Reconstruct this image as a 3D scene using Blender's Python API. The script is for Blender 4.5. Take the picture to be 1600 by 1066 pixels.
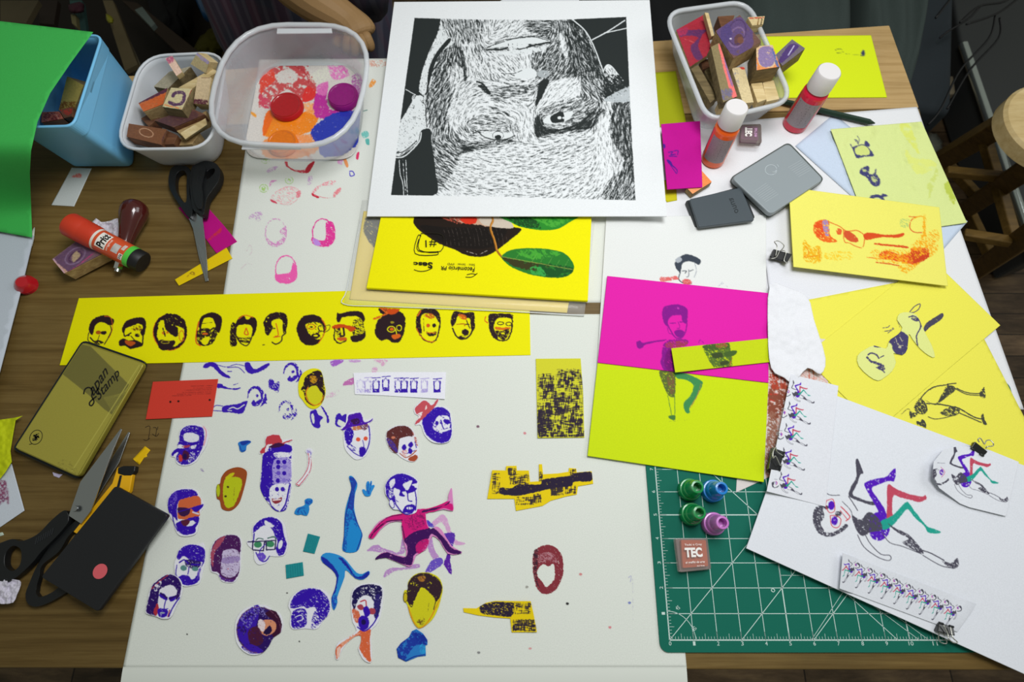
import bpy, bmesh, math, random
import numpy as np
from mathutils import Vector, Matrix
from mathutils.geometry import delaunay_2d_cdt, tessellate_polygon
for o in list(bpy.data.objects): bpy.data.objects.remove(o)
C = bpy.context.scene.collection
TZ = 0.75                                   # height of the table top
# ---------------------------------------------------------------- camera
F = 900.0; TH = math.radians(70.0); H = 0.6833
cam_d = bpy.data.cameras.new('camera'); cam = bpy.data.objects.new('camera', cam_d); C.objects.link(cam)
cam.location = (0, 0, TZ + H); cam.rotation_euler = (math.radians(20.0), 0, 0)
cam_d.sensor_width = 36; cam_d.lens = 36 * F / 1600; cam_d.clip_start = 0.02; cam_d.clip_end = 30
cam_d.dof.use_dof = True; cam_d.dof.focus_distance = 0.71; cam_d.dof.aperture_fstop = 6.0
bpy.context.scene.camera = cam
# ---------------------------------------------------------------- world, lamps, exposure
sc = bpy.context.scene
sc.view_settings.view_transform = 'Standard'; sc.view_settings.look = 'None'
sc.view_settings.exposure = 0.0; sc.view_settings.gamma = 1.0; sc.view_settings.use_curve_mapping = False
w = bpy.data.worlds.new('world'); sc.world = w; w.use_nodes = True
w.node_tree.nodes['Background'].inputs[0].default_value = (0.95, 1.0, 0.88, 1); w.node_tree.nodes['Background'].inputs[1].default_value = 0.215
def area(name, loc, aim, size, power, col):
    l = bpy.data.lights.new(name, 'AREA'); l.shape = 'RECTANGLE'; l.size, l.size_y = size; l.energy = power; l.color = col
    o = bpy.data.objects.new(name, l); C.objects.link(o); o.location = loc
    o.rotation_euler = (Vector(aim) - Vector(loc)).to_track_quat('-Z', 'Y').to_euler(); return o
area('falloff_light', (0.22, 0.46, 1.85), (0.20, 0.42, 0.75), (0.5, 0.42), 10.6, (0.985, 0.99, 1.0))  # unseen light added low over the table, so brightness falls off towards the corners
area('window_daylight', (1.9, 1.0, 2.3), (0.1, 0.2, 0.75), (1.2, 1.0), 12, (0.97, 0.985, 1.0))
# ---------------------------------------------------------------- geometry of the view: pixel of the photo -> point at height h over the table
fwv = np.array([0, math.cos(TH), -math.sin(TH)]); upv = np.array([0, math.sin(TH), math.cos(TH)])
def P(x, y, h=0.0):
    x = np.asarray(x, float); y = np.asarray(y, float); h = np.asarray(h, float)
    dx = (x - 800) / F; u = (533 - y) / F
    dy = u * upv[1] + fwv[1]; dz = u * upv[2] + fwv[2]
    t = (H - h) / -dz
    return np.stack(np.broadcast_arrays(dx * t, dy * t, TZ + h), -1)
def V(x, y, h=0.0): return Vector(P(x, y, h))
def proj(p):
    d = np.asarray(p, float) - [0, 0, TZ + H]; Z = d @ fwv
    return 800 + F * d[..., 0] / Z, 533 - F * (d @ upv) / Z
# ---------------------------------------------------------------- materials
M = {}
def lin(c):
    if isinstance(c, str):
        c = [int(c[i:i + 2], 16) / 255 for i in (0, 2, 4)]
    c = np.asarray(c, float); return np.where(c <= .04045, c / 12.92, ((c + .055) / 1.055) ** 2.4)
def nt(name):
    m = bpy.data.materials.new(name); m.use_nodes = True; n = m.node_tree
    return m, n, n.nodes['Principled BSDF']
def mat(col, rough=.5, metal=0., name=None, trans=0., bump=0., bscale=300., var=0., alpha=1., coat=0., ior=1.45):
    key = (col, rough, metal, trans, bump, bscale, var, alpha, coat)
    if key in M: return M[key]
    m, n, b = nt(name or 'paint_' + col)
    c = tuple(lin(col)) + (1,)
    b.inputs['Base Color'].default_value = c; b.inputs['Roughness'].default_value = rough; b.inputs['Metallic'].default_value = metal
    b.inputs['Transmission Weight'].default_value = trans; b.inputs['Alpha'].default_value = alpha; b.inputs['Coat Weight'].default_value = coat
    b.inputs['IOR'].default_value = ior
    if rough > .5 and not metal: b.inputs['Specular IOR Level'].default_value = .2
    tc = n.nodes.new('ShaderNodeTexCoord'); nz = n.nodes.new('ShaderNodeTexNoise'); nz.inputs['Scale'].default_value = bscale; nz.inputs['Detail'].default_value = 4
    n.links.new(tc.outputs['Object'], nz.inputs['Vector'])
    mx = n.nodes.new('ShaderNodeMix'); mx.data_type = 'RGBA'; mx.blend_type = 'MULTIPLY'; mx.inputs[0].default_value = var
    mx.inputs[6].default_value = c; n.links.new(nz.outputs['Fac'], mx.inputs[7]); n.links.new(mx.outputs[2], b.inputs['Base Color'])
    if bump:
        bp = n.nodes.new('ShaderNodeBump'); bp.inputs['Strength'].default_value = bump; bp.inputs['Distance'].default_value = .001
        n.links.new(nz.outputs['Fac'], bp.inputs['Height']); n.links.new(bp.outputs[0], b.inputs['Normal'])
    M[key] = m; return m
def ink_mat(name, rough=.6, bump=.0, bscale=900., grain=0.04, coat=0.):
    """paper or any surface whose print is stored per vertex; the noise is paper grain"""
    if name in M: return M[name]
    m, n, b = nt(name)
    at = n.nodes.new('ShaderNodeAttribute'); at.attribute_name = 'ink'
    tc = n.nodes.new('ShaderNodeTexCoord'); nz = n.nodes.new('ShaderNodeTexNoise'); nz.inputs['Scale'].default_value = bscale; nz.inputs['Detail'].default_value = 3
    n.links.new(tc.outputs['Object'], nz.inputs['Vector'])
    mr = n.nodes.new('ShaderNodeMapRange'); mr.inputs[3].default_value = 1 - grain; mr.inputs[4].default_value = 1 + grain; mr.inputs[1].default_value = .3; mr.inputs[2].default_value = .7
    n.links.new(nz.outputs['Fac'], mr.inputs[0])
    mx = n.nodes.new('ShaderNodeVectorMath'); mx.operation = 'SCALE'; n.links.new(at.outputs['Color'], mx.inputs[0]); n.links.new(mr.outputs[0], mx.inputs[3])
    n.links.new(mx.outputs[0], b.inputs['Base Color']); b.inputs['Roughness'].default_value = rough; b.inputs['Coat Weight'].default_value = coat
    b.inputs['Specular IOR Level'].default_value = .12 if rough > .55 else .4
    if bump:
        bp = n.nodes.new('ShaderNodeBump'); bp.inputs['Strength'].default_value = bump; bp.inputs['Distance'].default_value = .001
        n.links.new(nz.outputs['Fac'], bp.inputs['Height']); n.links.new(bp.outputs[0], b.inputs['Normal'])
    M[name] = m; return m
def wood_mat(name, cols, scale=(2.2, 22, 22), rough=.55, stain=0., bump=.1, planks=0):
    if name in M: return M[name]
    m, n, b = nt(name)
    tc = n.nodes.new('ShaderNodeTexCoord'); mp = n.nodes.new('ShaderNodeMapping'); mp.inputs['Scale'].default_value = scale
    n.links.new(tc.outputs['Object'], mp.inputs[0])
    nz = n.nodes.new('ShaderNodeTexNoise'); nz.inputs['Scale'].default_value = 3.; nz.inputs['Detail'].default_value = 9; nz.inputs['Roughness'].default_value = .68; nz.inputs['Distortion'].default_value = .35
    n.links.new(mp.outputs[0], nz.inputs['Vector'])
    cr = n.nodes.new('ShaderNodeValToRGB'); e = cr.color_ramp.elements
    for i, c in enumerate(cols):
        pos = .3 + .4 * i / (len(cols) - 1)
        if i < 2: e[i].position = pos; el = e[i]
        else: el = e.new(pos)
        el.color = tuple(lin(c)) + (1,)
    n.links.new(nz.outputs['Fac'], cr.inputs[0]); out = cr.outputs[0]
    if stain:
        n2 = n.nodes.new('ShaderNodeTexNoise'); n2.inputs['Scale'].default_value = 7; n2.inputs['Detail'].default_value = 5
        n.links.new(tc.outputs['Object'], n2.inputs['Vector'])
        mr = n.nodes.new('ShaderNodeMapRange'); mr.inputs[1].default_value = .35; mr.inputs[2].default_value = .7; mr.inputs[3].default_value = 1 - stain; mr.inputs[4].default_value = 1.1
        n.links.new(n2.outputs['Fac'], mr.inputs[0])
        vm = n.nodes.new('ShaderNodeVectorMath'); vm.operation = 'SCALE'; n.links.new(out, vm.inputs[0]); n.links.new(mr.outputs[0], vm.inputs[3]); out = vm.outputs[0]
    if planks:
        br = n.nodes.new('ShaderNodeTexBrick'); br.inputs['Scale'].default_value = planks; br.inputs['Mortar Size'].default_value = .008
        br.inputs['Color1'].default_value = (1, 1, 1, 1); br.inputs['Color2'].default_value = (.45, .45, .45, 1); br.inputs['Mortar'].default_value = (.08, .08, .08, 1)
        br.inputs['Brick Width'].default_value = 1.6; br.inputs['Row Height'].default_value = .3
        n.links.new(tc.outputs['Object'], br.inputs['Vector'])
        vm = n.nodes.new('ShaderNodeVectorMath'); vm.operation = 'MULTIPLY'; n.links.new(out, vm.inputs[0]); n.links.new(br.outputs[0], vm.inputs[1]); out = vm.outputs[0]
    n.links.new(out, b.inputs['Base Color']); b.inputs['Roughness'].default_value = rough; b.inputs['Specular IOR Level'].default_value = .22
    bp = n.nodes.new('ShaderNodeBump'); bp.inputs['Strength'].default_value = bump; bp.inputs['Distance'].default_value = .001
    n.links.new(nz.outputs['Fac'], bp.inputs['Height']); n.links.new(bp.outputs[0], b.inputs['Normal'])
    M[name] = m; return m
# ---------------------------------------------------------------- objects
def tag(o, label=None, cat=None, group=None, kind=None):
    if label: o['label'] = label
    if cat: o['category'] = cat
    if group: o['group'] = group
    if kind: o['kind'] = kind
    return o
def thing(name, label, cat, loc=(0, 0, TZ), group=None):
    o = bpy.data.objects.new(name, None); C.objects.link(o); o.location = loc; o.empty_display_size = .01
    return tag(o, label, cat, group)
def link(name, me, m, parent=None, smooth=False):
    o = bpy.data.objects.new(name, me); C.objects.link(o)
    if m is not None: me.materials.append(m)
    if smooth: me.polygons.foreach_set('use_smooth', [True] * len(me.polygons))
    if parent is not None:
        o.parent = parent
        top = parent; off = Vector((0, 0, 0))
        while top is not None: off += top.location; top = top.parent
        o.matrix_parent_inverse = Matrix.Identity(4)
        o.location = -off
    return o
def setorig(o, loc):
    """move the origin of a one-mesh thing onto the thing"""
    loc = Vector(loc); o.data.transform(Matrix.Translation(-loc)); o.location = loc; return o
def from_bm(name, bm, m, parent=None, smooth=False, bevel=0):
    bmesh.ops.recalc_face_normals(bm, faces=bm.faces)
    me = bpy.data.meshes.new(name); bm.to_mesh(me); bm.free()
    o = link(name, me, m, parent, smooth)
    if bevel:
        b = o.modifiers.new('bevel', 'BEVEL'); b.width = bevel; b.segments = 3; b.limit_method = 'ANGLE'; b.angle_limit = math.radians(35)
        for p in me.polygons: p.use_smooth = True
        o.modifiers.new('wn', 'WEIGHTED_NORMAL')
    return o
def set_ink(me, cols):
    a = me.color_attributes.new('ink', 'FLOAT_COLOR', 'POINT')
    c = np.ones((len(me.vertices), 4), np.float32); c[:, :3] = cols
    a.data.foreach_set('color', c.ravel())
def mesh_np(name, co, faces_quads=None, tris=None):
    me = bpy.data.meshes.new(name); fs = []
    nf = 0; loops = []; starts = []; tot = []
    for arr in (faces_quads, tris):
        if arr is None or len(arr) == 0: continue
        arr = np.asarray(arr, np.int32); k = arr.shape[1]
        starts.append(np.arange(len(arr)) * k + (sum(len(l) for l in loops))); loops.append(arr.ravel()); tot.append(np.full(len(arr), k)); nf += len(arr)
    L = np.concatenate(loops).astype(np.int32)
    me.vertices.add(len(co)); me.vertices.foreach_set('co', np.asarray(co, np.float32).ravel())
    me.loops.add(len(L)); me.loops.foreach_set('vertex_index', L)
    me.polygons.add(nf); me.polygons.foreach_set('loop_start', np.concatenate(starts).astype(np.int32))
    try: me.polygons.foreach_set('loop_total', np.concatenate(tot).astype(np.int32))
    except Exception: pass
    me.update(calc_edges=True); me.validate(); return me
# ---------------------------------------------------------------- drawn prints: a small raster painter working in the coordinates of the photo
rng = np.random.default_rng(7)
_N = rng.random((256, 256)).astype(np.float32)
def vnoise(x, y, s):
    x = x / s + 57.3; y = y / s + 31.7
    xi = np.floor(x).astype(int); yi = np.floor(y).astype(int); fx = x - xi; fy = y - yi
    fx = fx * fx * (3 - 2 * fx); fy = fy * fy * (3 - 2 * fy)
    g = lambda a, b: _N[b % 256, a % 256]
    return (g(xi, yi) * (1 - fx) + g(xi + 1, yi) * fx) * (1 - fy) + (g(xi, yi + 1) * (1 - fx) + g(xi + 1, yi + 1) * fx) * fy
def fnoise(x, y, s): return .5 * vnoise(x, y, s) + .3 * vnoise(x + 91, y - 13, s * .5) + .2 * vnoise(x - 41, y + 77, s * .25)
def smooth_poly(p, n=5, closed=True):
    p = np.asarray(p, float); m = len(p)
    if closed: idx = lambda i: p[i % m]
    else: idx = lambda i: p[min(max(i, 0), m - 1)]
    out = []
    for i in range(m if closed else m - 1):
        a, b, c, d = idx(i - 1), idx(i), idx(i + 1), idx(i + 2)
        for t in np.arange(n) / n:
            out.append(.5 * ((2 * b) + (c - a) * t + (2 * a - 5 * b + 4 * c - d) * t * t + (3 * b - a - 3 * c + d) * t ** 3))
    if not closed: out.append(p[-1])
    return np.array(out)
def pts(s):
    if isinstance(s, str): v = [float(t) for t in s.replace(',', ' ').split()]; return np.array(v).reshape(-1, 2)
    return np.asarray(s, float).reshape(-1, 2)
class Art:
    def __init__(s, x0, y0, x1, y1, col, ss=1.6):
        s.b = (x0, y0, x1, y1); s.ss = ss
        s.w = int((x1 - x0) * ss) + 2; s.h = int((y1 - y0) * ss) + 2
        yy, xx = np.mgrid[0:s.h, 0:s.w]; s.X = x0 + xx / ss; s.Y = y0 + yy / ss
        s.im = np.empty((s.h, s.w, 3)); s.im[:] = s.c(col); s.cov = np.zeros((s.h, s.w)); s.z(0, 0, 1)
    def c(s, c): return np.array([int(c[i:i + 2], 16) / 255 for i in (0, 2, 4)]) if isinstance(c, str) else np.array(c, float)
    def z(s, ox, oy, k): s.o = (ox, oy, k); return s
    def t(s, p): p = pts(p); return np.stack([s.o[0] + p[:, 0] * s.o[2], s.o[1] + p[:, 1] * s.o[2]], 1)
    def win(s, p, pad):
        i0 = max(int((p[:, 0].min() - pad - s.b[0]) * s.ss), 0); i1 = min(int((p[:, 0].max() + pad - s.b[0]) * s.ss) + 2, s.w)
        j0 = max(int((p[:, 1].min() - pad - s.b[1]) * s.ss), 0); j1 = min(int((p[:, 1].max() + pad - s.b[1]) * s.ss) + 2, s.h)
        return (slice(j0, max(j1, j0)), slice(i0, max(i1, i0)))
    def put(s, sl, a, col, sp, al, sps):
        if sp is not None:
            if getattr(s, 'weave', 0): n = .38 * vnoise(s.X[sl], s.Y[sl] * .16, .9) + .38 * vnoise(s.X[sl] * .16 + 40, s.Y[sl], .9) + .24 * vnoise(s.X[sl], s.Y[sl], 7.)
            else: u_ = s.X[sl] * .8 + s.Y[sl] * .6; v_ = s.Y[sl] * .8 - s.X[sl] * .6; n = .55 * vnoise(u_ * .55, v_ * 1.25, sps) + .45 * vnoise(s.X[sl] + 7, s.Y[sl] * 1.2, sps * .5)
            sp = .5 + (sp - .5) * .78
            a = a * np.clip((sp - n) * 7 + .5, 0, 1)
        a = (a * al)[..., None]; s.im[sl] = s.im[sl] * (1 - a) + s.c(col) * a; s.cov[sl] = np.maximum(s.cov[sl], a[..., 0])
    def warp(s, sl, r):
        X = s.X[sl]; Y = s.Y[sl]
        if r: X = X + (fnoise(X, Y, 2.6) - .5) * r * 2.6; Y = Y + (fnoise(Y + 50, X, 2.6) - .5) * r * 2.6
        return X, Y
    def p(s, P_, col, r=.7, sp=None, al=1., sm=1, sps=1.6, raw=False):
        q = pts(P_) if raw else s.t(P_)
        if sm: q = smooth_poly(q, 4)
        sl = s.win(q, 2 + r)
        X, Y = s.warp(sl, r)
        if X.size == 0: return s
        ins = np.zeros(X.shape, bool); d = np.full(X.shape, 1e9)
        for (ax, ay), (bx, by) in zip(q, np.roll(q, -1, 0)):
            vx, vy = bx - ax, by - ay; L = vx * vx + vy * vy + 1e-9
            c = ((ay > Y) != (by > Y)) & (X < vx * (Y - ay) / (vy if abs(vy) > 1e-9 else 1e-9) + ax); ins ^= c
            t = np.clip(((X - ax) * vx + (Y - ay) * vy) / L, 0, 1); d = np.minimum(d, (X - ax - t * vx) ** 2 + (Y - ay - t * vy) ** 2)
        d = np.sqrt(d); sd = np.where(ins, -d, d)
        s.put(sl, np.clip(.5 - sd * s.ss, 0, 1), col, sp, al, sps); return s
    def l(s, P_, wd, col, r=.3, sp=None, al=1., sm=1, sps=2.2, taper=0):
        q = s.t(P_)
        if sm and len(q) > 2: q = smooth_poly(q, 4, False)
        sl = s.win(q, wd + 2); X, Y = s.warp(sl, r)
        if X.size == 0: return s
        d = np.full(X.shape, 1e9); n = len(q) - 1
        for i, ((ax, ay), (bx, by)) in enumerate(zip(q[:-1], q[1:])):
            vx, vy = bx - ax, by - ay; L = vx * vx + vy * vy + 1e-9
            t = np.clip(((X - ax) * vx + (Y - ay) * vy) / L, 0, 1)
            w_ = wd / 2 * (1 - taper * (i + t) / n)
            d = np.minimum(d, np.sqrt((X - ax - t * vx) ** 2 + (Y - ay - t * vy) ** 2) - w_)
        s.put(sl, np.clip(.5 - d * s.ss, 0, 1), col, sp, al, sps); return s
    def e(s, cx, cy, rx, ry, col, rot=0, r=.4, sp=None, al=1., ring=0, sps=2.2):
        a = np.linspace(0, 2 * np.pi, 25)[:-1]; ca, sa = math.cos(math.radians(rot)), math.sin(math.radians(rot))
        x = rx * np.cos(a); y = ry * np.sin(a); q = np.stack([cx + x * ca - y * sa, cy + x * sa + y * ca], 1)
        if ring: q = np.vstack([q, q[:1]]); return s.l(q, ring, col, r, sp, al, 0, sps)
        return s.p(q, col, r, sp, al, 0, sps)
    def at(s, x, y):
        u = np.clip((np.asarray(x) - s.b[0]) * s.ss, 0, s.w - 1.001); v = np.clip((np.asarray(y) - s.b[1]) * s.ss, 0, s.h - 1.001)
        i = u.astype(int); j = v.astype(int); fu = (u - i)[..., None]; fv = (v - j)[..., None]; im = lin(s.im) if not hasattr(s, 'li') else s.li
        s.li = im
        return (im[j, i] * (1 - fu) + im[j, i + 1] * fu) * (1 - fv) + (im[j + 1, i] * (1 - fu) + im[j + 1, i + 1] * fu) * fv
# ---------------------------------------------------------------- sheets of paper
PAPER = ink_mat('printed_paper', .7, .05, 700.)
def grid_sheet(name, quad, z, art=None, col='ffffff', step=1.0, thick=.0004, zf=None, m=None, parent=None):
    """a rectangular sheet: four corners (tl,tr,br,bl) given by where they show, flat at height z, optional bend zf(u,v)->extra height"""
    q = P(*np.array(pts(quad)).T, z); Lu = max(np.linalg.norm(pts(quad)[1] - pts(quad)[0]), np.linalg.norm(pts(quad)[2] - pts(quad)[3]))
    Lv = max(np.linalg.norm(pts(quad)[3] - pts(quad)[0]), np.linalg.norm(pts(quad)[2] - pts(quad)[1]))
    nu = max(int(Lu / step), 2); nv = max(int(Lv / step), 2)
    v, u = np.mgrid[0:nv + 1, 0:nu + 1]; u = u / nu; v = v / nv
    w3 = ((q[0] * (1 - u)[..., None] + q[1] * u[..., None]) * (1 - v)[..., None] + (q[3] * (1 - u)[..., None] + q[2] * u[..., None]) * v[..., None])
    px, py = proj(w3)
    if zf is not None:
        hz = z + zf(u, v); w3 = P(px, py, hz)
    N = (nu + 1) * (nv + 1); idx = np.arange(N).reshape(nv + 1, nu + 1)
    quads = np.stack([idx[:-1, :-1], idx[1:, :-1], idx[1:, 1:], idx[:-1, 1:]], -1).reshape(-1, 4)
    bd = np.concatenate([idx[0, :-1], idx[:-1, -1], idx[-1, :0:-1], idx[:0:-1, 0]])
    co = w3.reshape(-1, 3); low = co[bd] - [0, 0, thick]; k = np.arange(len(bd)); k2 = (k + 1) % len(bd)
    skirt = np.stack([bd[k], bd[k2], N + k2, N + k], -1)
    if art is not None: cols = art.at(px, py).reshape(-1, 3)
    else: cols = np.tile(lin(col), (N, 1))
    allco = np.vstack([co, low]); allq = np.vstack([quads, skirt])
    me = mesh_np(name, allco, allq); base = lin(col)
    set_ink(me, np.vstack([cols, np.tile(base, (len(bd), 1))]))
    o = link(name, me, m or PAPER, parent)
    if parent is None: setorig(o, tuple(w3.reshape(-1, 3).mean(0)))
    return o
def cut_sheet(name, outline, z, art=None, col='ffffff', step=1.0, thick=.0004, zf=None, m=None, parent=None, sm=0, off=(0, 0, 1)):
    """a sheet cut along any outline"""
    q = pts(outline) * off[2] + np.array(off[:2])
    if sm: q = smooth_poly(q, sm)
    d = np.linalg.norm(np.diff(np.vstack([q, q[:1]]), axis=0), axis=1); bp = []
    for i in range(len(q)):
        n = max(int(d[i] / (step * 1.5)), 1); a, b = q[i], q[(i + 1) % len(q)]
        bp += [a + (b - a) * t / n for t in range(n)]
    bp = np.array(bp); x0, y0 = bp.min(0); x1, y1 = bp.max(0)
    gx, gy = np.meshgrid(np.arange(x0 + step / 2, x1, step), np.arange(y0 + step / 2, y1, step))
    ins = np.zeros(gx.shape, bool); dm = np.full(gx.shape, 1e9)
    for (ax, ay), (bx, by) in zip(bp, np.roll(bp, -1, 0)):
        vy = by - ay; ins ^= ((ay > gy) != (by > gy)) & (gx < (bx - ax) * (gy - ay) / (vy if abs(vy) > 1e-9 else 1e-9) + ax)
        dm = np.minimum(dm, (gx - ax) ** 2 + (gy - ay) ** 2)
    ok = ins & (dm > (step * .6) ** 2); inner = np.stack([gx[ok], gy[ok]], 1); nb = len(bp)
    allp = np.vstack([bp, inner])
    vv, ee, ff, *_ = delaunay_2d_cdt([Vector(p) for p in allp], [(i, (i + 1) % nb) for i in range(nb)], [], 1, 1e-5)
    vv = np.array([tuple(p) for p in vv]); tri = np.array([f for f in ff if len(f) == 3])
    ar = np.cross(vv[tri[:, 1]] - vv[tri[:, 0]], vv[tri[:, 2]] - vv[tri[:, 0]]); tri = np.where((ar > 0)[:, None], tri[:, ::-1], tri)
    hz = z if zf is None else z + zf(vv[:, 0], vv[:, 1])
    co = P(vv[:, 0], vv[:, 1], hz)
    ed = np.sort(np.concatenate([tri[:, [0, 1]], tri[:, [1, 2]], tri[:, [2, 0]]]), 1); un, ct = np.unique(ed, axis=0, return_counts=True); be = un[ct == 1]
    bv = np.unique(be); mp = {b: len(vv) + i for i, b in enumerate(bv)}
    low = co[bv] - [0, 0, thick]; sk = np.array([[a, b, mp[b], mp[a]] for a, b in be])
    cols = art.at(vv[:, 0], vv[:, 1]) if art is not None else np.tile(lin(col), (len(vv), 1))
    me = mesh_np(name, np.vstack([co, low]), sk, tri); set_ink(me, np.vstack([cols, np.tile(lin(col), (len(bv), 1))]))
    o = link(name, me, m or PAPER, parent)
    if parent is None: setorig(o, tuple(co.mean(0)))
    return o
def add_prints(o, art, z, thr=.02, step=None, box=None):
    """merge the inked cells of a drawing into sheet o, just above its surface (fine cells only where ink lies)"""
    st = 1; X = art.X[::st, ::st]; Y = art.Y[::st, ::st]; cov = art.cov[::st, ::st]
    h, w_ = X.shape; idx = np.arange(h * w_).reshape(h, w_)
    c = np.maximum.reduce([cov[:-1, :-1], cov[1:, :-1], cov[1:, 1:], cov[:-1, 1:]]) > thr
    q = np.stack([idx[:-1, :-1], idx[1:, :-1], idx[1:, 1:], idx[:-1, 1:]], -1)[c]
    if len(q) == 0: return
    used, inv = np.unique(q, return_inverse=True); q = inv.reshape(-1, 4)
    co = P(X.ravel()[used], Y.ravel()[used], z) - np.array(o.location); col = lin(art.im[::st, ::st]).reshape(-1, 3)[used]
    me = o.data; n0 = len(me.vertices); a = np.empty(n0 * 3, np.float32); me.vertices.foreach_get('co', a)
    ca = np.empty(n0 * 4, np.float32); me.color_attributes['ink'].data.foreach_get('color', ca)
    l = np.empty(len(me.loops), np.int32); me.loops.foreach_get('vertex_index', l)
    me2 = mesh_np(me.name, np.vstack([a.reshape(-1, 3), co]), np.vstack([l.reshape(-1, 4), q + n0]))
    set_ink(me2, np.vstack([ca.reshape(-1, 4)[:, :3], col])); me2.materials.append(me.materials[0]); o.data = me2
# ---------------------------------------------------------------- solids
def ngon_prism(bm, top, bot):
    a = [bm.verts.new(p) for p in top]; b = [bm.verts.new(p) for p in bot]; n = len(a)
    bm.faces.new(a); bm.faces.new(b[::-1])
    for i in range(n): bm.faces.new([a[i], b[i], b[(i + 1) % n], a[(i + 1) % n]])
def slab(name, quad, z, depth, m, parent=None, bevel=.001, zs=None, round_=0):
    q = pts(quad); zz = zs if zs is not None else [z] * len(q)
    top = [V(x, y, h) for (x, y), h in zip(q, zz)]
    n = (top[1] - top[0]).cross(top[-1] - top[0]).normalized()
    if n.z < 0: n = -n
    bm = bmesh.new(); ngon_prism(bm, top, [t - n * depth for t in top])
    return from_bm(name, bm, m, parent, bevel=bevel)
def frame_from(axis):
    a = Vector(axis).normalized(); r = Vector((0, 0, 1)) if abs(a.z) < .9 else Vector((0, 1, 0))
    x = r.cross(a).normalized(); y = a.cross(x); return x, y, a
def lathe(name, base, axis, prof, m, parent=None, seg=40, smooth=True, caps=True, colf=None, bm_only=False):
    """profile [(distance along axis, radius)] turned around the axis"""
    base = Vector(base); x, y, a = frame_from(axis); bm = bmesh.new(); rings = []
    for d, r in prof:
        if r <= 1e-6: rings.append([bm.verts.new(base + a * d)]); continue
        rings.append([bm.verts.new(base + a * d + (x * math.cos(2 * math.pi * i / seg) + y * math.sin(2 * math.pi * i / seg)) * r) for i in range(seg)])
    for p, q in zip(rings[:-1], rings[1:]):
        for i in range(seg):
            j = (i + 1) % seg
            if len(p) == 1 and len(q) == 1: continue
            if len(p) == 1: bm.faces.new([p[0], q[j], q[i]])
            elif len(q) == 1: bm.faces.new([p[i], p[j], q[0]])
            else: bm.faces.new([p[i], p[j], q[j], q[i]])
    if caps:
        for r_ in (rings[0], rings[-1]):
            if len(r_) > 2: bm.faces.new(r_)
    o = from_bm(name, bm, m, parent)
    if smooth:
        o.data.polygons.foreach_set('use_smooth', [True] * len(o.data.polygons))
        bm2 = bmesh.new(); bm2.from_mesh(o.data)
        for e in bm2.edges:
            if len(e.link_faces) == 2 and e.calc_face_angle(0) > math.radians(40): e.smooth = False
        bm2.to_mesh(o.data); bm2.free()
    return o
def tube(name, path, rad, m, parent=None, seg=10, sm=5, closed=False, flat=1., upd=None):
    """swept round or oval bar along 3-D points; rad one number or one per point"""
    p = np.array([tuple(v) for v in path], float); r = np.full(len(p), rad, float) if np.isscalar(rad) else np.array(rad, float)
    if sm: 
        p4 = smooth_poly(np.hstack([p, r[:, None]]), sm, closed); p = p4[:, :3]; r = np.abs(p4[:, 3])
    n = len(p); bm = bmesh.new(); rings = []; up = Vector(upd) if upd else Vector((0, 0, 1))
    for i in range(n):
        a = Vector(p[(i + 1) % n] if closed or i < n - 1 else p[i]) - Vector(p[i - 1] if closed or i > 0 else p[i])
        a.normalize(); s_ = a.cross(up)
        if s_.length < 1e-3: s_ = a.cross(Vector((0, 1, 0)))
        s_.normalize(); t = s_.cross(a)
        rings.append([bm.verts.new(Vector(p[i]) + (s_ * math.cos(2 * math.pi * k / seg) + t * math.sin(2 * math.pi * k / seg) * flat) * r[i]) for k in range(seg)])
    for i in range(n if closed else n - 1):
        a, b = rings[i], rings[(i + 1) % n]
        for k in range(seg): bm.faces.new([a[k], a[(k + 1) % seg], b[(k + 1) % seg], b[k]])
    if not closed: bm.faces.new(rings[0]); bm.faces.new(rings[-1][::-1])
    return from_bm(name, bm, m, parent, smooth=True)
def text_mesh(name, txt, fn, m, parent, size=1.0, bold=0., shear=0., thick=None):
    """letters cut flat; fn maps (x,y) in em units, x from 0 to the text width W, y 0..1, to a point"""
    cu = bpy.data.curves.new('t', 'FONT'); cu.body = txt; cu.size = 1; cu.offset = bold; cu.shear = shear; cu.resolution_u = 4
    ob = bpy.data.objects.new('t', cu); C.objects.link(ob); bpy.context.view_layer.update()
    me = bpy.data.meshes.new_from_object(ob.evaluated_get(bpy.context.evaluated_depsgraph_get()))
    bpy.data.objects.remove(ob); bpy.data.curves.remove(cu)
    n = len(me.vertices); co = np.empty(n * 3, np.float32); me.vertices.foreach_get('co', co); co = co.reshape(-1, 3)
    if n == 0: return None
    x0, x1 = co[:, 0].min(), co[:, 0].max(); y0, y1 = co[:, 1].min(), co[:, 1].max()
    u = (co[:, 0] - x0) / (x1 - x0); v = (co[:, 1] - y0) / (y1 - y0)
    if callable(fn): new = np.array([tuple(fn(a, b)) for a, b in zip(u, v)])
    me.vertices.foreach_set('co', new.astype(np.float32).ravel()); me.update(); me.name = name; me.materials.clear()
    return link(name, me, m, parent)
def quad_fn(quad, z):
    """bl, br, tr, tl of the text as they show"""
    q = P(*pts(quad).T, z)
    return lambda u, v: (q[0] * (1 - u) + q[1] * u) * (1 - v) + (q[3] * (1 - u) + q[2] * u) * v
# ================================================================ drawn prints and papers
K = '2b1a20'; PU = '3310a8'; YE = 'ece600'; OR = 'd8641c'; RD = 'c8452c'
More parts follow.
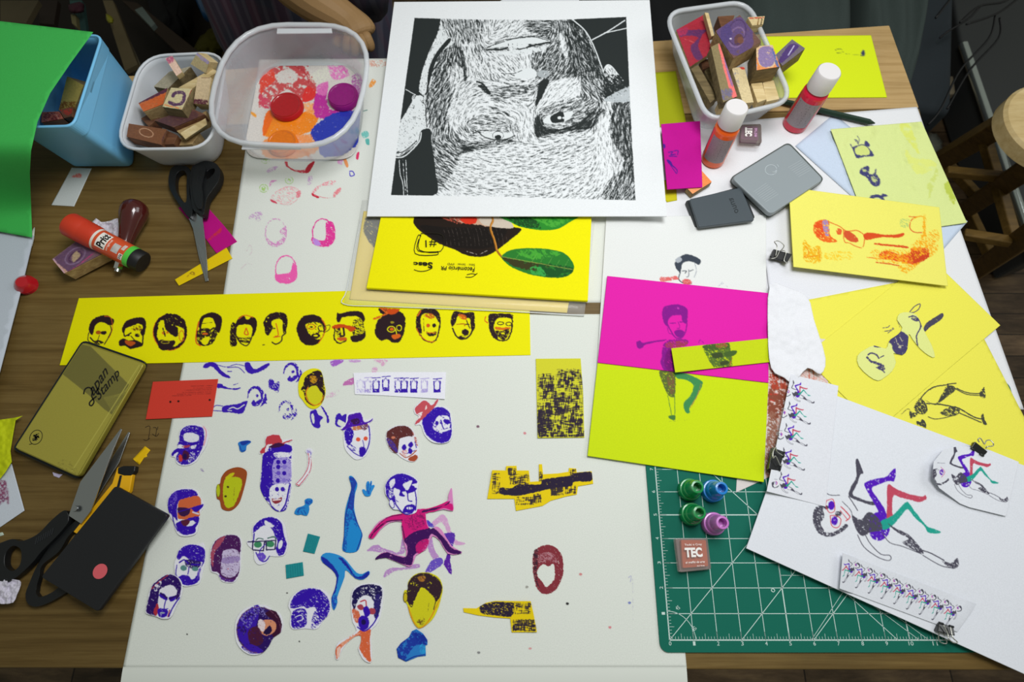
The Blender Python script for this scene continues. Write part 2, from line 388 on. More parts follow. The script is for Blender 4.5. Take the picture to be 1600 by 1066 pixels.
# ---- long yellow strip with twelve printed heads
def strip_art():
    A = Art(85, 440, 840, 580, YE, 1.7)
    A.z(90, 440, .24375)
    # 1
    A.p('205 330 200 290 225 245 265 222 320 218 362 248 356 275 330 280 300 265 262 265 238 290 226 340', K); A.l('300 222 340 232 352 300 330 360', 1, OR)
    A.l('200 330 194 372 215 392 270 404', 1.3, K); A.l('338 285 345 315 325 360 300 402', 1.6, K); A.e(262, 327, 18, 12, 'b05a14'); A.p('280 322 305 318 316 330 300 342 282 338', K)
    A.l('268 345 258 380 275 384', 1, K); A.l('210 360 235 385 262 380 290 392', 2.2, K); A.p('240 385 262 375 285 392 270 408 240 402', K, sp=.6)
    # 2
    A.p('412 320 425 270 470 240 540 230 566 262 560 330 545 350 530 325 545 290 520 270 480 285 440 300 425 330', K); A.p('470 300 520 280 540 310 500 318', '7a4a10', sp=.55)
    A.p('392 385 420 365 455 378 500 375 545 400 540 415 500 425 465 432 430 412 400 415', K); A.p('430 378 470 382 500 395 470 414 442 402', 'c0561c')
    A.l('425 330 432 350 470 330', 2, K); A.e(452, 345, 12, 6, K); A.e(510, 345, 16, 12, K, sp=.7); A.l('548 340 545 400', 2.2, K); A.l('470 350 490 372', 1.4, K)
    # 3
    A.e(720, 325, 104, 112, OR, ring=3.2); A.e(722, 322, 100, 108, K, ring=4.2, r=1.2); A.p('640 250 700 212 760 210 815 250 826 320 800 300 760 285 770 340 720 330 690 300 680 250', K, sp=.86); A.p('700 300 765 290 770 350 735 345', K)
    A.l('645 280 628 340 645 390', 3.5, K, r=1); A.e(664, 290, 20, 26, YE); A.p('642 395 660 372 700 380 745 378 752 400 720 432 680 442 650 425', K); A.e(690, 388, 26, 10, 'b8a820', ring=1); A.e(690, 330, 22, 12, OR, sp=.6); A.l('675 300 690 350', 2, K, sp=.7)
    A.e(795, 350, 16, 34, OR, ring=1.2)
    # 4
    A.p('905 290 912 240 945 210 1000 198 1048 225 1052 275 1035 330 1018 310 1010 270 985 232 940 238 925 275 915 320', K); A.l('905 260 890 330 888 390 915 412', 2.2, OR); A.p('900 310 960 298 990 320 1010 290 1030 300 1020 350 990 400 940 415 905 400 890 360', K, sp=.72)
    A.p('925 370 975 352 960 400 930 402', YE); A.e(945, 335, 20, 7, OR); A.l('920 305 955 322 1000 298', 2.4, K); A.l('925 270 990 262', 1, K, sp=.6); A.e(940, 320, 10, 4, YE)
    # 5
    A.p('1150 245 1190 218 1215 245 1250 225 1278 255 1270 320 1250 350 1245 290 1205 275 1160 282 1140 300', K); A.l('1160 240 1200 216 1250 230', 1.4, OR); A.p('1108 300 1120 262 1145 280 1140 340 1150 405 1110 412 1105 350', K, sp=.8)
    A.l('1145 290 1145 350 1180 400 1215 410 1240 370 1250 330', 1.8, K); A.l('1208 300 1198 335 1222 340 1210 300', 1.8, OR); A.p('1150 352 1185 362 1235 355 1225 392 1185 392 1160 378', K, sp=.6); A.l('1165 372 1225 374', 1, YE)
    # 6
    A.p('1325 300 1320 260 1350 215 1400 198 1455 205 1475 245 1462 320 1445 300 1440 250 1400 240 1370 262 1380 300 1350 345 1330 330', K, sp=.9); A.e(1350, 232, 5, 4, YE); A.e(1338, 256, 4, 4, YE)
    A.l('1455 300 1462 330 1440 350 1435 380 1400 402 1375 390', 2, K); A.l('1400 270 1415 340 1395 352', 1.6, OR); A.e(1385, 300, 12, 5, K, sp=.7); A.l('1445 285 1450 330', 2, K); A.l('1385 358 1425 352', 1.5, OR); A.e(1320, 406, 10, 3, K)
    # 7 (second zoom)
    A.z(450, 440, .24375)
    A.p('55 320 62 270 95 225 150 212 200 225 232 262 235 320 215 370 180 405 130 410 85 385', K, r=.8); A.p('120 270 190 262 225 290 218 360 180 370 140 340 118 300', YE, r=1, sp=.75); A.l('215 240 240 290 225 350 195 395', 1.4, OR)
    A.e(148, 290, 26, 16, OR, ring=1.2); A.e(150, 292, 10, 5, K); A.e(218, 300, 26, 20, K, ring=1.2); A.l('240 285 268 280 262 310 235 326', 1, K); A.p('152 340 190 330 205 350 180 366 155 358', K); A.e(178, 348, 14, 6, YE); A.l('195 300 200 328 180 330', 1.3, K)
    # 8
    A.p('312 250 315 200 332 205 400 190 470 195 492 235 485 262 470 240 430 222 380 225 345 232 330 262', K); A.p('420 250 470 240 490 300 480 350 430 350 410 320', K, sp=.5, sps=1.4); A.p('405 350 470 340 495 318 492 360 455 385 410 385', K)
    A.p('282 288 330 272 420 290 432 305 400 322 370 300 330 300 290 302', 'cc4a12'); A.l('300 300 298 370 330 395 370 380', 2, K, r=1); A.p('305 310 335 300 340 365 320 360', K, sp=.6); A.p('315 362 370 358 375 376 330 380', 'cc5a20'); A.l('355 300 360 345 340 350', 3, K)
    # 9
    A.p('560 300 575 250 610 215 590 200 582 170 640 175 700 185 745 215 752 270 740 340 715 385 670 392 635 370 590 378 560 340', K, r=1); A.p('585 168 640 170 690 180 640 208 560 245 548 232 620 205', OR, sp=.7); A.p('640 180 715 176 690 205 650 210', 'cc4a12')
    A.e(668, 262, 12, 8, '9a8a20'); A.e(662, 306, 24, 18, YE, ring=1.4); A.e(712, 298, 16, 18, YE, ring=1.2); A.e(665, 306, 14, 10, OR); A.p('668 345 710 335 722 352 690 370 670 362', OR); A.l('690 310 696 335', 1.6, YE)
    # 10
    A.p('820 290 822 230 850 182 900 176 950 180 975 225 965 262 945 225 900 205 860 215 850 260 858 330 830 320', K, sp=.92); A.l('830 220 850 190', 2, OR); A.p('870 215 920 205 940 230 915 240 885 228', 'c8641c', sp=.7); A.l('822 290 845 340 880 378 925 388 955 360 972 290 975 230', 2.2, K, r=1)
    A.l('825 300 850 350 900 384 940 385', 1.2, OR); A.e(898, 282, 12, 12, 'd4581c'); A.e(937, 282, 13, 13, K); A.p('888 320 915 330 950 318 948 342 915 352 890 340', K, sp=.8); A.l('890 328 945 330', 1.4, OR); A.l('868 240 872 320', 1.2, K, sp=.6)
    # 11
    A.p('1052 215 1070 190 1130 200 1190 198 1196 250 1198 300 1180 320 1170 280 1165 240 1140 232 1110 215 1085 225 1075 262 1052 290 1042 250', K, sp=.9); A.p('1090 210 1135 215 1145 245 1110 238', OR, sp=.7)
    A.l('1055 300 1075 345 1105 368 1140 365 1170 340 1185 300', 2.4, K); A.l('1082 275 1130 272 1132 284', 1.4, 'b05a10'); A.e(1150, 275, 14, 4, K); A.p('1115 315 1140 305 1160 325 1150 345 1120 340', K); A.p('1095 352 1135 345 1130 362 1105 364', K); A.l('1145 250 1165 300', 1.4, K); A.e(1125, 352, 12, 4, YE)
    # 12
    A.p('1285 260 1290 210 1340 205 1435 210 1438 240 1400 232 1350 235 1325 262 1322 310 1345 350 1340 372 1305 345', K, sp=.93); A.l('1268 225 1262 250 1280 265', 1.5, OR); A.l('1290 280 1310 345 1350 375 1400 375 1425 340 1438 270 1435 230', 2.2, K, r=1)
    A.e(1362, 268, 20, 10, K, ring=1.4); A.e(1415, 272, 18, 11, K, ring=1.4); A.p('1330 290 1370 296 1420 292 1422 305 1370 312 1330 305', 'd87018'); A.p('1330 315 1370 318 1410 300 1418 330 1390 372 1360 365 1340 340', K, sp=.72); A.e(1378, 332, 12, 6, YE)
    return A
# the big blank sheets
upper = tag(grid_sheet('paper_sheet', '405 93 1000 88 1010 473 347 473', .0004, None, 'dee1da', 5, zf=lambda u, v: 0 * u), 'large off-white paper sheet with faint pink and green prints under the round-cornered plastic tub', 'paper')
lower = grid_sheet('paper_sheet', '301 491 1021 491 1073 1044 192 1044', .0006, None, 'dce0d8', 5)
tag(lower, 'largest off-white paper sheet, strewn with purple cut-out heads, reaching the near table edge', 'paper')
rightp = tag(grid_sheet('paper_sheet', '1012 200 1433 167 1600 640 978 640', .0005, None, 'e2e3e6', 6), 'big blank white paper on the right side beneath the ink pads and paint bottles', 'paper')
# lower sheet: the part that bends over the near table edge
PAPER_PLAIN = mat('dce0d8', .8)
def overhang():
    a = P(192.4, 1042.5, .00062); b = P(1072.6, 1042.5, .00062); bm = bmesh.new(); rows = []
    for k in range(9):
        t = k / 8; dy = -.034 * t; dz = -.007 * t * t
        rows.append([bm.verts.new(tuple(a * (1 - s) + b * s + np.array([0, dy * 1, dz]))) for s in np.linspace(0, 1, 12)])
    for r, q in zip(rows[:-1], rows[1:]):
        for i in range(11): bm.faces.new([r[i], q[i], q[i + 1], r[i + 1]])
    o = from_bm('hanging_edge', bm, PAPER_PLAIN, lower, smooth=True)
overhang()
A = strip_art()
ystrip = tag(grid_sheet('paper_strip', '123 466 827 447 829 555 93 571', .0012, A, YE, .85), 'long bright yellow paper strip printed with a row of twelve small heads', 'paper strip')
# ---- direct prints on the upper sheet
def upper_prints():
    A = Art(370, 80, 610, 470, 'dee1da', 1.6); A.z(360, 230, .2345)
    G = 'a9cf7a'; PK = 'e0559a'; LP = 'c9a6cc'
    A.e(232, 85, 26, 22, G, ring=1, sp=.6); A.e(232, 85, 14, 10, G, sp=.5); A.e(392, 220, 26, 24, G, ring=1, sp=.6); A.e(392, 220, 14, 12, G, sp=.5); A.e(222, 275, 28, 26, G, ring=1.2, sp=.7); A.e(222, 275, 16, 16, G, sp=.6)
    A.p('362 100 375 130 440 165 510 170 545 130 562 98 545 98 520 130 490 150 440 152 390 130 380 100', 'c84b55', sp=.85); A.p('510 130 545 98 562 98 530 160 500 172', 'b8303c')
    A.p('240 160 270 135 315 128 300 150 260 170', LP, sp=.6); A.p('258 245 275 222 310 222 285 235 262 262', 'd48fc0', sp=.7); A.p('720 80 745 75 738 110 712 105', 'e3a0d0', sp=.6); A.p('748 70 765 70 785 125 772 130', 'e87a3a', r=.3); A.p('840 50 858 35 850 82 838 75', 'c81c50', r=.3)
    A.l('795 160 815 162 825 185 800 192 795 170', 1.6, '4a3cc0'); A.p('520 200 545 190 540 240 515 250', LP, sp=.5)
    # two lying outlines
    A.p('268 350 300 300 370 262 430 270 470 310 440 350 400 380 330 378', 'e8a8b0', sp=.33); A.p('268 345 310 368 305 376 275 366', 'd04860', sp=.8); A.p('440 300 468 290 466 330 440 335', 'e0808c', sp=.75)
    A.l('300 300 370 265 440 275 465 320 400 380 320 375', 1, 'e6a6ae', sp=.6)
    A.p('545 310 560 275 640 230 700 222 690 250 640 255 600 262 570 300', 'e89aa4', sp=.55); A.p('545 305 590 332 580 340 548 325', 'c82840', sp=.9); A.p('690 300 735 270 730 300 690 330', 'e68890', sp=.7); A.l('560 320 640 338 700 330', 1, 'e08890', sp=.6)
    A.p('122 465 150 440 205 430 212 465 185 495 160 470 130 478', LP, sp=.5)
    # rounded head outlines
    for cx, cy, c, s1 in ((302, 570, 'd58fc4', .45), (617, 570, 'e23c98', .9), (370, 815, 'ee5fae', .85)):
        A.e(cx, cy, 70, 92, c, ring=1.6, sp=min(s1 + .1, .9), r=1)
        if cx == 617:
            A.p('635 505 680 500 698 560 690 630 650 662 590 660 545 640 545 600 590 622 635 610', c, sp=.8); A.p('550 610 590 625 600 655 560 650', 'c08ce0', sp=.8)
        elif cx == 370: A.p('300 850 340 845 400 830 415 770 440 800 442 870 400 905 330 905 300 880', c, sp=.88)
        else: A.p('240 600 290 635 350 600 330 560 370 530 372 600 340 650 270 660', c, sp=.5)
    A.l('110 690 130 650 145 690 130 715', 1, 'd8c4cc', sp=.6); A.l('70 810 110 775 140 780', 1, 'd8c4cc', sp=.6); A.z(300, 0, .25)
    A.p('1060 830 1095 820 1105 850 1070 862', '79c4bc', sp=.8); A.p('1085 870 1105 868 1108 905 1090 900', '5fb4ac', sp=.8); A.p('1105 540 1125 495 1150 510 1120 548', 'f0a050', sp=.8); A.p('1030 960 1045 950 1038 998 1028 985', 'd83868', r=.3)
    A.p('1090 380 1200 378 1205 415 1100 412', 'd8a898', sp=.45); A.l('1070 695 1095 688', 1.2, '5a8a80'); A.p('915 990 945 985 935 1030', 'dfa0d8', sp=.6); A.p('945 985 960 985 978 1035 965 1040', 'ee9a60', r=.3)
    return A
add_prints(upper, upper_prints(), .00055)
# ---- direct prints on the lower sheet
def lower_prints():
    A = Art(290, 555, 1010, 1040, 'dce0d8', 1.5); P2 = '3a1cae'
    A.z(220, 550, .197)
    A.p('492 120 515 92 560 80 600 95 640 150 705 195 700 208 650 195 600 150 560 115 520 130', P2); A.l('600 100 680 120 760 98 830 115', 1, P2, sp=.75); A.l('690 155 720 155', 1.4, P2); A.l('690 125 770 122 822 165', 1.2, P2)
    A.p('825 90 860 85 885 125 920 135 1000 92 1020 105 960 150 880 175 835 150', P2); A.p('605 255 640 255 660 272 720 290 790 282 788 292 740 300 640 288 605 285', P2); A.l('735 262 775 248', 1, P2, sp=.6)
    A.l('575 440 600 425 650 430', 1.2, P2); A.l('570 465 640 470', 1.2, P2); A.p('645 475 660 430 760 415 845 388 830 440 800 490 700 480', P2); A.l('700 450 735 440 770 452 820 420', 1.6, 'dce0d8'); A.l('690 462 720 468', 1.3, 'dce0d8')
    def hd(cx, cy, s, sp):
        q = lambda t: (pts(t) * s + [cx, cy])
        A.p(q('-60 30 -50 -25 -15 -55 25 -50 60 -10 65 40 95 75 85 80 50 50 42 0 20 -30 -20 -40 -45 -10 -55 35'), P2, sp=sp); A.p(q('-25 70 -5 50 5 68 30 50 60 45 50 75 15 100 -20 95'), P2, sp=sp); A.p(q('5 15 20 5 30 18 15 32'), P2, sp=sp); A.p(q('50 95 62 70 72 45 78 10 86 5 95 35 92 60 78 80 60 100 40 105'), P2, 1.2, sp=sp); A.p(q('-62 40 -58 0 -40 -35 -10 -55 30 -55 60 -30 70 0 60 0 45 -25 15 -38 -20 -30 -45 0'), P2, 1.2, sp=sp * .75)
    hd(905, 330, 1.0, .86); hd(1190, 140, .95, .86); hd(1150, 440, .95, .55)
    A.p('1012 235 1025 215 1050 225 1065 250 1095 235 1100 290 1085 325 1050 300 1020 290', P2, sp=.72, sps=1.5)
    A.p('1340 500 1350 470 1390 460 1410 500 1445 520 1420 555 1425 595 1400 607 1360 580', P2); A.p('1352 500 1370 492 1378 560 1362 560', 'dce0d8', sp=.9); A.p('1430 435 1450 445 1490 520 1492 562 1475 558 1470 510', P2)
    A.e(487, 938, 20, 9, 'a49ab8', rot=35, sp=.6)
    A.z(440, 560, .2252)
    A.p('340 20 430 12 400 40 355 58', 'a562c8', sp=.85); A.p('470 12 545 12 540 25 480 28', 'c79ad0', sp=.8); A.p('640 12 735 12 700 55 680 35', 'd8a4c4', sp=.6); A.p('630 65 662 62 660 100 628 98', 'd8a0c8', sp=.55)
    A.p('425 188 440 160 500 135 505 178 460 185', 'c070b0', sp=.85); A.p('315 255 390 218 395 250 320 275', 'd8b4cc', sp=.4)
    A.p('372 450 380 395 405 382 420 400 448 388 450 445 425 440 400 425 385 445 395 465 415 472 400 478 378 468', P2)
    # pale overprints round the running figure
    A.z(430, 720, .3097); LV = 'b98cc6'
    A.p('462 455 490 430 520 425 540 440 580 452 625 460 645 375 655 400 655 460 620 475 560 468 500 458', LV, sp=.8); A.p('785 318 840 272 865 290 880 330 905 395 955 415 950 425 900 420 870 365 840 310 800 335', 'd3a2cc', sp=.85)
    A.p('762 300 785 310 800 335 770 330', '5a48c0', sp=.9); A.p('550 590 555 560 590 540 640 540 720 520 725 540 650 550 600 560', LV, sp=.75); A.p('850 370 905 366 900 420 880 450 862 400', '5a30a8', sp=.9)
    A.p('770 440 790 380 800 440 835 500 845 520 800 550 752 570 780 530 800 510', LV, sp=.85); A.p('790 505 835 490 845 520 790 560 755 568', '6a50c0', sp=.8); A.p('850 520 870 470 885 460 884 510 892 565 880 570 862 540', '5a20a0', sp=.93)
    # smears and dots
    A.z(700, 540, .4934)
    for x, y, c in ((95, 257, '806070'), (243, 278, 'd48a90'), (420, 725, 'd08a8a'), (378, 818, '303030'), (513, 893, 'd88a90'), (260, 960, 'd8a0a0'), (97, 973, '8a8a8a'), (575, 815, '8088c0'), (250, 765, 'a0a098')): A.e(x, y, 5, 4, c, r=.5)
    A.l('572 735 580 730 578 748', 1, 'a8a8cc', sp=.7); A.l('585 740 586 870', .8, 'c0c0d0', sp=.4)
    A.z(220, 740, .2814)
    for x, y in ((45, 427), (880, 933), (257, 893), (812, 664), (60, 610)): A.e(x, y, 5, 4, '4a4a48', r=.4)
    # brown red head outline print
    A.z(700, 540, .4934)
    A.p('268 690 272 655 300 634 335 636 358 660 366 700 360 740 340 775 310 788 285 775 272 735', '84303a', r=.8, sp=.93); A.p('284 710 300 694 318 700 335 692 338 735 328 752 312 765 295 745 284 730', 'dce0d8', r=1); A.p('282 670 310 655 340 665 345 690 320 680 290 690', 'b07a84', sp=.5); A.p('270 660 285 650 282 740 295 775 275 740', '3a2430', sp=.6)
    return A
add_prints(lower, lower_prints(), .00072)
# ================================================================ cut-out figures lying on the lower sheet
W = 'e4e4ec'; PU = '3310a8'
FR = {'a': (220, 550, .197), 'b': (220, 740, .2814), 'c': (440, 560, .2252), 'd': (430, 720, .3097), 'e': (700, 540, .4934)}
def cut(name, label, cat, fr, outline, base, draw, z=.0016, group=None, sm=4, lift=.0012, pad=4, step=.62):
    f = FR[fr]; q = pts(outline) * f[2] + np.array(f[:2]); x0, y0 = q.min(0) - pad; x1, y1 = q.max(0) + pad
    A = Art(x0, y0, x1, y1, base, 1.9); A.z(*f); draw(A)
    cx, cy = q.mean(0); r = max(x1 - x0, y1 - y0) / 2; ph = (x0 * 7 + y0 * 3) % 6.28
    zf = lambda x, y: lift * np.clip(((x - cx) * math.cos(ph) + (y - cy) * math.sin(ph)) / r, 0, 1) ** 2
    return tag(cut_sheet(name, q, z, A, base, step, .0005, zf, sm=sm), label, cat, group)
GC = 'cut-out paper heads and limbs'
def d(A):
    A.p('305 680 320 620 370 588 440 585 495 610 502 660 495 740 470 800 430 860 380 890 330 895 290 870 280 830 300 790 290 740 310 720', PU, sp=.82); A.p('345 650 400 640 460 665 450 710 400 718 345 700', W, sp=.85); A.l('495 590 520 640 500 740', 2, 'e6a4b4')
    A.p('290 745 330 728 350 745 330 775 295 765', W, sp=.8); A.p('400 740 440 735 430 765 400 765', W, sp=.8); A.p('245 805 280 770 340 768 380 790 445 765 440 790 380 820 330 800 280 800 252 828', PU); A.p('300 712 345 718 380 735 430 712 460 720 430 740 370 745 300 730', PU)
    A.p('325 820 345 780 380 800 385 840 350 860 330 850', '4a1440'); A.p('300 830 320 815 330 860 305 870', 'c83a3a'); A.e(350, 830, 16, 22, '200c50'); A.p('330 745 390 740 380 760 340 762', 'a83a50', sp=.7); A.p('395 800 430 800 420 850 390 880 370 870', W, sp=.4)
cut('paper_cutout', 'cut-out purple bald head with moustache and open mouth, right under the red card', 'paper cutout', 'a', '238 825 262 780 290 762 290 730 305 705 302 650 330 600 400 575 470 578 520 610 535 670 515 750 470 820 440 870 380 900 320 902 282 880 272 840', W, d, group=GC)
cut('paper_cutout', 'tiny blue cut-out cap near the top of the off-white sheet', 'paper cutout', 'a', '772 722 800 708 850 702 874 712 860 728 838 745 832 780 805 795 785 782 778 750', '2a78c8', lambda A: (A.p('790 712 868 704 870 714 830 735 800 740', '1c3a9c'), A.l('785 745 800 785 830 780', 1.2, '1c3a9c')), group=GC, lift=.0005)
def d(A):
    A.p('968 820 1040 745 1100 730 1180 740 1195 800 1190 900 1195 1000 1188 1100 1150 1250 1060 1290 1000 1270 950 1150 945 1050 960 950', PU, sp=.62, sps=2.6); A.p('1040 745 1180 738 1195 790 1120 800 1050 790', PU); A.p('968 820 1040 790 1065 860 1040 960 1045 1100 1000 1150 950 1120 960 940', PU, sp=.84)
    A.p('1060 800 1180 800 1185 830 1080 840', W, sp=.7); A.p('1055 860 1180 855 1180 1040 1060 1050', 'a79adb', sp=.75)
    A.p('1045 1060 1180 1050 1165 1180 1120 1260 1040 1220 1020 1120', W, sp=.8)
    for x, y, c in ((1090, 875, PU), (1138, 873, PU), (1090, 913, PU), (1140, 912, '8a78d0'), (1092, 963, '6a50c4'), (1138, 963, PU), (1086, 1022, PU), (1136, 1018, '8a78d0'), (1080, 1090, PU), (1126, 1090, '4020b0')): A.e(x, y, 17, 18, c)
    A.p('990 745 1000 672 1090 660 1120 700 1125 720 1195 695 1190 708 1110 735 1030 740 1000 790 960 808 945 800 965 765', 'c03c48'); A.p('1000 740 1040 730 1030 745 1000 790 985 790', W, sp=.7); A.p('1030 742 1090 722 1140 738 1080 760 1020 760', '3c1440')
    A.p('1040 1160 1075 1170 1120 1155 1110 1190 1070 1205 1045 1190', '90303c'); A.l('1050 1176 1108 1172', 2, 'e8d8d8'); A.l('1000 1130 1040 1230 1080 1262', 1.6, PU); A.l('1180 1060 1150 1200 1110 1265', 2.4, PU)
cut('paper_cutout', 'tall cut-out purple head with rows of round dots and a red brimmed hat', 'paper cutout', 'a', '940 808 960 765 985 748 995 670 1090 655 1118 695 1198 690 1198 705 1165 730 1198 750 1200 850 1196 1000 1190 1120 1160 1240 1110 1268 1060 1255 1010 1200 965 1130 945 1060 955 950 965 820', W, d, group=GC)
cut('paper_cutout', 'thin cut-out arm outlined in pale red beside the dotted head', 'paper cutout', 'a', '1305 790 1318 768 1345 765 1365 785 1350 830 1355 900 1340 960 1300 1020 1255 1065 1228 1050 1245 1020 1290 980 1320 900 1320 820', W, lambda A: (A.l('1325 800 1335 850 1325 920 1290 985 1240 1040', 1.2, 'c84858', sp=.9), A.l('1352 830 1352 900 1340 950 1290 1020 1255 1060', 1.2, 'c84858', sp=.9), A.e(1332, 790, 20, 14, 'a89ad4', sp=.6), A.l('1350 800 1345 850', 1, PU, sp=.6), A.l('1228 1045 1255 1062', 1.6, 'c84858')), group=GC, lift=.0008)
def d(A):
    A.p('440 90 450 20 500 -15 560 -20 583 5 575 60 548 150 520 195 485 205 450 190 440 150', '9a4a20'); A.p('455 110 465 40 500 20 550 25 562 60 540 130 515 180 480 190 462 160', 'b9c21a'); A.p('470 20 510 -5 520 5 480 35', 'c8c418'); A.e(430, 95, 12, 36, 'b8c020'); A.e(430, 95, 12, 36, '6a5a20', ring=1)
    A.e(484, 75, 7, 6, '403018'); A.e(471, 127, 7, 6, '403018'); A.l('520 80 515 150', 1, '8a7a20', sp=.6)
cut('paper_cutout', 'cut-out lime face with brown hair and two dots, left of the dotted head', 'paper cutout', 'b', '418 90 425 62 440 55 448 20 480 -18 540 -35 585 -15 585 30 565 110 545 165 515 198 485 208 450 195 438 150 422 138', '9a4a20', d, group=GC)
def d(A):
    A.p('150 200 155 140 190 100 240 88 300 95 315 130 260 140 215 150 200 200 205 260 190 250 170 230', PU, sp=.92); A.p('210 160 240 140 320 125 335 165 325 200 320 245 230 255 205 240', 'd0653c'); A.p('205 190 270 195 268 225 235 240 212 225', '3a1848'); A.p('285 190 345 170 340 190 310 215 290 205', PU); A.l('205 215 290 190 345 172', 1.4, PU)
    A.p('195 280 220 265 300 240 325 245 320 275 305 300 300 330 250 342 210 325 200 300', PU, sp=.93); A.p('240 275 290 262 300 280 265 295', W); A.p('225 262 270 258 262 285 235 290', '5a2038'); A.l('290 215 320 225', 2.4, 'd8d0e0'); A.l('175 230 185 280 205 320', 1.6, PU); A.p('160 130 200 100 200 150 170 190', '6a50c8', sp=.4)
cut('paper_cutout', 'cut-out bearded head with orange skin and dark sunglasses, touching the notebook corner', 'paper cutout', 'b', '150 190 150 140 190 92 250 80 310 92 330 130 350 165 345 195 330 215 325 250 318 290 305 335 260 350 215 345 192 315 180 270 165 245', W, d, group=GC)
def d(A):
    A.p('625 330 630 290 680 250 740 245 780 275 790 320 800 360 810 400 795 445 765 455 750 420 760 380 745 345 720 300 680 290 640 320', PU, sp=.88); A.l('630 335 625 380', 2, PU); A.l('640 440 660 480 690 488 715 460', 1.8, PU); A.p('690 260 740 290 720 300 690 285', W)
    A.e(650, 395, 22, 18, '3f8a60'); A.e(718, 392, 24, 18, '3f8a60'); A.l('595 380 688 376 748 372', 1.8, '241a50', sm=0); A.l('622 375 620 425 680 430 688 378', 2, '241a50', sm=0); A.l('695 376 698 425 745 422 750 372', 2, '241a50', sm=0); A.l('690 395 660 430 668 455', 1.5, PU); A.p('645 450 675 440 695 465 670 488', '6a4cc8', sp=.85)
    A.l('640 370 655 360 680 365', 1.6, '3f6a60'); A.l('705 360 740 352 750 365', 2, '3f6a60'); A.e(775, 395, 14, 28, W, rot=15); A.e(775, 395, 14, 28, PU, ring=1.2, rot=15)
cut('paper_cutout', 'cut-out head with parted purple hair, square glasses and green eyes', 'paper cutout', 'b', '590 375 620 365 618 310 640 270 700 242 760 245 795 280 810 350 815 410 795 455 750 462 715 462 700 495 655 508 630 480 625 430 595 400', W, d, group=GC)
def d(A):
    A.p('388 470 392 420 420 370 470 345 530 345 555 380 550 460 548 540 520 595 490 602 450 590 430 550 395 540', '4a1a58', sp=.87); A.p('388 470 395 420 430 365 470 350 440 400 410 440 400 520', 'a84860', sp=.8); A.p('450 480 460 430 520 420 548 450 545 540 500 580 450 560 445 510', 'c9bcdc', sp=.72); A.p('455 470 545 460 540 490 460 500', 'a08ac0', sp=.7); A.p('430 560 470 585 520 590 500 602 450 592', '5a2a90', sp=.7)
    A.e(485, 530, 4, 3, 'c86070')
cut('paper_cutout', 'cut-out blurred face with plum hair and no eyes, just below the lime face', 'paper cutout', 'b', '384 470 388 415 420 362 475 340 535 343 560 378 556 460 552 545 525 600 490 608 448 598 425 560 388 542', W, d, group=GC)
def d(A):
    A.p('200 470 215 425 260 398 320 400 355 425 352 490 335 520 340 490 300 500 240 460 215 480', PU, sp=.9); A.p('250 480 330 490 325 520 290 530 250 510', '2a1c60', sp=.8); A.e(238, 525, 18, 16, '5a8a88', sp=.85); A.e(302, 530, 18, 13, '5a8a88', sp=.85); A.l('215 495 240 480 262 500', 2.2, PU); A.l('282 505 330 508', 2.4, PU)
    A.p('205 580 230 565 265 568 285 590 320 560 325 590 300 615 255 622 225 610', PU, sp=.93); A.l('268 520 262 560', 1.4, PU); A.l('200 510 195 560 215 595', 1.5, PU); A.p('335 520 325 570 310 590 318 540', '6a50c0', sp=.6)
cut('paper_cutout', 'cut-out pointed paper head with purple beard and grey-green eyes', 'paper cutout', 'b', '186 500 198 465 210 425 250 395 320 392 345 385 358 425 358 490 340 560 325 610 290 622 240 628 210 595 190 560', W, d, group=GC)
def d(A):
    A.p('45 690 60 630 100 590 150 562 200 575 225 620 215 680 195 700 200 650 170 620 130 630 105 650 95 720 85 785 45 780 30 760', '2c1064', sp=.88); A.p('70 770 90 720 100 750 85 790', 'b03040'); A.l('60 640 110 595 150 566', 1.8, 'a83848', sp=.8); A.p('75 625 110 595 110 625 80 660', W, sp=.45); A.p('100 672 130 668 150 700 135 702 110 690', PU); A.p('155 690 190 680 195 695 170 712', PU); A.l('110 665 145 690', 2.8, '2c1064'); A.l('160 698 200 678', 2.4, '2c1064')
    A.l('140 700 130 750 150 752', 1.6, PU); A.p('95 755 125 750 150 762 145 790 120 802 98 790', PU, sp=.9); A.l('160 760 150 795', 1.6, 'b03848'); A.l('215 690 180 740 155 795', 2, PU); A.e(120, 775, 14, 5, 'a0b0b8')
cut('paper_cutout', 'cut-out long-haired head with goatee, lowest at the left edge of the off-white sheet', 'paper cutout', 'b', '25 770 35 720 45 660 70 610 120 570 160 558 205 575 230 615 225 680 195 740 165 800 120 808 85 795 45 785', W, d, z=.0024, group=GC)
def d(A):
    A.e(655, 870, 125, 130, '2a1060', sp=.93); A.p('550 800 620 740 660 740 640 850 600 950 560 940 535 880', '3a18a8', sp=.7, sps=3); A.p('560 780 680 735 700 790 640 800 600 860 570 840', '8a80c8', sp=.35); A.p('690 780 740 760 780 820 775 880 740 910 720 870 750 830', '3a1030'); A.p('655 840 690 812 740 820 752 860 730 890 690 900 660 880', 'd9906c', sp=.9); A.p('660 810 690 830 680 880 650 850', 'e4d4d8', sp=.85)
    A.p('680 885 715 845 728 870 710 895', '201040'); A.p('600 870 650 850 680 930 640 960 600 930', '4a1a38', sp=.8); A.p('560 960 620 950 680 990 620 1002 580 985', '3a18a8', sp=.8); A.e(655, 870, 122, 128, '7a4a60', ring=1.2, sp=.6)
cut('paper_cutout', 'round cut-out face with a dark hood of hair and orange mouth, lowest of the heads', 'paper cutout', 'b', '522 870 530 810 570 755 640 730 700 735 730 760 770 775 790 830 780 880 735 915 710 960 670 1000 610 1008 560 980 530 935', W, d, group=GC)
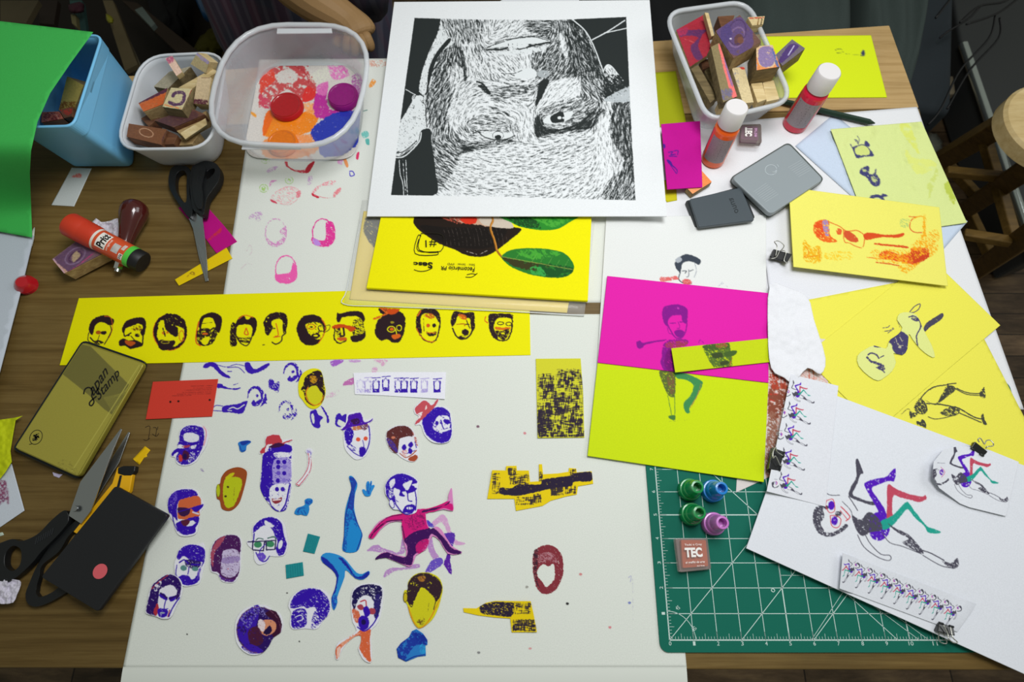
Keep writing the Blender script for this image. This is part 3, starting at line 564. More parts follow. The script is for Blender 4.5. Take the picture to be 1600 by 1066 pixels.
def d(A):
    A.p('75 740 90 690 130 655 180 645 230 655 268 700 275 750 250 800 220 790 200 740 160 745 140 735 100 745', PU, sp=.78, sps=1.7); A.p('80 810 90 760 140 745 160 770 155 830 110 850 85 840', PU, sp=.75, sps=1.6); A.p('165 760 180 770 185 800 170 820 158 805', W); A.p('200 760 250 790 200 845 180 840', PU, sp=.55, sps=1.6); A.l('100 790 130 780 140 800 110 812', 1.3, W); A.l('110 760 140 758', 1.2, W); A.p('90 700 180 650 200 670 110 730', PU)
cut('paper_cutout', 'cut-out bowed head with speckled purple hair at the tip of the blue legs', 'paper cutout', 'd', '66 735 80 690 120 655 170 642 235 648 275 690 280 760 240 810 210 850 150 848 90 852 72 820 80 770', W, d, group=GC)
def d(A):
    A.p('150 180 165 130 215 95 262 85 285 120 295 190 300 240 285 300 240 328 200 325 165 290 155 240 135 220 140 200', '2c1a24', sp=.84, sps=3); A.p('175 230 195 200 240 190 265 225 285 250 275 300 235 325 205 315 180 280', 'd2cf20'); A.l('185 200 170 240 180 290 225 325 270 310 290 260', 1.6, 'e08a18', sp=.8); A.p('195 125 235 125 250 150 225 175 200 160', 'c8901c', sp=.6); A.p('130 130 150 110 160 140 140 200', 'e6dc20', sp=.6)
cut('paper_cutout', 'cut-out blank yellow face with curly black and yellow hair, highest cut-out on the sheet', 'paper cutout', 'c', '115 210 118 165 135 120 165 90 215 70 265 80 285 120 298 190 305 215 298 270 270 325 225 352 180 335 145 290 122 260', 'e4dc14', d, group=GC)
def d(A):
    A.p('435 510 470 470 510 475 580 460 610 480 612 540 595 610 575 660 550 680 500 660 455 620 440 570', W, r=.3); A.p('440 500 480 480 500 520 490 570 470 600 450 590 438 550', PU, sp=.85); A.p('470 580 500 600 520 640 490 640 460 610', PU, sp=.5); A.p('485 475 540 468 560 490 520 500 490 495', 'c87a50', sp=.7); A.p('540 465 590 450 600 480 570 500', '7a4a60', sp=.7)
    A.p('440 470 455 440 465 395 500 385 550 380 570 440 600 440 632 418 625 435 590 455 530 470 470 480 430 500 412 495', '4a14a8', sp=.95); A.p('480 430 530 415 540 450 500 460', '3a1450', sp=.8); A.e(531, 563, 15, 15, 'e2583c'); A.e(583, 557, 15, 15, 'e2583c'); A.l('562 570 572 615 552 615', 1.2, PU); A.p('538 630 550 618 580 620 582 650 565 682 540 670', PU); A.l('605 470 612 560 590 640 560 682', 1.8, PU); A.l('455 610 500 655 550 682', 1.5, PU)
cut('paper_cutout', 'cut-out head with purple brimmed hat and red dot eyes', 'paper cutout', 'c', '408 490 425 470 445 445 455 385 500 372 555 378 575 425 630 412 635 428 605 458 622 500 618 580 600 650 570 688 520 705 480 680 440 630 428 560 430 510', W, d, group=GC)
def d(A):
    A.p('728 550 735 510 790 475 860 470 905 500 915 540 870 545 820 560 810 620 800 660 760 640 740 600', '5e2c2c', sp=.92); A.p('728 560 745 600 790 650 810 660 790 600 750 560', '4a3090', sp=.7); A.e(775, 550, 14, 9, 'd07a60'); A.p('812 600 830 555 900 545 925 590 930 640 900 680 860 690 830 660', W); A.p('835 610 855 598 868 620 855 640 838 630', PU); A.p('878 600 900 580 915 600 900 620 885 615', PU); A.p('885 620 910 640 900 665 880 655', PU)
    A.l('820 660 860 688 900 672 935 640', 1.6, 'b05a40'); A.p('885 690 930 670 945 690 915 716 880 705', 'a84c30'); A.l('835 650 870 660 925 640', 1.2, PU); A.p('905 510 940 560 945 610 930 590', 'c06a60', sp=.6); A.p('835 640 870 640 860 680 840 665', 'e0a8a0', sp=.6); A.l('920 560 935 620', 1.5, PU, sp=.7)
cut('paper_cutout', 'cut-out tilted skull-like face with curly brown hair', 'paper cutout', 'c', '722 550 735 500 790 468 850 465 905 485 925 530 948 590 950 640 948 690 920 718 880 715 830 690 800 665 760 645 735 600', W, d, group=GC)
def d(A):
    A.p('975 440 990 390 1040 350 1110 340 1160 370 1175 430 1180 520 1160 570 1110 588 1050 570 1005 530 985 480', PU, sp=.93); A.p('1060 440 1090 400 1150 400 1168 430 1165 480 1130 520 1080 510 1050 480', W, sp=.75, sps=3); A.p('975 400 1000 385 1010 450 990 500', PU); A.p('1000 440 1030 400 1040 480 1080 540 1040 540', PU, sp=.9); A.e(1078, 450, 12, 16, PU); A.p('1120 430 1160 425 1168 450 1140 455', PU); A.l('1105 430 1125 490 1150 485', 1.8, PU); A.l('1100 508 1168 490', 3, W); A.p('1110 515 1150 505 1140 525', PU)
    A.p('925 350 960 310 990 292 1020 310 1045 325 1080 285 1085 295 1060 340 1000 400 960 440 930 460 930 445 960 400 935 385', 'c4505a'); A.e(1002, 343, 6, 16, 'e8d4d4', rot=10); A.p('940 390 980 370 970 400 955 420', 'eae2e4', sp=.7)
cut('paper_cutout', 'cut-out round purple bearded head with a tilted red hat, below the white strip of stamps', 'paper cutout', 'c', '918 350 950 310 985 286 1020 302 1045 315 1085 280 1090 298 1075 335 1130 335 1165 365 1182 430 1186 520 1165 575 1110 592 1040 580 990 530 965 465 930 465 925 445 950 405 925 385', W, d, group=GC)
def leg(A): A.p('375 85 400 90 412 115 402 140 400 180 392 250 370 240 360 250 375 180 385 130', '2440a8', sp=.85); A.p('345 450 350 380 355 280 365 250 400 270 415 340 380 300 365 380 360 450', '1c50b0', sp=.5); A.l('345 450 352 300 378 180 384 130', 1.4, '1a2c90'); A.l('392 250 412 310 436 360 434 390 412 452', 1.6, '1a2c90', sp=.9)
cut('paper_cutout', 'bright blue cut-out leg with pointed foot upwards', 'paper cutout', 'd', '372 82 390 80 412 110 412 135 402 170 398 240 415 310 438 365 436 395 412 458 342 455 346 380 352 260 372 180 384 135', '1e88d0', leg, group=GC)
cut('paper_cutout', 'small blue cut-out open hand beside the blue leg', 'paper cutout', 'd', '438 148 450 145 460 155 458 125 464 105 474 106 476 120 482 102 488 106 486 125 494 122 502 128 486 158 478 178 452 178', '2a8ad4', lambda A: (A.l('470 115 466 150', 1, '1a3aa0', sp=.8), A.l('484 112 478 150', 1, '1a3aa0', sp=.8), A.p('460 150 478 155 472 172', '1a5ab8', sp=.6)), group=GC, sm=2, lift=.0004)
cut('paper_cutout', 'small blue cut-out fist with raised thumb', 'paper cutout', 'd', '96 266 108 240 130 232 150 222 148 200 165 190 186 194 188 212 170 228 172 245 160 278 130 272 115 275', '2384cc', lambda A: (A.p('155 200 185 198 180 215 160 222', '1a4ab0', sp=.7), A.l('110 260 130 240 150 240', 1, '1a3aa0'), A.l('130 255 140 272', 1, '1a3aa0'), A.l('145 250 155 270', 1, '1a3aa0'), A.l('120 240 115 268', 1, '1a3aa0')), group=GC, sm=2, lift=.0004)
for lab, o_ in (('upper of two small teal cut-out squares, beside the blue legs', '165 368 226 384 198 470 140 458'), ('lower of two small teal cut-out squares, above the bowed head', '52 526 138 512 144 580 56 596')):
    q_ = pts(o_)
    cut('paper_cutout', lab, 'paper cutout', 'd', q_, '1f8a90', lambda A, q_=q_: [A.l([q_[0] * (1 - t) + q_[1] * t, q_[3] * (1 - t) + q_[2] * t], .8, '14707c', sp=.7) for t in (.12, .26, .4, .54, .68, .82)], group='teal paper squares', sm=1, lift=.0004)
def d(A):
    A.p('232 485 262 500 300 540 320 575 318 600 305 660 290 690 300 740 285 700 290 670 300 630 310 590 280 550 245 520', '1a28a0'); A.p('320 490 345 498 380 545 400 578 430 585 470 558 472 580 440 598 400 590 370 550 340 515', '1a28a0', sp=.93); A.p('285 690 310 680 312 710 298 748 288 730', '1c48b8', sp=.6)
cut('paper_cutout', 'blue cut-out pair of bent legs above the bowed head', 'paper cutout', 'd', '230 485 255 465 300 470 345 490 380 530 410 565 440 572 470 556 476 572 445 600 405 595 368 560 352 555 350 585 330 640 312 690 314 715 298 755 286 735 284 690 300 650 310 590 285 550 240 515', '2a8ed2', d, group=GC, sm=2)
def d(A):
    A.p('635 290 645 260 720 245 755 262 765 320 780 350 760 350 700 370 650 400 640 340', 'd01878', r=.3); A.p('470 385 490 355 530 310 590 275 645 268 640 300 580 305 530 345 495 392', 'd01878', r=.3); A.p('735 245 800 230 870 205 880 215 895 222 895 252 850 240 800 258 740 268', 'd01878', r=.3)
    A.l('480 390 500 360 560 310 640 300', 2, '4a1048', sp=.8); A.l('500 350 560 290 640 272', 1.2, '4a1048', sp=.6); A.p('740 262 800 250 850 228 880 205 870 222 800 240 750 250', '3a1050', sp=.85); A.p('650 400 700 360 760 345 800 340 860 400 890 440 940 460 920 472 870 460 830 400 790 370 770 400 740 450 700 480 690 525 650 525 600 505 560 492 505 500 510 485 560 462 600 475 660 485 665 430', '3c0c58', sp=.97)
    A.p('710 430 740 400 775 400 760 445 720 470', 'c01870', sp=.8); A.p('655 285 700 260 745 270 755 320 720 345 690 350 660 320', '8a1460', sp=.4); A.l('640 330 655 400', 1.6, '4a1048'); A.l('690 275 695 330', 1, '6a1050', sp=.7); A.e(718, 335, 4, 3, '3a0840')
cut('paper_cutout', 'magenta and plum cut-out running body holding a pink bottle', 'paper cutout', 'd', '470 388 485 355 525 305 590 275 650 266 725 243 760 243 810 230 868 203 872 178 882 150 886 140 892 142 895 180 898 215 897 254 850 246 800 258 760 268 768 320 785 345 810 332 840 350 890 430 942 460 925 472 870 470 830 405 795 380 780 405 760 450 710 480 690 532 650 528 560 490 505 500 520 478 560 460 660 485 648 410 636 330 638 308 580 312 530 350 495 394', 'd888c0', d, z=.0024, group=GC, sm=2)
def d(A):
    A.p('560 170 558 120 590 80 640 65 690 82 718 110 690 120 705 135 680 140 640 110 600 140 600 180 610 210 590 205 570 190', PU, sp=.9); A.p('575 110 600 90 605 110 585 140', W, sp=.8); A.p('570 150 595 145 595 180 575 185', W, sp=.5); A.p('625 105 650 100 640 130 620 125', PU); A.p('625 110 660 150 640 160 655 180 625 175 630 150 600 135', PU); A.p('660 150 690 135 715 140 700 155 668 165', PU); A.p('645 120 690 100 680 130 665 150', W)
    A.l('668 165 672 200 690 205', 1.8, PU); A.p('645 245 665 225 700 222 708 240 690 262 650 262', PU); A.e(678, 240, 16, 7, W); A.l('672 232 674 248', .9, PU); A.l('685 230 687 246', .9, PU); A.l('605 215 630 250 660 270 690 264', 2, PU); A.l('705 150 712 200 708 250', 1.8, PU); A.e(588, 218, 12, 22, W, rot=-20); A.e(588, 218, 12, 22, PU, ring=1.2, rot=-20); A.l('600 175 610 200 625 210', 1, PU, sp=.6)
cut('paper_cutout', 'large cut-out angry purple and white head on top of the magenta body', 'paper cutout', 'd', '555 165 555 120 585 78 640 62 695 78 722 108 718 150 715 210 714 255 690 270 655 272 625 250 595 245 575 220 575 200', W, d, z=.0031, group=GC)
def d(A):
    A.p('400 880 430 855 480 850 478 900 480 980 485 1010 465 1010 430 960 425 930 432 890 400 890 350 930 325 960 315 1000 306 990 310 940', 'd9653c', sp=.9); A.p('330 925 380 885 425 868 420 880 360 920 340 940', 'e8a488', sp=.6); A.p('310 950 330 940 325 980 315 995', 'ecc0b0')
    A.p('388 740 392 670 420 635 480 625 530 632 538 690 525 780 500 830 460 855 420 850 395 810', W); A.p('388 720 392 665 430 632 490 624 535 640 538 690 520 790 505 770 500 720 470 680 430 690 410 720 400 760', '1c1450', sp=.72, sps=2); A.p('500 690 530 680 520 780 500 790', '2c2070', sp=.8); A.p('390 750 420 760 430 800 410 820 395 790', 'd46a48', sp=.8)
    A.p('412 735 435 725 450 745 430 755', 'a84050'); A.p('470 750 500 745 505 770 480 775', 'a84050'); A.l('430 712 455 705 460 735', 1.8, 'c03848'); A.p('445 745 465 735 480 770 460 790 448 775', PU); A.p('420 800 440 782 470 795 470 840 440 858 422 835', PU); A.e(446, 815, 12, 14, '1a0c50'); A.l('520 780 490 830 450 860 415 840', 2, PU)
cut('paper_cutout', 'cut-out face with round open mouth on two orange legs', 'paper cutout', 'd', '382 740 386 665 415 630 480 618 538 630 545 690 530 790 505 835 482 860 484 930 488 1010 470 1020 440 1000 418 950 430 925 432 885 400 890 355 930 330 970 318 1005 304 998 305 950 320 915 370 890 410 858 390 815', W, d, group=GC, sm=2)
def d(A):
    A.p('665 690 670 620 710 575 770 568 820 595 842 640 830 690 800 720 790 680 740 640 710 690 690 740 672 720', '33202a', sp=.88, sps=2.6); A.p('690 745 712 690 745 645 790 680 808 710 800 760 760 820 735 838 705 810 685 780', 'cfc91c', r=1); A.e(657, 690, 12, 24, 'c8b41c'); A.e(657, 690, 11, 24, '3a2420', ring=1); A.e(740, 595, 20, 16, 'a8702c', sp=.6); A.l('672 740 700 815 735 842 780 800 830 700', 1.6, 'd88a1c', sp=.9)
    A.p('715 815 740 790 755 800 745 830', '6a5020', sp=.5); A.l('775 720 770 760', 1, '8a8020', sp=.6); A.l('815 690 800 750', 1.5, '402a20', sp=.6)
cut('paper_cutout', 'cut-out blank yellow face with short dark hair and an ear', 'paper cutout', 'd', '645 690 652 655 668 650 672 610 710 572 770 565 825 590 845 640 838 690 820 750 790 805 735 846 705 830 680 780 665 725 650 712', 'd8d018', d, group=GC)
def d(A):
    A.p('615 930 680 870 720 860 765 900 765 930 720 930 690 950 650 1010 615 990', '1c38a0', sp=.62, sps=3); A.p('700 870 750 880 768 915 730 925', '16309a', sp=.7); A.l('620 990 655 1010 700 990 755 980', 1.6, '162c90'); A.e(745, 950, 18, 26, '2a9ad8', sp=.6)
cut('paper_cutout', 'blue cut-out torso below the blank yellow face with the ear', 'paper cutout', 'd', '612 950 635 920 675 890 690 860 712 850 745 872 768 905 768 930 758 932 760 985 720 990 660 1015 620 995', '2a7cc8', d, group=GC, sm=1)
def d(A):
    A.z(440, 560, .2252)
    for i, (x, c, s1) in enumerate(((545, 'c0b8e4', .5), (598, 'a89ad8', .6), (655, PU, .85), (722, PU, .8), (808, PU, .6), (850, PU, .95), (917, PU, .9), (990, 'b0a4dc', .7), (1078, PU, .95))):
        y0 = 140 - (10 if x == 722 else 0); h_ = 90
        A.p([(x - 25, y0 + 20), (x - 16, y0 + 12), (x - 16, y0 + h_ - 18), (x + 16, y0 + h_ - 18), (x + 16, y0 + 12), (x + 27, y0 + 20), (x + 24, y0 + h_ + 8), (x - 24, y0 + h_ + 8)], c, sp=s1, sm=0, r=.5)
        A.l([(x - 10, y0 + 25), (x, y0 + 5), (x + 12, y0 + 25)], .9, c, sp=s1)
        if i: A.l([(x - 25, y0 - 5 + i), (x + 32, y0 - 8 + i)], 1.3, c, sm=0, sp=s1)
    A.e(1078, 212, 12, 7, W)
cut('paper_strip', 'small white paper strip with a row of purple U-shaped stamps, on the off-white sheet', 'paper strip', 'c', '498 102 700 96 1140 96 1132 284 700 258 508 250', 'ebebf4', d, sm=1, lift=.002)
def dblk(seed, boxes, lo=.5):
    def f(A):
        A.weave = 1
        for x0, y0, x1, y1, s1 in boxes:
            A.p([(x0, y0), (x1, y0), (x1, y1), (x0, y1)], '2c2236', r=1.1, sp=.3 + s1 * .45, sm=0, al=.92)
        A.weave = 0
    return f
cut('paper_cutout', 'yellow paper rectangle printed with a dark crosshatched block', 'paper cutout', 'e', '278 42 420 41 428 150 432 292 284 293', 'd2d030', dblk(1, [(283, 90, 428, 290, .42), (296, 96, 336, 148, .75), (345, 75, 400, 130, .35), (335, 150, 372, 210, .75), (284, 205, 330, 275, .8), (380, 150, 416, 195, .6), (345, 235, 375, 265, .6), (385, 230, 425, 275, .8), (284, 270, 430, 290, .6), (372, 75, 420, 140, .3)]), sm=1, lift=.0008)
def d(A):
    A.p('165 470 165 450 200 452 225 440 290 440 300 425 345 418 385 412 400 405 450 400 458 415 450 430 400 432 390 445 350 450 320 455 290 462 230 475 200 475', '2a2038', sp=.95); dblk(2, [(140, 405, 165, 470, .3), (190, 388, 215, 410, .7), (195, 408, 255, 440, .6), (270, 470, 295, 498, .8), (325, 445, 365, 475, .75), (370, 445, 405, 470, .5), (215, 480, 270, 505, .35), (385, 392, 405, 410, .5), (288, 400, 300, 430, .5)])(A)
cut('paper_cutout', 'torn yellow paper piece with stepped towers and a dark band printed along it', 'paper cutout', 'e', '140 395 183 396 184 382 217 381 218 396 256 396 260 432 288 430 288 376 298 376 301 408 350 405 382 400 383 388 406 390 408 402 455 398 460 438 412 446 408 472 375 478 325 492 300 508 215 524 210 486 124 486', 'e8cc10', d, sm=1, lift=.004)
def d(A):
    A.p('100 825 150 812 190 815 210 830 200 858 150 855 110 850', '2a2038', sp=.72); dblk(3, [(185, 814, 210, 832, .9), (172, 840, 200, 860, .85), (205, 868, 275, 903, .7), (212, 815, 262, 850, .45), (112, 820, 140, 835, .7), (205, 885, 278, 905, .6)])(A); A.l('205 866 270 858', 1.2, 'e8cc10')
cut('paper_cutout', 'gun-shaped yellow paper piece with dark printed blocks, lowest on the sheet', 'paper cutout', 'e', '48 832 90 833 120 815 150 809 262 810 270 845 282 908 202 909 197 865 150 862 95 855 50 845', 'e8cc10', d, sm=1, lift=.003)
# ================================================================ the woodcut poster: black ink, strokes cut along the forms of the face
def blur(a, r):
    for _ in range(2):
        for ax in (0, 1):
            n = int(r); c = np.cumsum(np.concatenate([np.repeat(np.take(a, [0], ax), n + 1, ax), a, np.repeat(np.take(a, [-1], ax), n, ax)], ax), ax)
            m = a.shape[ax]; a = (np.take(c, range(2 * n + 1, 2 * n + 1 + m), ax) - np.take(c, range(0, m), ax)) / (2 * n + 1)
    return a
def woodcut():
    A = Art(568, -8, 1050, 345, 'e7eaec', 2.2); k = .319; ox, oy = 560, 0
    T = Art(568, -8, 1050, 345, (.2, 0, 0), 2.2); T.z(ox, oy, k)
    def tp(s, v, b=0, al=1.):
        U = Art(568, -8, 1050, 345, (0, 0, 0), 2.2); U.z(ox, oy, k); U.p(s, (1, 1, 1), .4, sm=1 if b else 0); m = U.im[..., 0]
        if b: m = blur(m, b)
        T.im[..., 0] = T.im[..., 0] * (1 - m * al) + v * m * al
    # soft tones of the upside-down face: chin on top, forehead below
    tp('400 95 1060 95 1210 350 1220 500 1240 980 370 960 340 470 440 200', .2, 6)
    tp('400 95 640 100 640 170 560 210 470 190 420 150', .5, 5); tp('640 100 830 100 830 180 700 190 640 240 600 200', .18, 5); tp('570 230 600 230 640 330 650 380 620 370 590 320', .6, 3)
    tp('460 200 520 260 500 420 430 440 370 480 340 560 350 470 370 320 410 240', .68, 5); tp('450 330 525 340 520 380 470 470 440 460', .22, 4); tp('330 440 440 420 460 480 430 640 370 640 335 560', .62, 5)
    tp('350 640 440 620 520 700 500 780 420 900 370 940 385 860 360 740', .55, 5); tp('490 690 560 700 750 680 770 710 640 750 520 745', .66, 3); tp('500 720 560 715 570 745 520 742', .95, 2); tp('600 735 745 700 750 715 650 745', .85, 2)
    tp('460 500 700 470 800 560 800 640 520 660 450 620', .13, 4); tp('480 640 600 560 760 600 780 650 690 640 590 640 560 670', .38, 3); tp('640 440 760 420 880 410 880 450 760 470 680 500', .5, 4); tp('650 520 740 560 720 570 660 540', .55, 2)
    tp('630 250 680 215 860 180 935 200 900 225 700 240 640 262', .62, 2); tp('650 230 760 195 860 188 930 205 820 212 700 230', .15, 2); tp('730 225 820 212 825 235 740 245', .08, 1)
    tp('930 130 1000 120 1030 230 1010 300 960 340 900 250 900 180', .55, 5); tp('980 150 1010 180 1030 240 1010 290 990 230', .12, 3); tp('1000 120 1080 110 1200 320 1220 440 1100 500 1080 390 1000 380 1030 280', .74, 5); tp('1040 150 1100 150 1190 320 1180 400 1120 300 1080 250', .85, 4)
    tp('1080 385 1210 400 1215 490 1080 490', .55, 1); tp('585 240 640 250 650 330 700 375 640 390 600 350', .45, 3); tp('1205 420 1330 400 1332 450 1205 490', .8, 3); tp('940 390 1075 392 1075 470 960 500 900 520 880 470', .1, 3); tp('890 400 935 392 915 440 885 500 865 520 875 460', .97, 1.2)
    tp('580 400 610 410 645 455 630 460 590 425', .97, 1); tp('500 230 525 320 530 380 520 400 512 330 495 250', .9, 1); tp('785 240 800 250 805 330 795 330 785 280', .9, 1); tp('800 250 850 240 862 380 770 380 790 345', .1, 1)
    tp('855 610 880 560 920 530 1000 500 1100 490 1190 500 1205 580 1170 620 1080 655 950 668 885 680 860 650', .5, 4); tp('860 600 880 560 900 600 930 630 1000 630 1080 600 1130 560 1195 545 1205 580 1170 625 1090 655 950 668 882 680 862 640', .97, 1.5); tp('1120 560 1190 530 1200 560 1150 600', .8, 3)
    tp('830 540 860 540 850 660 800 640', .12, 3); tp('520 760 800 690 1180 650 1190 900 1060 980 800 970 500 900', .15, 6); tp('840 750 1060 680 1160 620 1160 700 900 800', .22, 5); tp('1170 600 1230 600 1240 900 1180 960', .09, 4)
    tp('1250 500 1335 500 1345 760 1357 980 1240 980 1250 900 1300 800 1240 680 1235 600', .76, 2); tp('1200 930 1260 860 1340 880 1350 980 1200 980', .6, 3); tp('440 930 840 960 1060 975 1060 985 400 960', .12, 3)
    tp('205 600 260 500 285 468 328 468 325 560 330 620 300 690 240 740 185 740', .38, 2); tp('400 110 430 190 360 260 330 340 305 440 330 460 340 360 380 270 440 200 470 215 420 120', .32, 2); tp('560 960 560 960 560 961', .1, 0)
    tp('600 255 780 250 790 340 770 378 660 380 620 330', .18, 5); tp('860 240 1000 260 1000 380 865 380', .62, 1.5); tp('830 100 1000 100 1000 150 930 190 830 150', .6, 3); tp('550 250 620 330 640 400 560 410 530 330', .2, 3)
    # stroke directions (x, y, degrees)
    D = [(430, 130, 70), (600, 130, 80), (750, 120, -45), (880, 120, 0), (1000, 140, 80), (1080, 200, 60), (1150, 320, 65), (370, 300, -60), (430, 300, 110), (480, 330, 75), (560, 320, 70), (350, 500, -65), (400, 520, -60), (460, 470, -55), (400, 650, -80), (400, 800, 35), (440, 900, 30), (420, 720, 40),
         (600, 480, -20), (700, 500, 20), (520, 560, -60), (560, 530, -35), (650, 520, 5), (740, 560, 30), (780, 620, 80), (620, 600, 0), (680, 640, 0), (500, 640, 60), (560, 720, 8), (700, 715, -10), (560, 800, 6), (700, 820, 2), (800, 780, -3), (900, 760, -14), (1000, 740, -17), (1100, 700, -20), (600, 900, 5), (760, 900, -2), (900, 880, -12), (1040, 860, -18), (1100, 930, -30), (1000, 960, -25), (880, 960, -4),
         (700, 300, 40), (760, 280, 60), (830, 300, 80), (930, 300, -60), (900, 350, -40), (700, 210, -10), (850, 190, 0), (960, 230, -60), (800, 440, -5), (900, 470, -60), (1000, 450, -35), (1050, 430, -40), (1120, 440, 60), (1180, 470, 50), (940, 540, -25), (1050, 530, -20), (1130, 520, -40), (870, 620, 70), (960, 650, 5), (1080, 640, -20), (1180, 560, -55), (1210, 700, 80), (1200, 620, 85), (1240, 800, 75), (1200, 900, -60), (1290, 600, 85), (1300, 700, 80), (1320, 850, -70), (1280, 920, -60), (1300, 450, -30), (240, 600, -60), (290, 520, -70), (250, 690, -50), (650, 430, 10), (830, 600, 85), (420, 420, -60), (1220, 520, 80), (640, 360, 60), (540, 420, -40)]
    D = np.array(D, float); dx = ox + D[:, 0] * k; dy = oy + D[:, 1] * k; th = np.radians(D[:, 2]) * 2
    X, Y = A.X, A.Y; cs = np.zeros(X.shape); sn = np.zeros(X.shape); ws = np.zeros(X.shape)
    for x, y, t in zip(dx, dy, th):
        wgt = 1 / ((X - x) ** 2 + (Y - y) ** 2 + 20) ** 1.6; cs += wgt * math.cos(t); sn += wgt * math.sin(t)
    ang = np.arctan2(sn, cs) / 2 + (fnoise(X, Y, 9.) - .5) * .9
    N0 = rng.random(X.shape); N0 = N0 + .55 * np.roll(N0, 1, 0) + .55 * np.roll(N0, 1, 1) + .3 * np.roll(np.roll(N0, 1, 0), 1, 1); h, w_ = X.shape; jj, ii = np.mgrid[0:h, 0:w_].astype(float)
    acc = N0.copy(); cnt = 1; vx, vy = np.cos(ang), np.sin(ang)
    for sgn in (1, -1):
        px, py = ii.copy(), jj.copy(); lx, ly = vx * sgn, vy * sgn
        for st in range(7):
            px += lx; py += ly; a = np.clip(px.round().astype(int), 0, w_ - 1); b = np.clip(py.round().astype(int), 0, h - 1)
            acc += N0[b, a]; cnt += 1; nx, ny = vx[b, a], vy[b, a]; s_ = np.sign(nx * lx + ny * ly); s_[s_ == 0] = 1; lx, ly = nx * s_, ny * s_
    acc /= cnt; acc = acc - blur(acc, 10); rk = np.argsort(np.argsort(acc.ravel())).reshape(acc.shape) / acc.size
    ink = np.clip((T.im[..., 0] - rk) * 4.5 + .5, 0, 1); ink = .45 * ink + .55 * blur(ink, 1)
    g = (fnoise(X, Y, 1.4) - .5) * .05
    kk = np.array([.165, .185, .185]); wh = np.array([.91, .925, .935])
    frame = Art(568, -8, 1050, 345, (0, 0, 0), 2.2); frame.p('647.7 28 740 30.5 860 31.5 978.5 26.5 985 170 993 313 905 311 770 307 611 305 628 170', (1, 1, 1), .25, sm=0, raw=True)
    B = Art(568, -8, 1050, 345, (0, 0, 0), 2.2); B.im = wh * (1 - ink[..., None]) + kk * ink[..., None] + g[..., None]; B.z(ox, oy, k); K2 = '2a2f2f'; W2 = 'dfe4e6'
    # solid grounds and the white lines cut in them
    B.p('260 70 402 92 395 150 345 255 312 350 298 450 330 470 345 420 350 350 330 460 335 640 300 470 270 470 258 520 215 580 150 650', K2, .6, sm=0)
    B.p('405 120 440 190 470 210 400 260 350 340 330 455 300 450 305 380 330 300 370 220', W2, .9, sp=.7, sps=1.8)
    B.p('440 190 380 260 345 340 335 440 325 460 338 455 355 380 390 280 450 205', K2, .5)
    B.p('212 585 262 500 285 468 330 466 327 560 335 640 305 650 300 690 240 735 180 742', W2, .4, sm=0, sp=.74, sps=1.7)
    B.p('150 960 176 782 205 765 250 735 290 700 308 640 352 634 356 690 372 780 380 860 388 900 366 958', K2, .5)
    B.l('176 772 220 768 262 735 300 690 308 650', 1.8, W2, .3); B.l('178 748 215 745 250 722 285 690', 1.5, K2); B.l('232 438 262 455 280 465', 1.1, W2); B.l('280 465 265 475 262 520 215 585', 1, W2)
    for a, b in ((200, 222), (218, 232), (232, 241)): B.l([(a, 785), (a + 4, 850), (b - 4, 900), (b, 958)], 1.1, W2, .3, sp=.9 if a == 200 else .62, sps=2.6)
    B.p('1052 98 1320 80 1332 440 1300 395 1262 350 1240 328 1215 318 1200 350 1185 310 1150 220 1110 155', K2, .4); B.l('1048 95 1110 150 1150 220 1185 310 1200 352', 1.7, W2, .2); B.l('1200 350 1215 320 1240 325 1280 375 1330 432', 1.5, W2, .2)
    B.l('1145 195 1220 155 1305 100', 1.7, W2, .2); B.l('1205 162 1260 150 1315 138', 1.4, W2, .2); B.p('1205 380 1290 370 1325 420 1270 460 1210 480', K2, .8, sp=.66, sps=2.5); B.p('1230 470 1330 425 1335 495 1210 495', 'b9c0c4', .5, sp=.8)
    # eyes
    B.p('905 590 935 565 1010 550 1050 545 1040 575 1000 600 950 608 915 605', W2, .4); B.p('942 570 1000 548 1008 590 1000 598 952 602', K2, .4); B.e(985, 577, 10, 8, W2); B.e(1005, 578, 6, 5, W2); B.l('905 615 950 622 1000 618', 1, W2, sp=.7)
    B.p('590 650 640 655 700 650 745 655 755 668 700 684 640 680 605 668', W2, .4); B.l('585 645 620 672 680 686 730 680 765 665', 1.5, K2); B.e(684, 672, 16, 11, K2); B.e(684, 664, 27, 20, K2, ring=.7, sp=.8); B.l('560 655 585 645 600 650', 1.6, K2)
    # teeth and mouth line
    B.p('640 235 700 205 780 190 880 182 940 198 900 212 800 218 720 228', W2, .6); B.p('650 262 760 245 900 228 940 215 900 250 800 262 700 268', W2, .8, sp=.7); B.l('628 244 700 242 740 232 790 240 860 222 938 206', 2.6, K2, .6); B.l('640 232 700 200 780 186 880 178 940 196', 1, K2, sp=.8); B.l('630 235 650 225 760 190 850 180 930 198', 1.2, K2, sp=.8)
    for x in (735, 755, 778, 800, 825): B.l([(x, 215), (x + 1, 240)], 1.1, K2, sp=.9)
    B.p('740 222 820 212 822 232 745 240', W2, .4, sp=.75); B.p('770 345 800 335 862 340 868 378 780 382', W2, .6); B.e(905, 362, 30, 18, 'a9b0b3', sp=.8); B.p('895 400 935 392 915 440 885 500 868 520 872 480', K2, .6, sp=.85); B.l('580 400 610 412 645 458', 2.6, K2); B.l('700 360 760 360 800 345', 1, K2, sp=.8)
    m = frame.im[..., :1]; A.im = A.im * (1 - m) + B.im * m
    return A
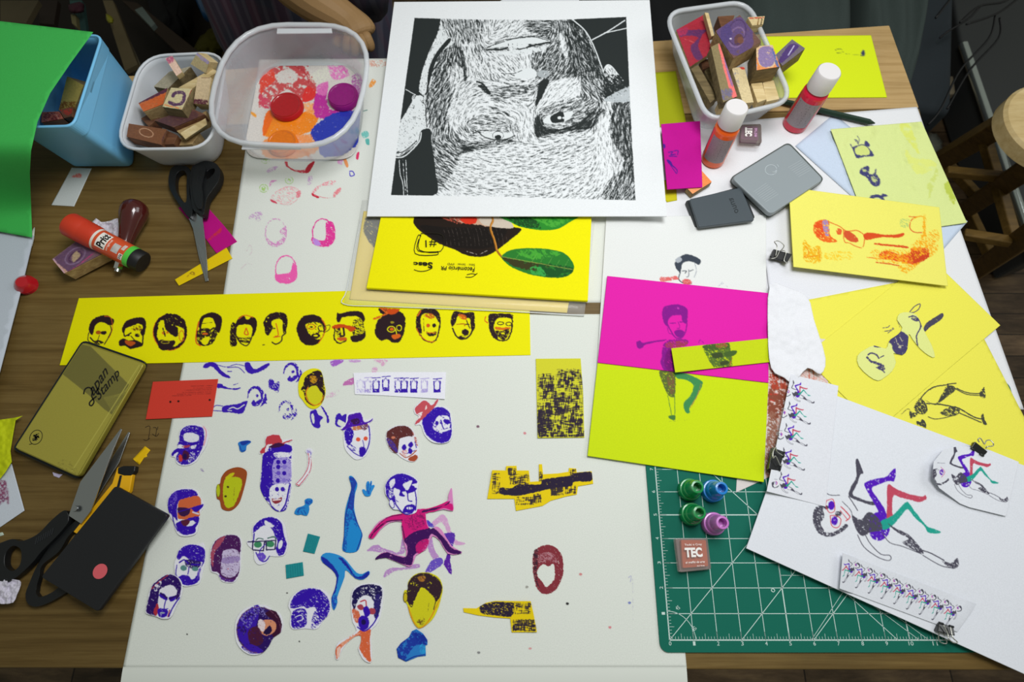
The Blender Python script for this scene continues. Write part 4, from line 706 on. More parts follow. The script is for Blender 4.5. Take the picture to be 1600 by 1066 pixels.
poster = grid_sheet('woodcut_poster', '616 3 1015 0 1042 338 573 338', .022, woodcut(), 'e7eaec', .62, .0012, zf=lambda u, v: -.010 * v * (1 - u * .3) + .0015 * np.sin(u * 3.1) + .004 * np.clip((u - .86) / .14, 0, 1) ** 2 * v)
tag(poster, 'white poster with a black woodcut of an upside-down face, top centre of the table', 'poster')
# ================================================================ papers on the right half
def font_line(A, quad_px, txt_rows, col): pass
# ---- yellow magazine and the plastic sleeve below it
A = Art(530, 295, 935, 500, 'f0e800', 1.8); A.z(530, 300, .2625)
A.p('445 150 445 190 490 240 600 310 680 340 760 378 850 386 920 360 1000 300 1085 225 1030 205 960 150 940 100 440 100', '241a14', .5); A.p('500 130 640 150 730 185 830 195 900 205 940 140 900 100', 'c9a48a', 1.2, sm=1); A.p('600 140 720 150 730 190 660 175', 'b0503c', 1, sp=.6); A.p('725 152 815 150 810 185 770 192 735 180', 'd8351e', .6)
A.p('840 150 980 150 1040 210 960 215 900 205 850 190', 'cdbfae', .7); A.p('480 200 640 210 860 215 1000 230 900 330 700 330 560 270', '1a1512', .5)
for x in range(620, 1000, 24): A.l([(x, 215), (x + 14, 260), (x + 22, 320)], .5, '5a504a', sp=.5)
A.l('760 355 820 372', 1.2, 'a8a098', sp=.6); A.l('840 370 880 350', 1, 'a8a098', sp=.6)
A.l('905 140 915 170 900 215 925 290 940 350 965 385', 3.2, 'a5681c'); A.l('908 140 916 170 903 215 928 290 942 350', 1, 'e09a40')
A.p('975 140 1400 140 1370 180 1300 220 1200 228 1090 210 1020 180', '2c8a2c', .4); A.p('1000 150 1140 150 1200 215 1080 205', '1c4a20', 1.4, sp=.7); A.p('1150 150 1380 150 1280 210 1200 180', '4aa838', 1.6, sp=.5, sps=4)
A.p('965 385 1010 350 1100 335 1240 340 1340 365 1390 420 1395 465 1350 505 1250 510 1130 490 1030 450 985 415', '2a7a2c', .4); A.p('965 385 1090 412 1250 435 1180 470 1060 450 990 410', '3a3a1c', 1.6, sp=.85, sps=5); A.p('1060 345 1240 345 1320 370 1200 400 1100 390', '47a434', 2, sp=.6, sps=4); A.p('1190 430 1390 450 1350 500 1230 505', '1a5224', 1.6, sp=.7, sps=5); A.p('1140 450 1200 450 1230 500 1150 490', '3aa048', 1.2, sp=.6, sps=4)
A.l('965 385 1130 415 1390 462', .8, '9aa84a')
for t in range(7): A.l([(1050 + t * 48, 402 + t * 8), (1080 + t * 48, 352 + t * 8)], .4, '80b858', sp=.6)
mag = grid_sheet('magazine', '603 300 926 300 918.5 470 572.5 449.6', .0085, A, 'f0e800', .8, .005, zf=lambda u, v: .002 * v ** 3)
tag(mag, 'yellow magazine with leaves and dark fruit on its cover, sticking out under the poster', 'magazine')
KM = mat('1c1808', .6)
def mz(x, y): return 530 + x * .2625, 300 + y * .2625
def lettering(name, txt, quad, z, m, par, zoomf=mz, **k):
    q = [zoomf(*p) for p in pts(quad)]; return text_mesh(name, txt, quad_fn(q, z), m, par, **k)
lettering('lettering', '#1', '580 282 512 282 514 328 580 330', .0103, KM, mag)       # upside down: first corner is the text's lower left
lettering('lettering', 'Sesc', '556 418 442 416 442 438 556 455', .0108, KM, mag, bold=.03)
lettering('lettering', 'Fecomércio PR', '808 448 606 440 606 462 808 475', .011, KM, mag, bold=.012, shear=.15)
lettering('lettering', 'Sesc · Senac · IFPD', '808 428 645 422 645 434 808 442', .0108, KM, mag)
def zl(x, y, h): return V(*mz(x, y), h)
def stroke3(name, strokes, wpx, z, m, par, zoomf, thick=.00006):
    """flat pen strokes lying at height z"""
    bm = bmesh.new()
    for s in strokes:
        q = np.array([zoomf(*p) for p in pts(s)])
        if len(q) > 2: q = smooth_poly(q, 4, False)
        d = np.gradient(q, axis=0); n = np.stack([-d[:, 1], d[:, 0]], 1) / (np.linalg.norm(d, axis=1)[:, None] + 1e-9) * wpx / 2
        a = [bm.verts.new(tuple(p)) for p in P(*(q + n).T, z)]; b = [bm.verts.new(tuple(p)) for p in P(*(q - n).T, z)]
        for i in range(len(a) - 1): bm.faces.new([a[i], a[i + 1], b[i + 1], b[i]])
    return from_bm(name, bm, m, par)
stroke3('emblem', ['488 246 614 256 604 352 476 344 488 246', '488 262 468 262 452 366 580 374 584 352', '474 280 470 350 590 356'], 1.1, .0102, KM, mag, mz)
stroke3('emblem', ['445 462 480 472 520 468 555 452'], .9, .0108, KM, mag, mz); stroke3('emblem', ['752 506 790 506 822 484 812 490 790 486 760 492'], .9, .0108, KM, mag, mz)
# card and transparent sleeve
A = Art(535, 320, 925, 500, 'e6cf62', 1.4); A.z(530, 300, .2625); A.p('165 150 245 150 235 250 210 330 150 245', '3a3a20', 1.4, sp=.8); A.p('100 90 250 90 160 150 105 340 100 340', 'ead040', .3, sm=0); A.p('165 150 245 150 235 250 210 330 150 245', '35351e', 1.4, sp=.8)
card = tag(grid_sheet('card', '568 330 915 330 886 489 546 468', .0022, A, 'e6cf6a', 1.6, .0008), 'pale yellow card inside the clear plastic sleeve under the magazine', 'card')
PL = mat('f4f6f6', .12, name='clear_film', alpha=.22, bump=.25, bscale=60)
sl = thing('plastic_sleeve', 'clear plastic sleeve around the pale yellow card, its seam shining along the left', 'plastic sleeve', tuple(P(740, 400, .003)))
o = grid_sheet('film', '566 312 934 312 913 493 537 475', .0032, None, 'ffffff', 14, .0003, m=PL, parent=sl, zf=lambda u, v: .0006 * np.sin(u * 9 + v * 4))
o = tube('welded_edge', [V(563, 345, .0035), V(552, 400, .0036), V(541, 455, .0035), V(537, 475, .0034), V(600, 479, .0034), V(760, 485, .0034), V(913, 493, .0034)], .0007, mat('e8ecec', .15, alpha=.75), sl, seg=6, flat=.5)
# ---- white sheet with a face, magenta and lime sheets of the folded figure
def fig_prints():
    """one standing figure printed across the folds"""
    A = Art(915, 335, 1215, 760, 'e4e6e4', 1.7); return A
A = Art(925, 330, 1215, 470, 'e3e5e3', 1.8); A.z(900, 320, .4315)
A.p('357 215 368 195 395 180 425 185 452 200 445 218 430 210 405 205 385 215 378 245 365 235', '3c4450', .6); A.p('360 200 375 188 385 200 370 210', 'aab0b8'); A.l('378 245 372 270 392 285 418 285', 1.6, '3c4450'); A.l('430 212 436 240 428 262', .9, '8a92a0', sp=.7); A.l('385 240 400 240 395 248', 1.2, '3c4450'); A.l('412 240 424 236', 1.2, '3c4450'); A.l('408 235 408 258 400 262', 1, '4a5260')
A.p('305 262 340 262 362 258 372 270 340 275 310 280', 'dd6a68', .7, sp=.8); A.p('385 275 400 268 420 278 412 290 392 288', 'd86060', .5, sp=.8); A.l('515 295 535 285 548 298', 1, 'b8bcc8', sp=.6); A.l('520 290 530 280', .8, 'b8bcc8', sp=.6)
wa4 = tag(grid_sheet('paper_sheet', '947 339 1197 336 1198 600 931 600', .003, A, 'e3e5e3', 1.1), 'white paper sheet with a small stamped dark-haired face, tucked under the magenta sheet', 'paper')
lime_c = 'c9de10'
A = Art(910, 560, 1215, 760, lime_c, 1.7); A.z(900, 320, .4315); G1 = '4a7a3a'
A.p('303 600 355 605 358 690 335 690 315 650', '5a6a30', .7, sp=.8); A.p('330 615 352 610 356 680 340 680', '7a5a3c', .8, sp=.5); A.p('358 605 400 612 450 635 458 650 440 690 412 735 412 752 400 755 390 735 392 715 415 690 425 655 400 635 365 628', '3f8a50', .5, sp=.97); A.l('452 650 440 690 414 735', 1.2, 'b07a4c', sp=.7)
A.l('332 690 346 760', 1, G1, sp=.9); A.l('357 690 358 760', 1, G1, sp=.9); A.p('335 765 358 762 358 780 340 776', G1, .5); A.l('338 785 400 780', .7, '8a9a30', sp=.4)
lime = tag(grid_sheet('paper_sheet', '934.5 560 1201 590 1193.4 753.6 918 712.7', .0045, A, lime_c, 1.1, zf=lambda u, v: .004 * (u * v) ** 3), 'lime green sheet with the printed legs of a standing figure', 'paper')
mg_c = 'e01ea8'
A = Art(930, 425, 1210, 605, mg_c, 1.7); A.z(900, 320, .4315); PG = '84148a'
A.p('312 400 318 372 345 362 375 362 400 375 405 400 398 430 385 420 380 400 350 402 335 415 330 440 318 425', PG, .8, sp=.95); A.e(370, 375, 4, 3, 'c83ab0'); A.l('330 430 345 460 362 482 385 480 398 455 402 420', 1.8, PG); A.p('355 460 372 452 392 460 385 478 366 478', PG, .6); A.l('340 430 360 428', 1.4, PG); A.l('376 425 392 424', 1.4, PG); A.l('370 425 376 445 366 448', 1, PG); A.l('330 432 335 462 350 470', .9, PG, sp=.7)
A.p('322 492 280 500 250 508 240 518 225 520 218 500 232 492 242 500 270 495 322 488', PG, .5, sp=.93); A.p('325 495 398 488 400 510 350 520 348 560 330 600 312 590 310 550', PG, .8, sp=.78); A.p('328 500 395 492 398 512 335 520', 'a03a50', .8, sp=.6); A.p('342 520 372 600 330 600 320 560', '7a1078', .8, sp=.9); A.l('315 545 308 575 330 600', 1.5, PG); A.l('445 500 450 490 462 500', 1, PG, sp=.6)
mag_s = tag(grid_sheet('paper_sheet', '948.8 431.3 1200.8 458 1200.8 598.3 933.7 566.8', .0056, A, mg_c, 1.1), 'hot pink sheet with the printed head and arm of a standing figure', 'paper')
A = Art(1045, 520, 1215, 590, 'c4d414', 1.9); A.z(900, 320, .4315)
A.p('458 512 500 505 545 500 560 525 565 560 560 588 510 590 485 570 470 540', '54702c', .9, sp=.7); A.p('460 510 548 500 552 520 520 525 480 530', '46602a', .8, sp=.85); A.p('492 540 525 535 530 552 500 556', '3c4a28', .6); A.p('538 535 582 528 575 545 545 550', '46602a', .6); A.p('505 505 540 500 545 515 515 520', 'a0603a', .6, sp=.6); A.p('520 572 545 565 555 575 530 582', '3c4a28', .6); A.l('565 555 555 590', 1.4, 'a8682c', sp=.7); A.l('482 560 500 588', 1.6, '54702c')
tag(grid_sheet('paper_strip', '1048.9 544.4 1207 528 1211.5 565 1055 582.3', .0075, A, 'c4d414', .9, zf=lambda u, v: .004 * (1 - u) ** 4), 'narrow lime paper strip with a printed face, lying across the pink sheet', 'paper strip')
# ---- lime card by the clear tub, magenta card, olive slip
A = Art(1185, 45, 1395, 160, 'd4e41c', 1.3); A.z(1000, 0, .25); A.l('1220 312 1245 305 1262 310', 1, '5a6a30', sp=.8); A.l('1230 332 1270 326', 1, '5a6a30', sp=.8); A.l('1270 335 1370 345', .5, '8a9a30', sp=.6); A.p('1380 330 1395 310 1408 330 1400 350 1382 348', '3a4058', .8, sp=.85)
tag(grid_sheet('paper_card', '1188 57 1361 55 1386 152 1196 153', .0012, A, 'd4e41c', 1.6, .0007), 'bright lime card on bare wood at the far right of the table', 'card')
tag(grid_sheet('paper_slip', '1000 115 1056 111 1073 196 1005 200', .0012, None, 'a3a818', 4, .0005), 'olive green paper slip beside the clear tub of stamps', 'paper')
tag(grid_sheet('paper_slip', '1020 282 1056 282 1058 313 1042 316', .0012, None, 'c8c020', 4, .0005), 'small yellow paper end peeping out below the magenta card', 'paper')
A = Art(1025, 185, 1105, 305, 'c01090', 1.9); A.z(1020, 180, .1875); PB = '4a1a8c'
A.p('85 240 105 250 100 275 88 270', PB, .8, sp=.8); A.l('130 310 165 305 150 330 190 325', 1.5, PB, sp=.8); A.l('135 340 200 345', 1.4, PB, sp=.8); A.l('175 300 210 295 205 330', 1.3, PB, sp=.8); A.p('118 370 140 375 165 410 150 420 125 395', PB, .5); A.l('150 410 200 455 200 485', 2.2, PB, taper=.6); A.l('150 420 195 485', 1.2, PB)
tag(grid_sheet('paper_card', '1033 194 1094 189 1097.5 292.5 1042.5 296', .014, A, 'c01090', 1.0, .0007, zf=lambda u, v: .006 * (1 - v)), 'small magenta card with dark blue marks, propped over a stamp beside the poster', 'card')
# ---- pale blue sheet, crumpled pale lime sheet
tag(grid_sheet('paper_sheet', '1243 228 1303 178 1512 346 1452 415', .0016, None, 'c5d3e6', 6, .0004, zf=lambda u, v: .001 * np.sin(u * 5)), 'light blue paper sheet lying between the grey ink pad and the crumpled lime sheet', 'paper')
A = Art(1290, 180, 1520, 375, 'd6e294', 1.5); A.z(1260, 130, .1876); A.p('780 340 860 350 900 450 940 590 880 520 800 420', 'd8e070', 2, sp=.7, sps=12); A.p('820 560 900 620 1040 640 1080 700 940 760 860 680', 'dbe37c', 2, sp=.7, sps=12); A.p('1150 860 1200 820 1240 960 1220 1010', 'b9c850', 2, sp=.8, sps=9); A.p('1000 880 1060 760 1080 700 1090 760 1020 960', 'ccd878', 2, sp=.8, sps=9); NB = '3f4070'
A.p('385 540 400 525 425 520 440 515 470 510 515 535 560 590 555 608 500 610 440 625 415 620 395 575', NB, .9, sp=.9); A.p('405 545 440 522 490 525 525 560 520 595 440 600 410 580', 'cfdb80', .8); A.p('485 515 495 475 525 510 520 530', NB, .8, sp=.9); A.l('400 470 420 475 430 500 410 480', 1.4, NB, sp=.8); A.l('425 440 440 470 430 510', 1, NB, sp=.7); A.l('368 510 395 560', 1.4, NB, sp=.8)
A.p('440 740 465 705 510 690 525 705 520 750 550 760 570 735 580 710 585 760 600 780 618 820 600 855 560 858 530 830 505 790 470 770', NB, .9, sp=.82); A.e(565, 800, 32, 22, 'bcc884', rot=50, sp=.6); A.e(485, 730, 14, 10, 'bcc884', sp=.6)
A.p('520 980 530 945 580 925 620 935 640 920 680 940 640 955 680 1000 640 1000 610 960 570 955 535 985', NB, .7, sp=.93)
cr = grid_sheet('crumpled_sheet', '1298 202 1440 190 1511 348 1362 370', .003, A, 'd3df8c', 1.2, .0004, zf=lambda u, v: (1 - .85 * v ** 1.5) * (.005 * fnoise(u * 60, v * 60, 9.) + .006 * np.abs(np.sin(u * 7 + v * 2 + 2 * fnoise(u * 50, v * 50, 20.))) * u))
tag(cr, 'crumpled pale lime sheet with three small dark blue prints at the right table edge', 'paper')
# ---- yellow card with the orange figure
A = Art(1225, 285, 1495, 455, 'ebe56c', 1.8); A.z(1180, 280, .2627); O1 = 'e86a20'; O2 = 'f0a81c'
A.p('345 290 360 255 400 240 440 250 440 290 450 340 490 370 440 378 390 365 355 330', O1, 1, sp=.8); A.p('350 280 380 250 410 260 400 350 365 330', 'e0501c', 1, sp=.6); A.p('400 250 430 245 440 300 435 345 415 330 405 290', '9a8ac0', .8, sp=.6, sps=1.6); A.l('440 255 500 280 545 310 600 305 640 325 650 350 640 405 600 400 560 380 530 370 525 300', 1.5, 'e0702c', sp=.85); A.p('530 310 560 310 600 340 615 370 580 375 535 350', 'd0542c', .6, sp=.95); A.p('485 295 515 300 510 330 485 325', 'e0602c', .6, sp=.8)
A.p('645 330 680 318 760 330 830 330 880 320 885 335 840 350 760 345 690 358 655 362', 'd64c1e', .6, sp=.97); A.p('715 380 800 388 880 395 910 402 905 412 830 402 720 392', 'd64c1e', .6, sp=.9); A.p('735 450 780 425 860 450 920 440 930 410 1020 410 1035 455 1000 480 950 510 860 490 760 475', 'e25a18', 1.4, sp=.8, sps=1.9); A.p('920 440 1020 420 1030 465 960 505 925 480', 'c8401c', 1, sp=.85); A.l('665 465 760 475', 1.2, O1, sp=.8); A.l('720 495 800 505 855 515', 1.8, 'd64c1e', sp=.9)
A.p('290 360 330 400 345 405 385 400 390 490 300 490 285 440', 'eab01c', 1.6, sp=.6); A.l('300 400 320 440 290 465 370 455', 1.6, 'e8901c', sp=.8); A.l('375 410 385 480', 1.5, 'e8901c', sp=.8); A.p('420 440 560 430 570 475 430 480', 'f0c42c', 2, sp=.4); A.p('920 400 1080 300 1085 420 1060 450 1030 460', 'f0a820', 2, sp=.45); A.p('700 420 900 420 930 400 1000 320 1020 300 1010 430 900 500 720 480', O2, 2, sp=.42)
A.l('915 222 955 225 985 220', 1.5, 'd8702c', sp=.8); A.l('950 225 925 250 920 290 945 315 990 318', 1.6, 'd8602c', sp=.85); A.l('940 235 1000 225 1005 320', 1.6, O2, sp=.7); A.p('865 240 915 240 910 285 868 285', 'b8cc70', 1, sp=.5); A.p('1000 220 1015 220 1010 330 995 330', O2, 1, sp=.5); A.p('850 520 960 500 1000 480 900 560', O2, 1.4, sp=.5)
oc = tag(grid_sheet('paper_card', '1232.5 292.6 1467.7 324 1481 447 1240 417', .0105, A, 'ebe56c', .9, .0008, zf=lambda u, v: .003 * (1 - u)), 'yellow card with an orange painted lying figure, right of the grey ink pad', 'card')
# ---- two plain yellow sheets
YC = 'ebe556'
tag(cut_sheet('paper_sheet', '1250 471 1403 441 1495 446 1537 528 1602 655 1660 800 1500 760 1300 660', .0032, None, YC, 7, .0005, sm=0), 'yellow sheet under the second yellow sheet, printed with two bent legs', 'paper')
legs_art = Art(1395, 585, 1560, 700, YC, 1.8); A = legs_art; A.z(1180, 540, .2625); GY = '45463c'
A.l('985 315 1020 275 1060 250 1110 238 1150 235', 1.8, GY, .5); A.l('1145 230 1195 225', 1.6, GY); A.l('1148 232 1150 242 1200 262 1260 290 1345 298', 1.4, GY); A.p('1000 320 1060 350 1090 345 1150 300 1195 260 1140 240 1110 300 1070 345 1020 330', GY, .8, sp=.55, sps=1.5); A.p('1090 330 1150 240 1195 255 1160 290 1110 330', GY, .8, sp=.75, sps=1.6); A.l('1200 255 1260 280 1340 285 1362 250', 1.5, GY); A.p('1335 290 1350 260 1365 262 1370 310 1345 308', GY, .6, sp=.8)
A.p('965 330 985 315 1015 345 1025 390 1000 410 970 405 945 370', GY, .8, sp=.72, sps=1.5); A.p('920 385 945 400 970 395 960 420 925 432', GY, .8, sp=.7); A.l('870 410 905 378 925 385', .9, GY, sp=.6); A.l('1020 345 1100 350 1160 362 1215 375 1300 425 1358 440', 1.8, GY, .5); A.l('1030 425 1070 438 1130 430 1195 412', 1.2, GY); A.p('1100 400 1160 365 1215 372 1205 412 1140 420', GY, .8, sp=.62, sps=1.5); A.l('1210 400 1270 425 1345 458', 1.6, GY); A.p('1345 430 1358 405 1365 440 1380 468 1360 470', GY, .6, sp=.85)
A.p('962 450 985 455 990 440 1010 450 1018 488 990 480 965 470', GY, .6, sp=.85)
s2 = tag(cut_sheet('paper_sheet', '1256 557.5 1452 401 1563 508.5 1478 580 1372 672', .0042, None, YC, 1.2, .0005, sm=0), 'upper yellow sheet with its tip pointing over the table edge, carrying the pale cut-out figure', 'paper')
legs_sheet = [o for o in bpy.data.objects if o.get('label', '').startswith('yellow sheet under')][0]
def mergeprint(o, art, z):
    m_ = bpy.data.objects.new('x', bpy.data.meshes.new('x')); h, w_ = art.X.shape; idx = np.arange(h * w_).reshape(h, w_); cov = art.cov
    c = np.maximum.reduce([cov[:-1, :-1], cov[1:, :-1], cov[1:, 1:], cov[:-1, 1:]]) > .02
    q = np.stack([idx[:-1, :-1], idx[1:, :-1], idx[1:, 1:], idx[:-1, 1:]], -1)[c]; used, inv = np.unique(q, return_inverse=True)
    me = mesh_np('x', P(art.X.ravel()[used], art.Y.ravel()[used], z) - np.array(o.location), inv.reshape(-1, 4)); set_ink(me, lin(art.im).reshape(-1, 3)[used])
    bm = bmesh.new(); bm.from_mesh(o.data); bm.from_mesh(me); bm.to_mesh(o.data); bm.free(); bpy.data.objects.remove(m_)
mergeprint(legs_sheet, legs_art, .0034)
A = Art(1370, 460, 1480, 570, YC, 1.8); A.z(1180, 280, .2627); NB = '46406a'
A.p('1000 895 1020 855 1080 815 1112 797 1120 815 1100 840 1040 880 1015 905', '4a4658', .5, sp=.97); A.l('920 790 945 760 980 742 975 770 950 790 925 795', 1.3, NB); A.l('760 885 790 880 800 870', 1.1, NB, sp=.8); A.l('765 905 800 900 820 885', 1.1, NB, sp=.8); A.l('790 915 825 890', 1, NB, sp=.8); A.l('850 850 860 880', .7, NB, sp=.7)
mergeprint(s2, A, .00435)
def d2(A):
    A.p('705 990 740 980 750 1000 715 1000', NB, .6); A.p('780 950 810 935 870 905 925 965 885 1050 850 1045 820 1020 810 985 790 965', NB, .7, sp=.93); A.l('835 945 850 985 880 990', 1, 'c8c0a0', sp=.7); A.l('860 940 875 965', 1, 'c8c0a0'); A.e(860, 1000, 10, 6, 'c8c0a0', sp=.7)
    A.l('915 820 945 815 975 840 985 880 960 930 965 990', 2, NB, .6, sp=.9); A.e(950, 835, 26, 9, NB, rot=20, sp=.7); A.l('672 1045 690 1035 720 1045 735 1065', 2.4, NB, sp=.9); A.l('665 1060 690 1085 720 1095 760 1110', 3.4, NB, 1.2, sp=.8); A.l('745 1060 765 1050', 1.6, NB); A.e(750, 1125, 24, 13, NB, rot=15, sp=.8); A.l('720 1120 750 1135 770 1150', 1.6, NB)
q_ = pts('1342 572 1340 556 1352 546 1366 540 1384 545 1388 537 1392 530 1404 522 1410 512 1402 500 1406 490 1418 488 1432 492 1440 508 1448 525 1456 540 1461 558 1452 556 1438 545 1426 530 1420 522 1418 545 1410 555 1396 552 1400 566 1394 580 1382 590 1372 595 1358 588')
A = Art(1335, 480, 1470, 600, 'dfe58c', 1.9); A.z(1180, 280, .2627); d2(A)
tag(cut_sheet('paper_cutout', q_, .0055, A, 'dfe58c', .7, .0004, sm=2), 'pale lime cut-out torso with a round face and dark vest, on the upper yellow sheet', 'paper cutout')
# ---- the paper with red brush strokes and the wet tissue under the white sheets
A = Art(1150, 560, 1300, 770, 'd9d2d0', 1.4); A.z(1180, 540, .2625)
A.p('80 100 330 120 440 230 200 240 150 500 100 700 80 600', 'd8a498', 2, sp=.5); A.p('90 240 200 250 150 420 80 420', '8a4a38', 2.5, sp=.72, sps=3.5); A.p('80 420 130 440 110 760 60 760', '9a6a58', 2, sp=.65)
for x in (100, 125, 150, 175, 320, 345): A.l([(x, 120), (x + 6, 260)], 1.6, 'c85a40', sp=.7)
A.l('90 290 130 290', 2, 'c03a2c', sp=.7); A.l('80 320 110 330', 2, 'c03a2c', sp=.7); A.p('95 150 180 180 190 250 90 250', 'b0402c', 2, sp=.5)
tag(grid_sheet('paper_sheet', '1165 520 1290 530 1300 700 1150 770', .0034, A, 'd9d2d0', 1.2), 'white paper smeared with rust red brush strokes, left of the tall printed strip', 'paper')
cols_ = 'e6e7ec'
o = cut_sheet('crumpled_tissue', '1203 446 1232 450 1262 465 1272 500 1290 560 1282 585 1262 575 1240 598 1225 590 1205 575 1200 520', .0055, None, cols_, 1.8, .0004, sm=3, zf=lambda x, y: .007 * fnoise(x, y, 30.))
tag(o, 'crumpled white tissue between the pink sheet and the yellow sheets', 'tissue'); 
o = grid_sheet('paper_sheet', '1196 405 1420 425 1405 470 1204 470', .0026, None, 'e1e2e8', 5, .0004); tag(o, 'white paper end below the card with the orange figure', 'paper')
tag(cut_sheet('paper_scrap', '1204 448 1220 452 1219 457 1206 454', .0062, None, '7a3a66', 2, .0003), 'tiny dark plum paper scrap at the corner of the pink sheet', 'paper scrap')
# ---- the big white sheet with the many-legged figure
def figure(A, k=1.0, cx=0, cy=0, simple=False, rot=0, fl=1):
    """a lying woman with four kicking legs, drawn in the pixels of the big print"""
    ca, sa = math.cos(rot), math.sin(rot)
    def T(s):
        q = pts(s) - [1400, 815]; q = q * [1, fl]
        return np.stack([cx + (q[:, 0] * ca - q[:, 1] * sa) * k, cy + (q[:, 0] * sa + q[:, 1] * ca) * k], 1)
    A.z(0, 0, 1); D1 = '4c4a58'; R1 = 'c04a60'; V1 = '5418b8'; T1 = '22a08e'
    wl = max(k, .3); r = .5 * min(1, k * 1.4)
    A.p(T('1337 720 1341 718 1347 733 1349 740 1344 742 1340 755 1332 772 1342 778 1355 783 1368 785 1366 790 1350 786 1334 780 1326 774 1330 760 1338 745'), D1, r, sp=.97 if k > .5 else None)
    A.p(T('1351 755 1370 748 1385 745 1396 733 1400 735 1397 752 1388 752 1372 758 1362 764 1372 780 1384 800 1390 830 1376 845 1360 838 1358 812 1366 802 1372 798 1356 770'), V1, r, sp=.86 if k > .5 else None, sps=2.6)
    A.p(T('1387 758 1400 764 1420 772 1440 776 1446 774 1447 780 1436 785 1425 782 1408 778 1396 775 1394 800 1396 812 1386 812 1386 790'), R1, r, sp=.96 if k > .5 else None)
    A.p(T('1376 815 1394 806 1414 786 1420 786 1430 800 1448 822 1458 826 1470 831 1464 834 1450 832 1444 822 1430 810 1418 796 1408 806 1394 822 1380 828'), T1, r, sp=.94 if k > .5 else None)
    A.p(T('1331 806 1345 812 1358 800 1374 812 1378 828 1360 832 1348 838 1338 828'), D1, r, sp=.8 if k > .5 else None, sps=2)
    A.p(T('1387 818 1400 826 1420 836 1440 858 1442 866 1428 860 1410 848 1420 842 1402 832'), D1, r, sp=.72 if k > .5 else None, sps=1.6); A.l(T('1378 832 1390 848 1410 854 1440 866'), 1.2 * wl, D1, .2); A.l(T('1440 860 1455 865 1475 876'), 1.8 * wl, D1, .2); A.l(T('1442 868 1470 884 1490 888'), 1.3 * wl, D1, .2)
    A.p(T('1472 876 1486 880 1496 872 1498 884 1490 889 1478 884'), D1, r, sp=.7 if k > .5 else None); A.l(T('1340 836 1350 855 1370 870 1386 876 1392 874 1390 868 1376 866 1360 850 1352 836'), 1.3 * wl, D1, .2)
    A.e(*(T('1298 815')[0]), 22 * k, 24 * k, 'dfe2e8', 0, .2)
    A.l(T('1292 793 1277 795 1273 812 1280 830 1296 836 1312 830 1322 822'), 6 * k if k > .4 else 1.2, D1, .6, sp=.72 if k > .5 else None); A.p(T('1273 800 1284 795 1288 808 1282 818 1288 830 1276 824'), D1, r, sp=.75 if k > .5 else None)
    if not simple:
        A.l(T('1290 770 1298 774 1312 774'), 1.2, D1); A.l(T('1326 776 1334 788 1340 798'), 1.5, D1); A.l(T('1316 784 1328 796 1332 806'), 1, D1)
        A.l(T('1292 782 1302 781 1304 798 1296 801 1290 790 1292 782'), 1.2, 'cc3a48', .3); A.l(T('1297 806 1300 822 1310 824 1314 812 1306 806 1297 806'), 1.2, 'cc3a48', .3); A.l(T('1314 792 1322 800 1328 808 1322 814'), 1.6, 'cc3a48', .4); A.e(*(T('1299 790')[0]), 5, 7, V1); A.e(*(T('1304 814')[0]), 5, 7, V1, sp=.8); A.p(T('1306 800 1314 800 1314 806 1306 808'), D1, .5, sp=.7); A.l(T('1313 798 1324 812'), 1, 'cc3a48')
    else:
        A.l(T('1300 785 1312 800 1302 815'), max(1.2 * k, .7), 'c83a80', .2); A.l(T('1290 772 1312 774'), max(.9 * k, .5), D1)
        A.e(*(T('1302 800')[0]), 6 * k, 9 * k, '6a30b8', 0, .2, sp=.7)
WS = 'dfe2e9'
A = Art(1160, 592, 1610, 1070, WS, 1.6); figure(A, 1.0, 1400, 815)
big = grid_sheet('paper_sheet', '1257 600 1720 772 1670 1085 1166 857', .0075, A, WS, 1.0, .0008, zf=lambda u, v: .004 * (1 - v) * 0 + .003 * v)
tag(big, 'large white sheet with a printed woman kicking many coloured legs, overlapping the cutting mat', 'paper')
A = Art(1190, 575, 1320, 810, 'dfe1e8', 1.9)
for cx, cy in ((1252, 617), (1246, 650), (1241, 684), (1237, 722), (1233, 760)): figure(A, .21, cx, cy - 2, True)
tag(grid_sheet('paper_strip', '1236 585 1310 603 1290 792 1198 768', .0098, A, 'dfe1e8', .62, .0004, zf=lambda u, v: .006 * (1 - u) ** 3 * v), 'tall white paper strip with a column of five small printed kicking women', 'paper strip')
A = Art(1450, 690, 1600, 815, 'e0e3ea', 1.9); figure(A, .53, 1523, 746, True)
tag(cut_sheet('paper_cutout', '1459 722 1475 702 1500 697 1545 703 1592 722 1572 807 1515 793 1500 787 1468 763 1457 745', .0112, A, 'e0e3ea', .7, .0004, zf=lambda x, y: .008 * np.clip((1500 - x) / 45, 0, 1) ** 1.5), 'cut-out white paper with one printed kicking woman, its left edge curled up', 'paper cutout')
A = Art(1305, 855, 1535, 1000, 'd9dce3', 2.2)
for i in range(9): figure(A, .165, 1325 + i * 19.9, 893 + i * 8.3 + (i > 7), True, math.radians(150), -1)
tag(grid_sheet('paper_strip', '1317 864 1526 944 1496 988 1312 920', .0115, A, 'd9dce3', .6, .0004, zf=lambda u, v: .009 * np.clip((u - .8) / .2, 0, 1) ** 2 * (1 - v) + .006 * np.clip((.12 - u) / .12, 0, 1)), 'white paper strip with a slanting row of nine tiny printed women', 'paper strip')
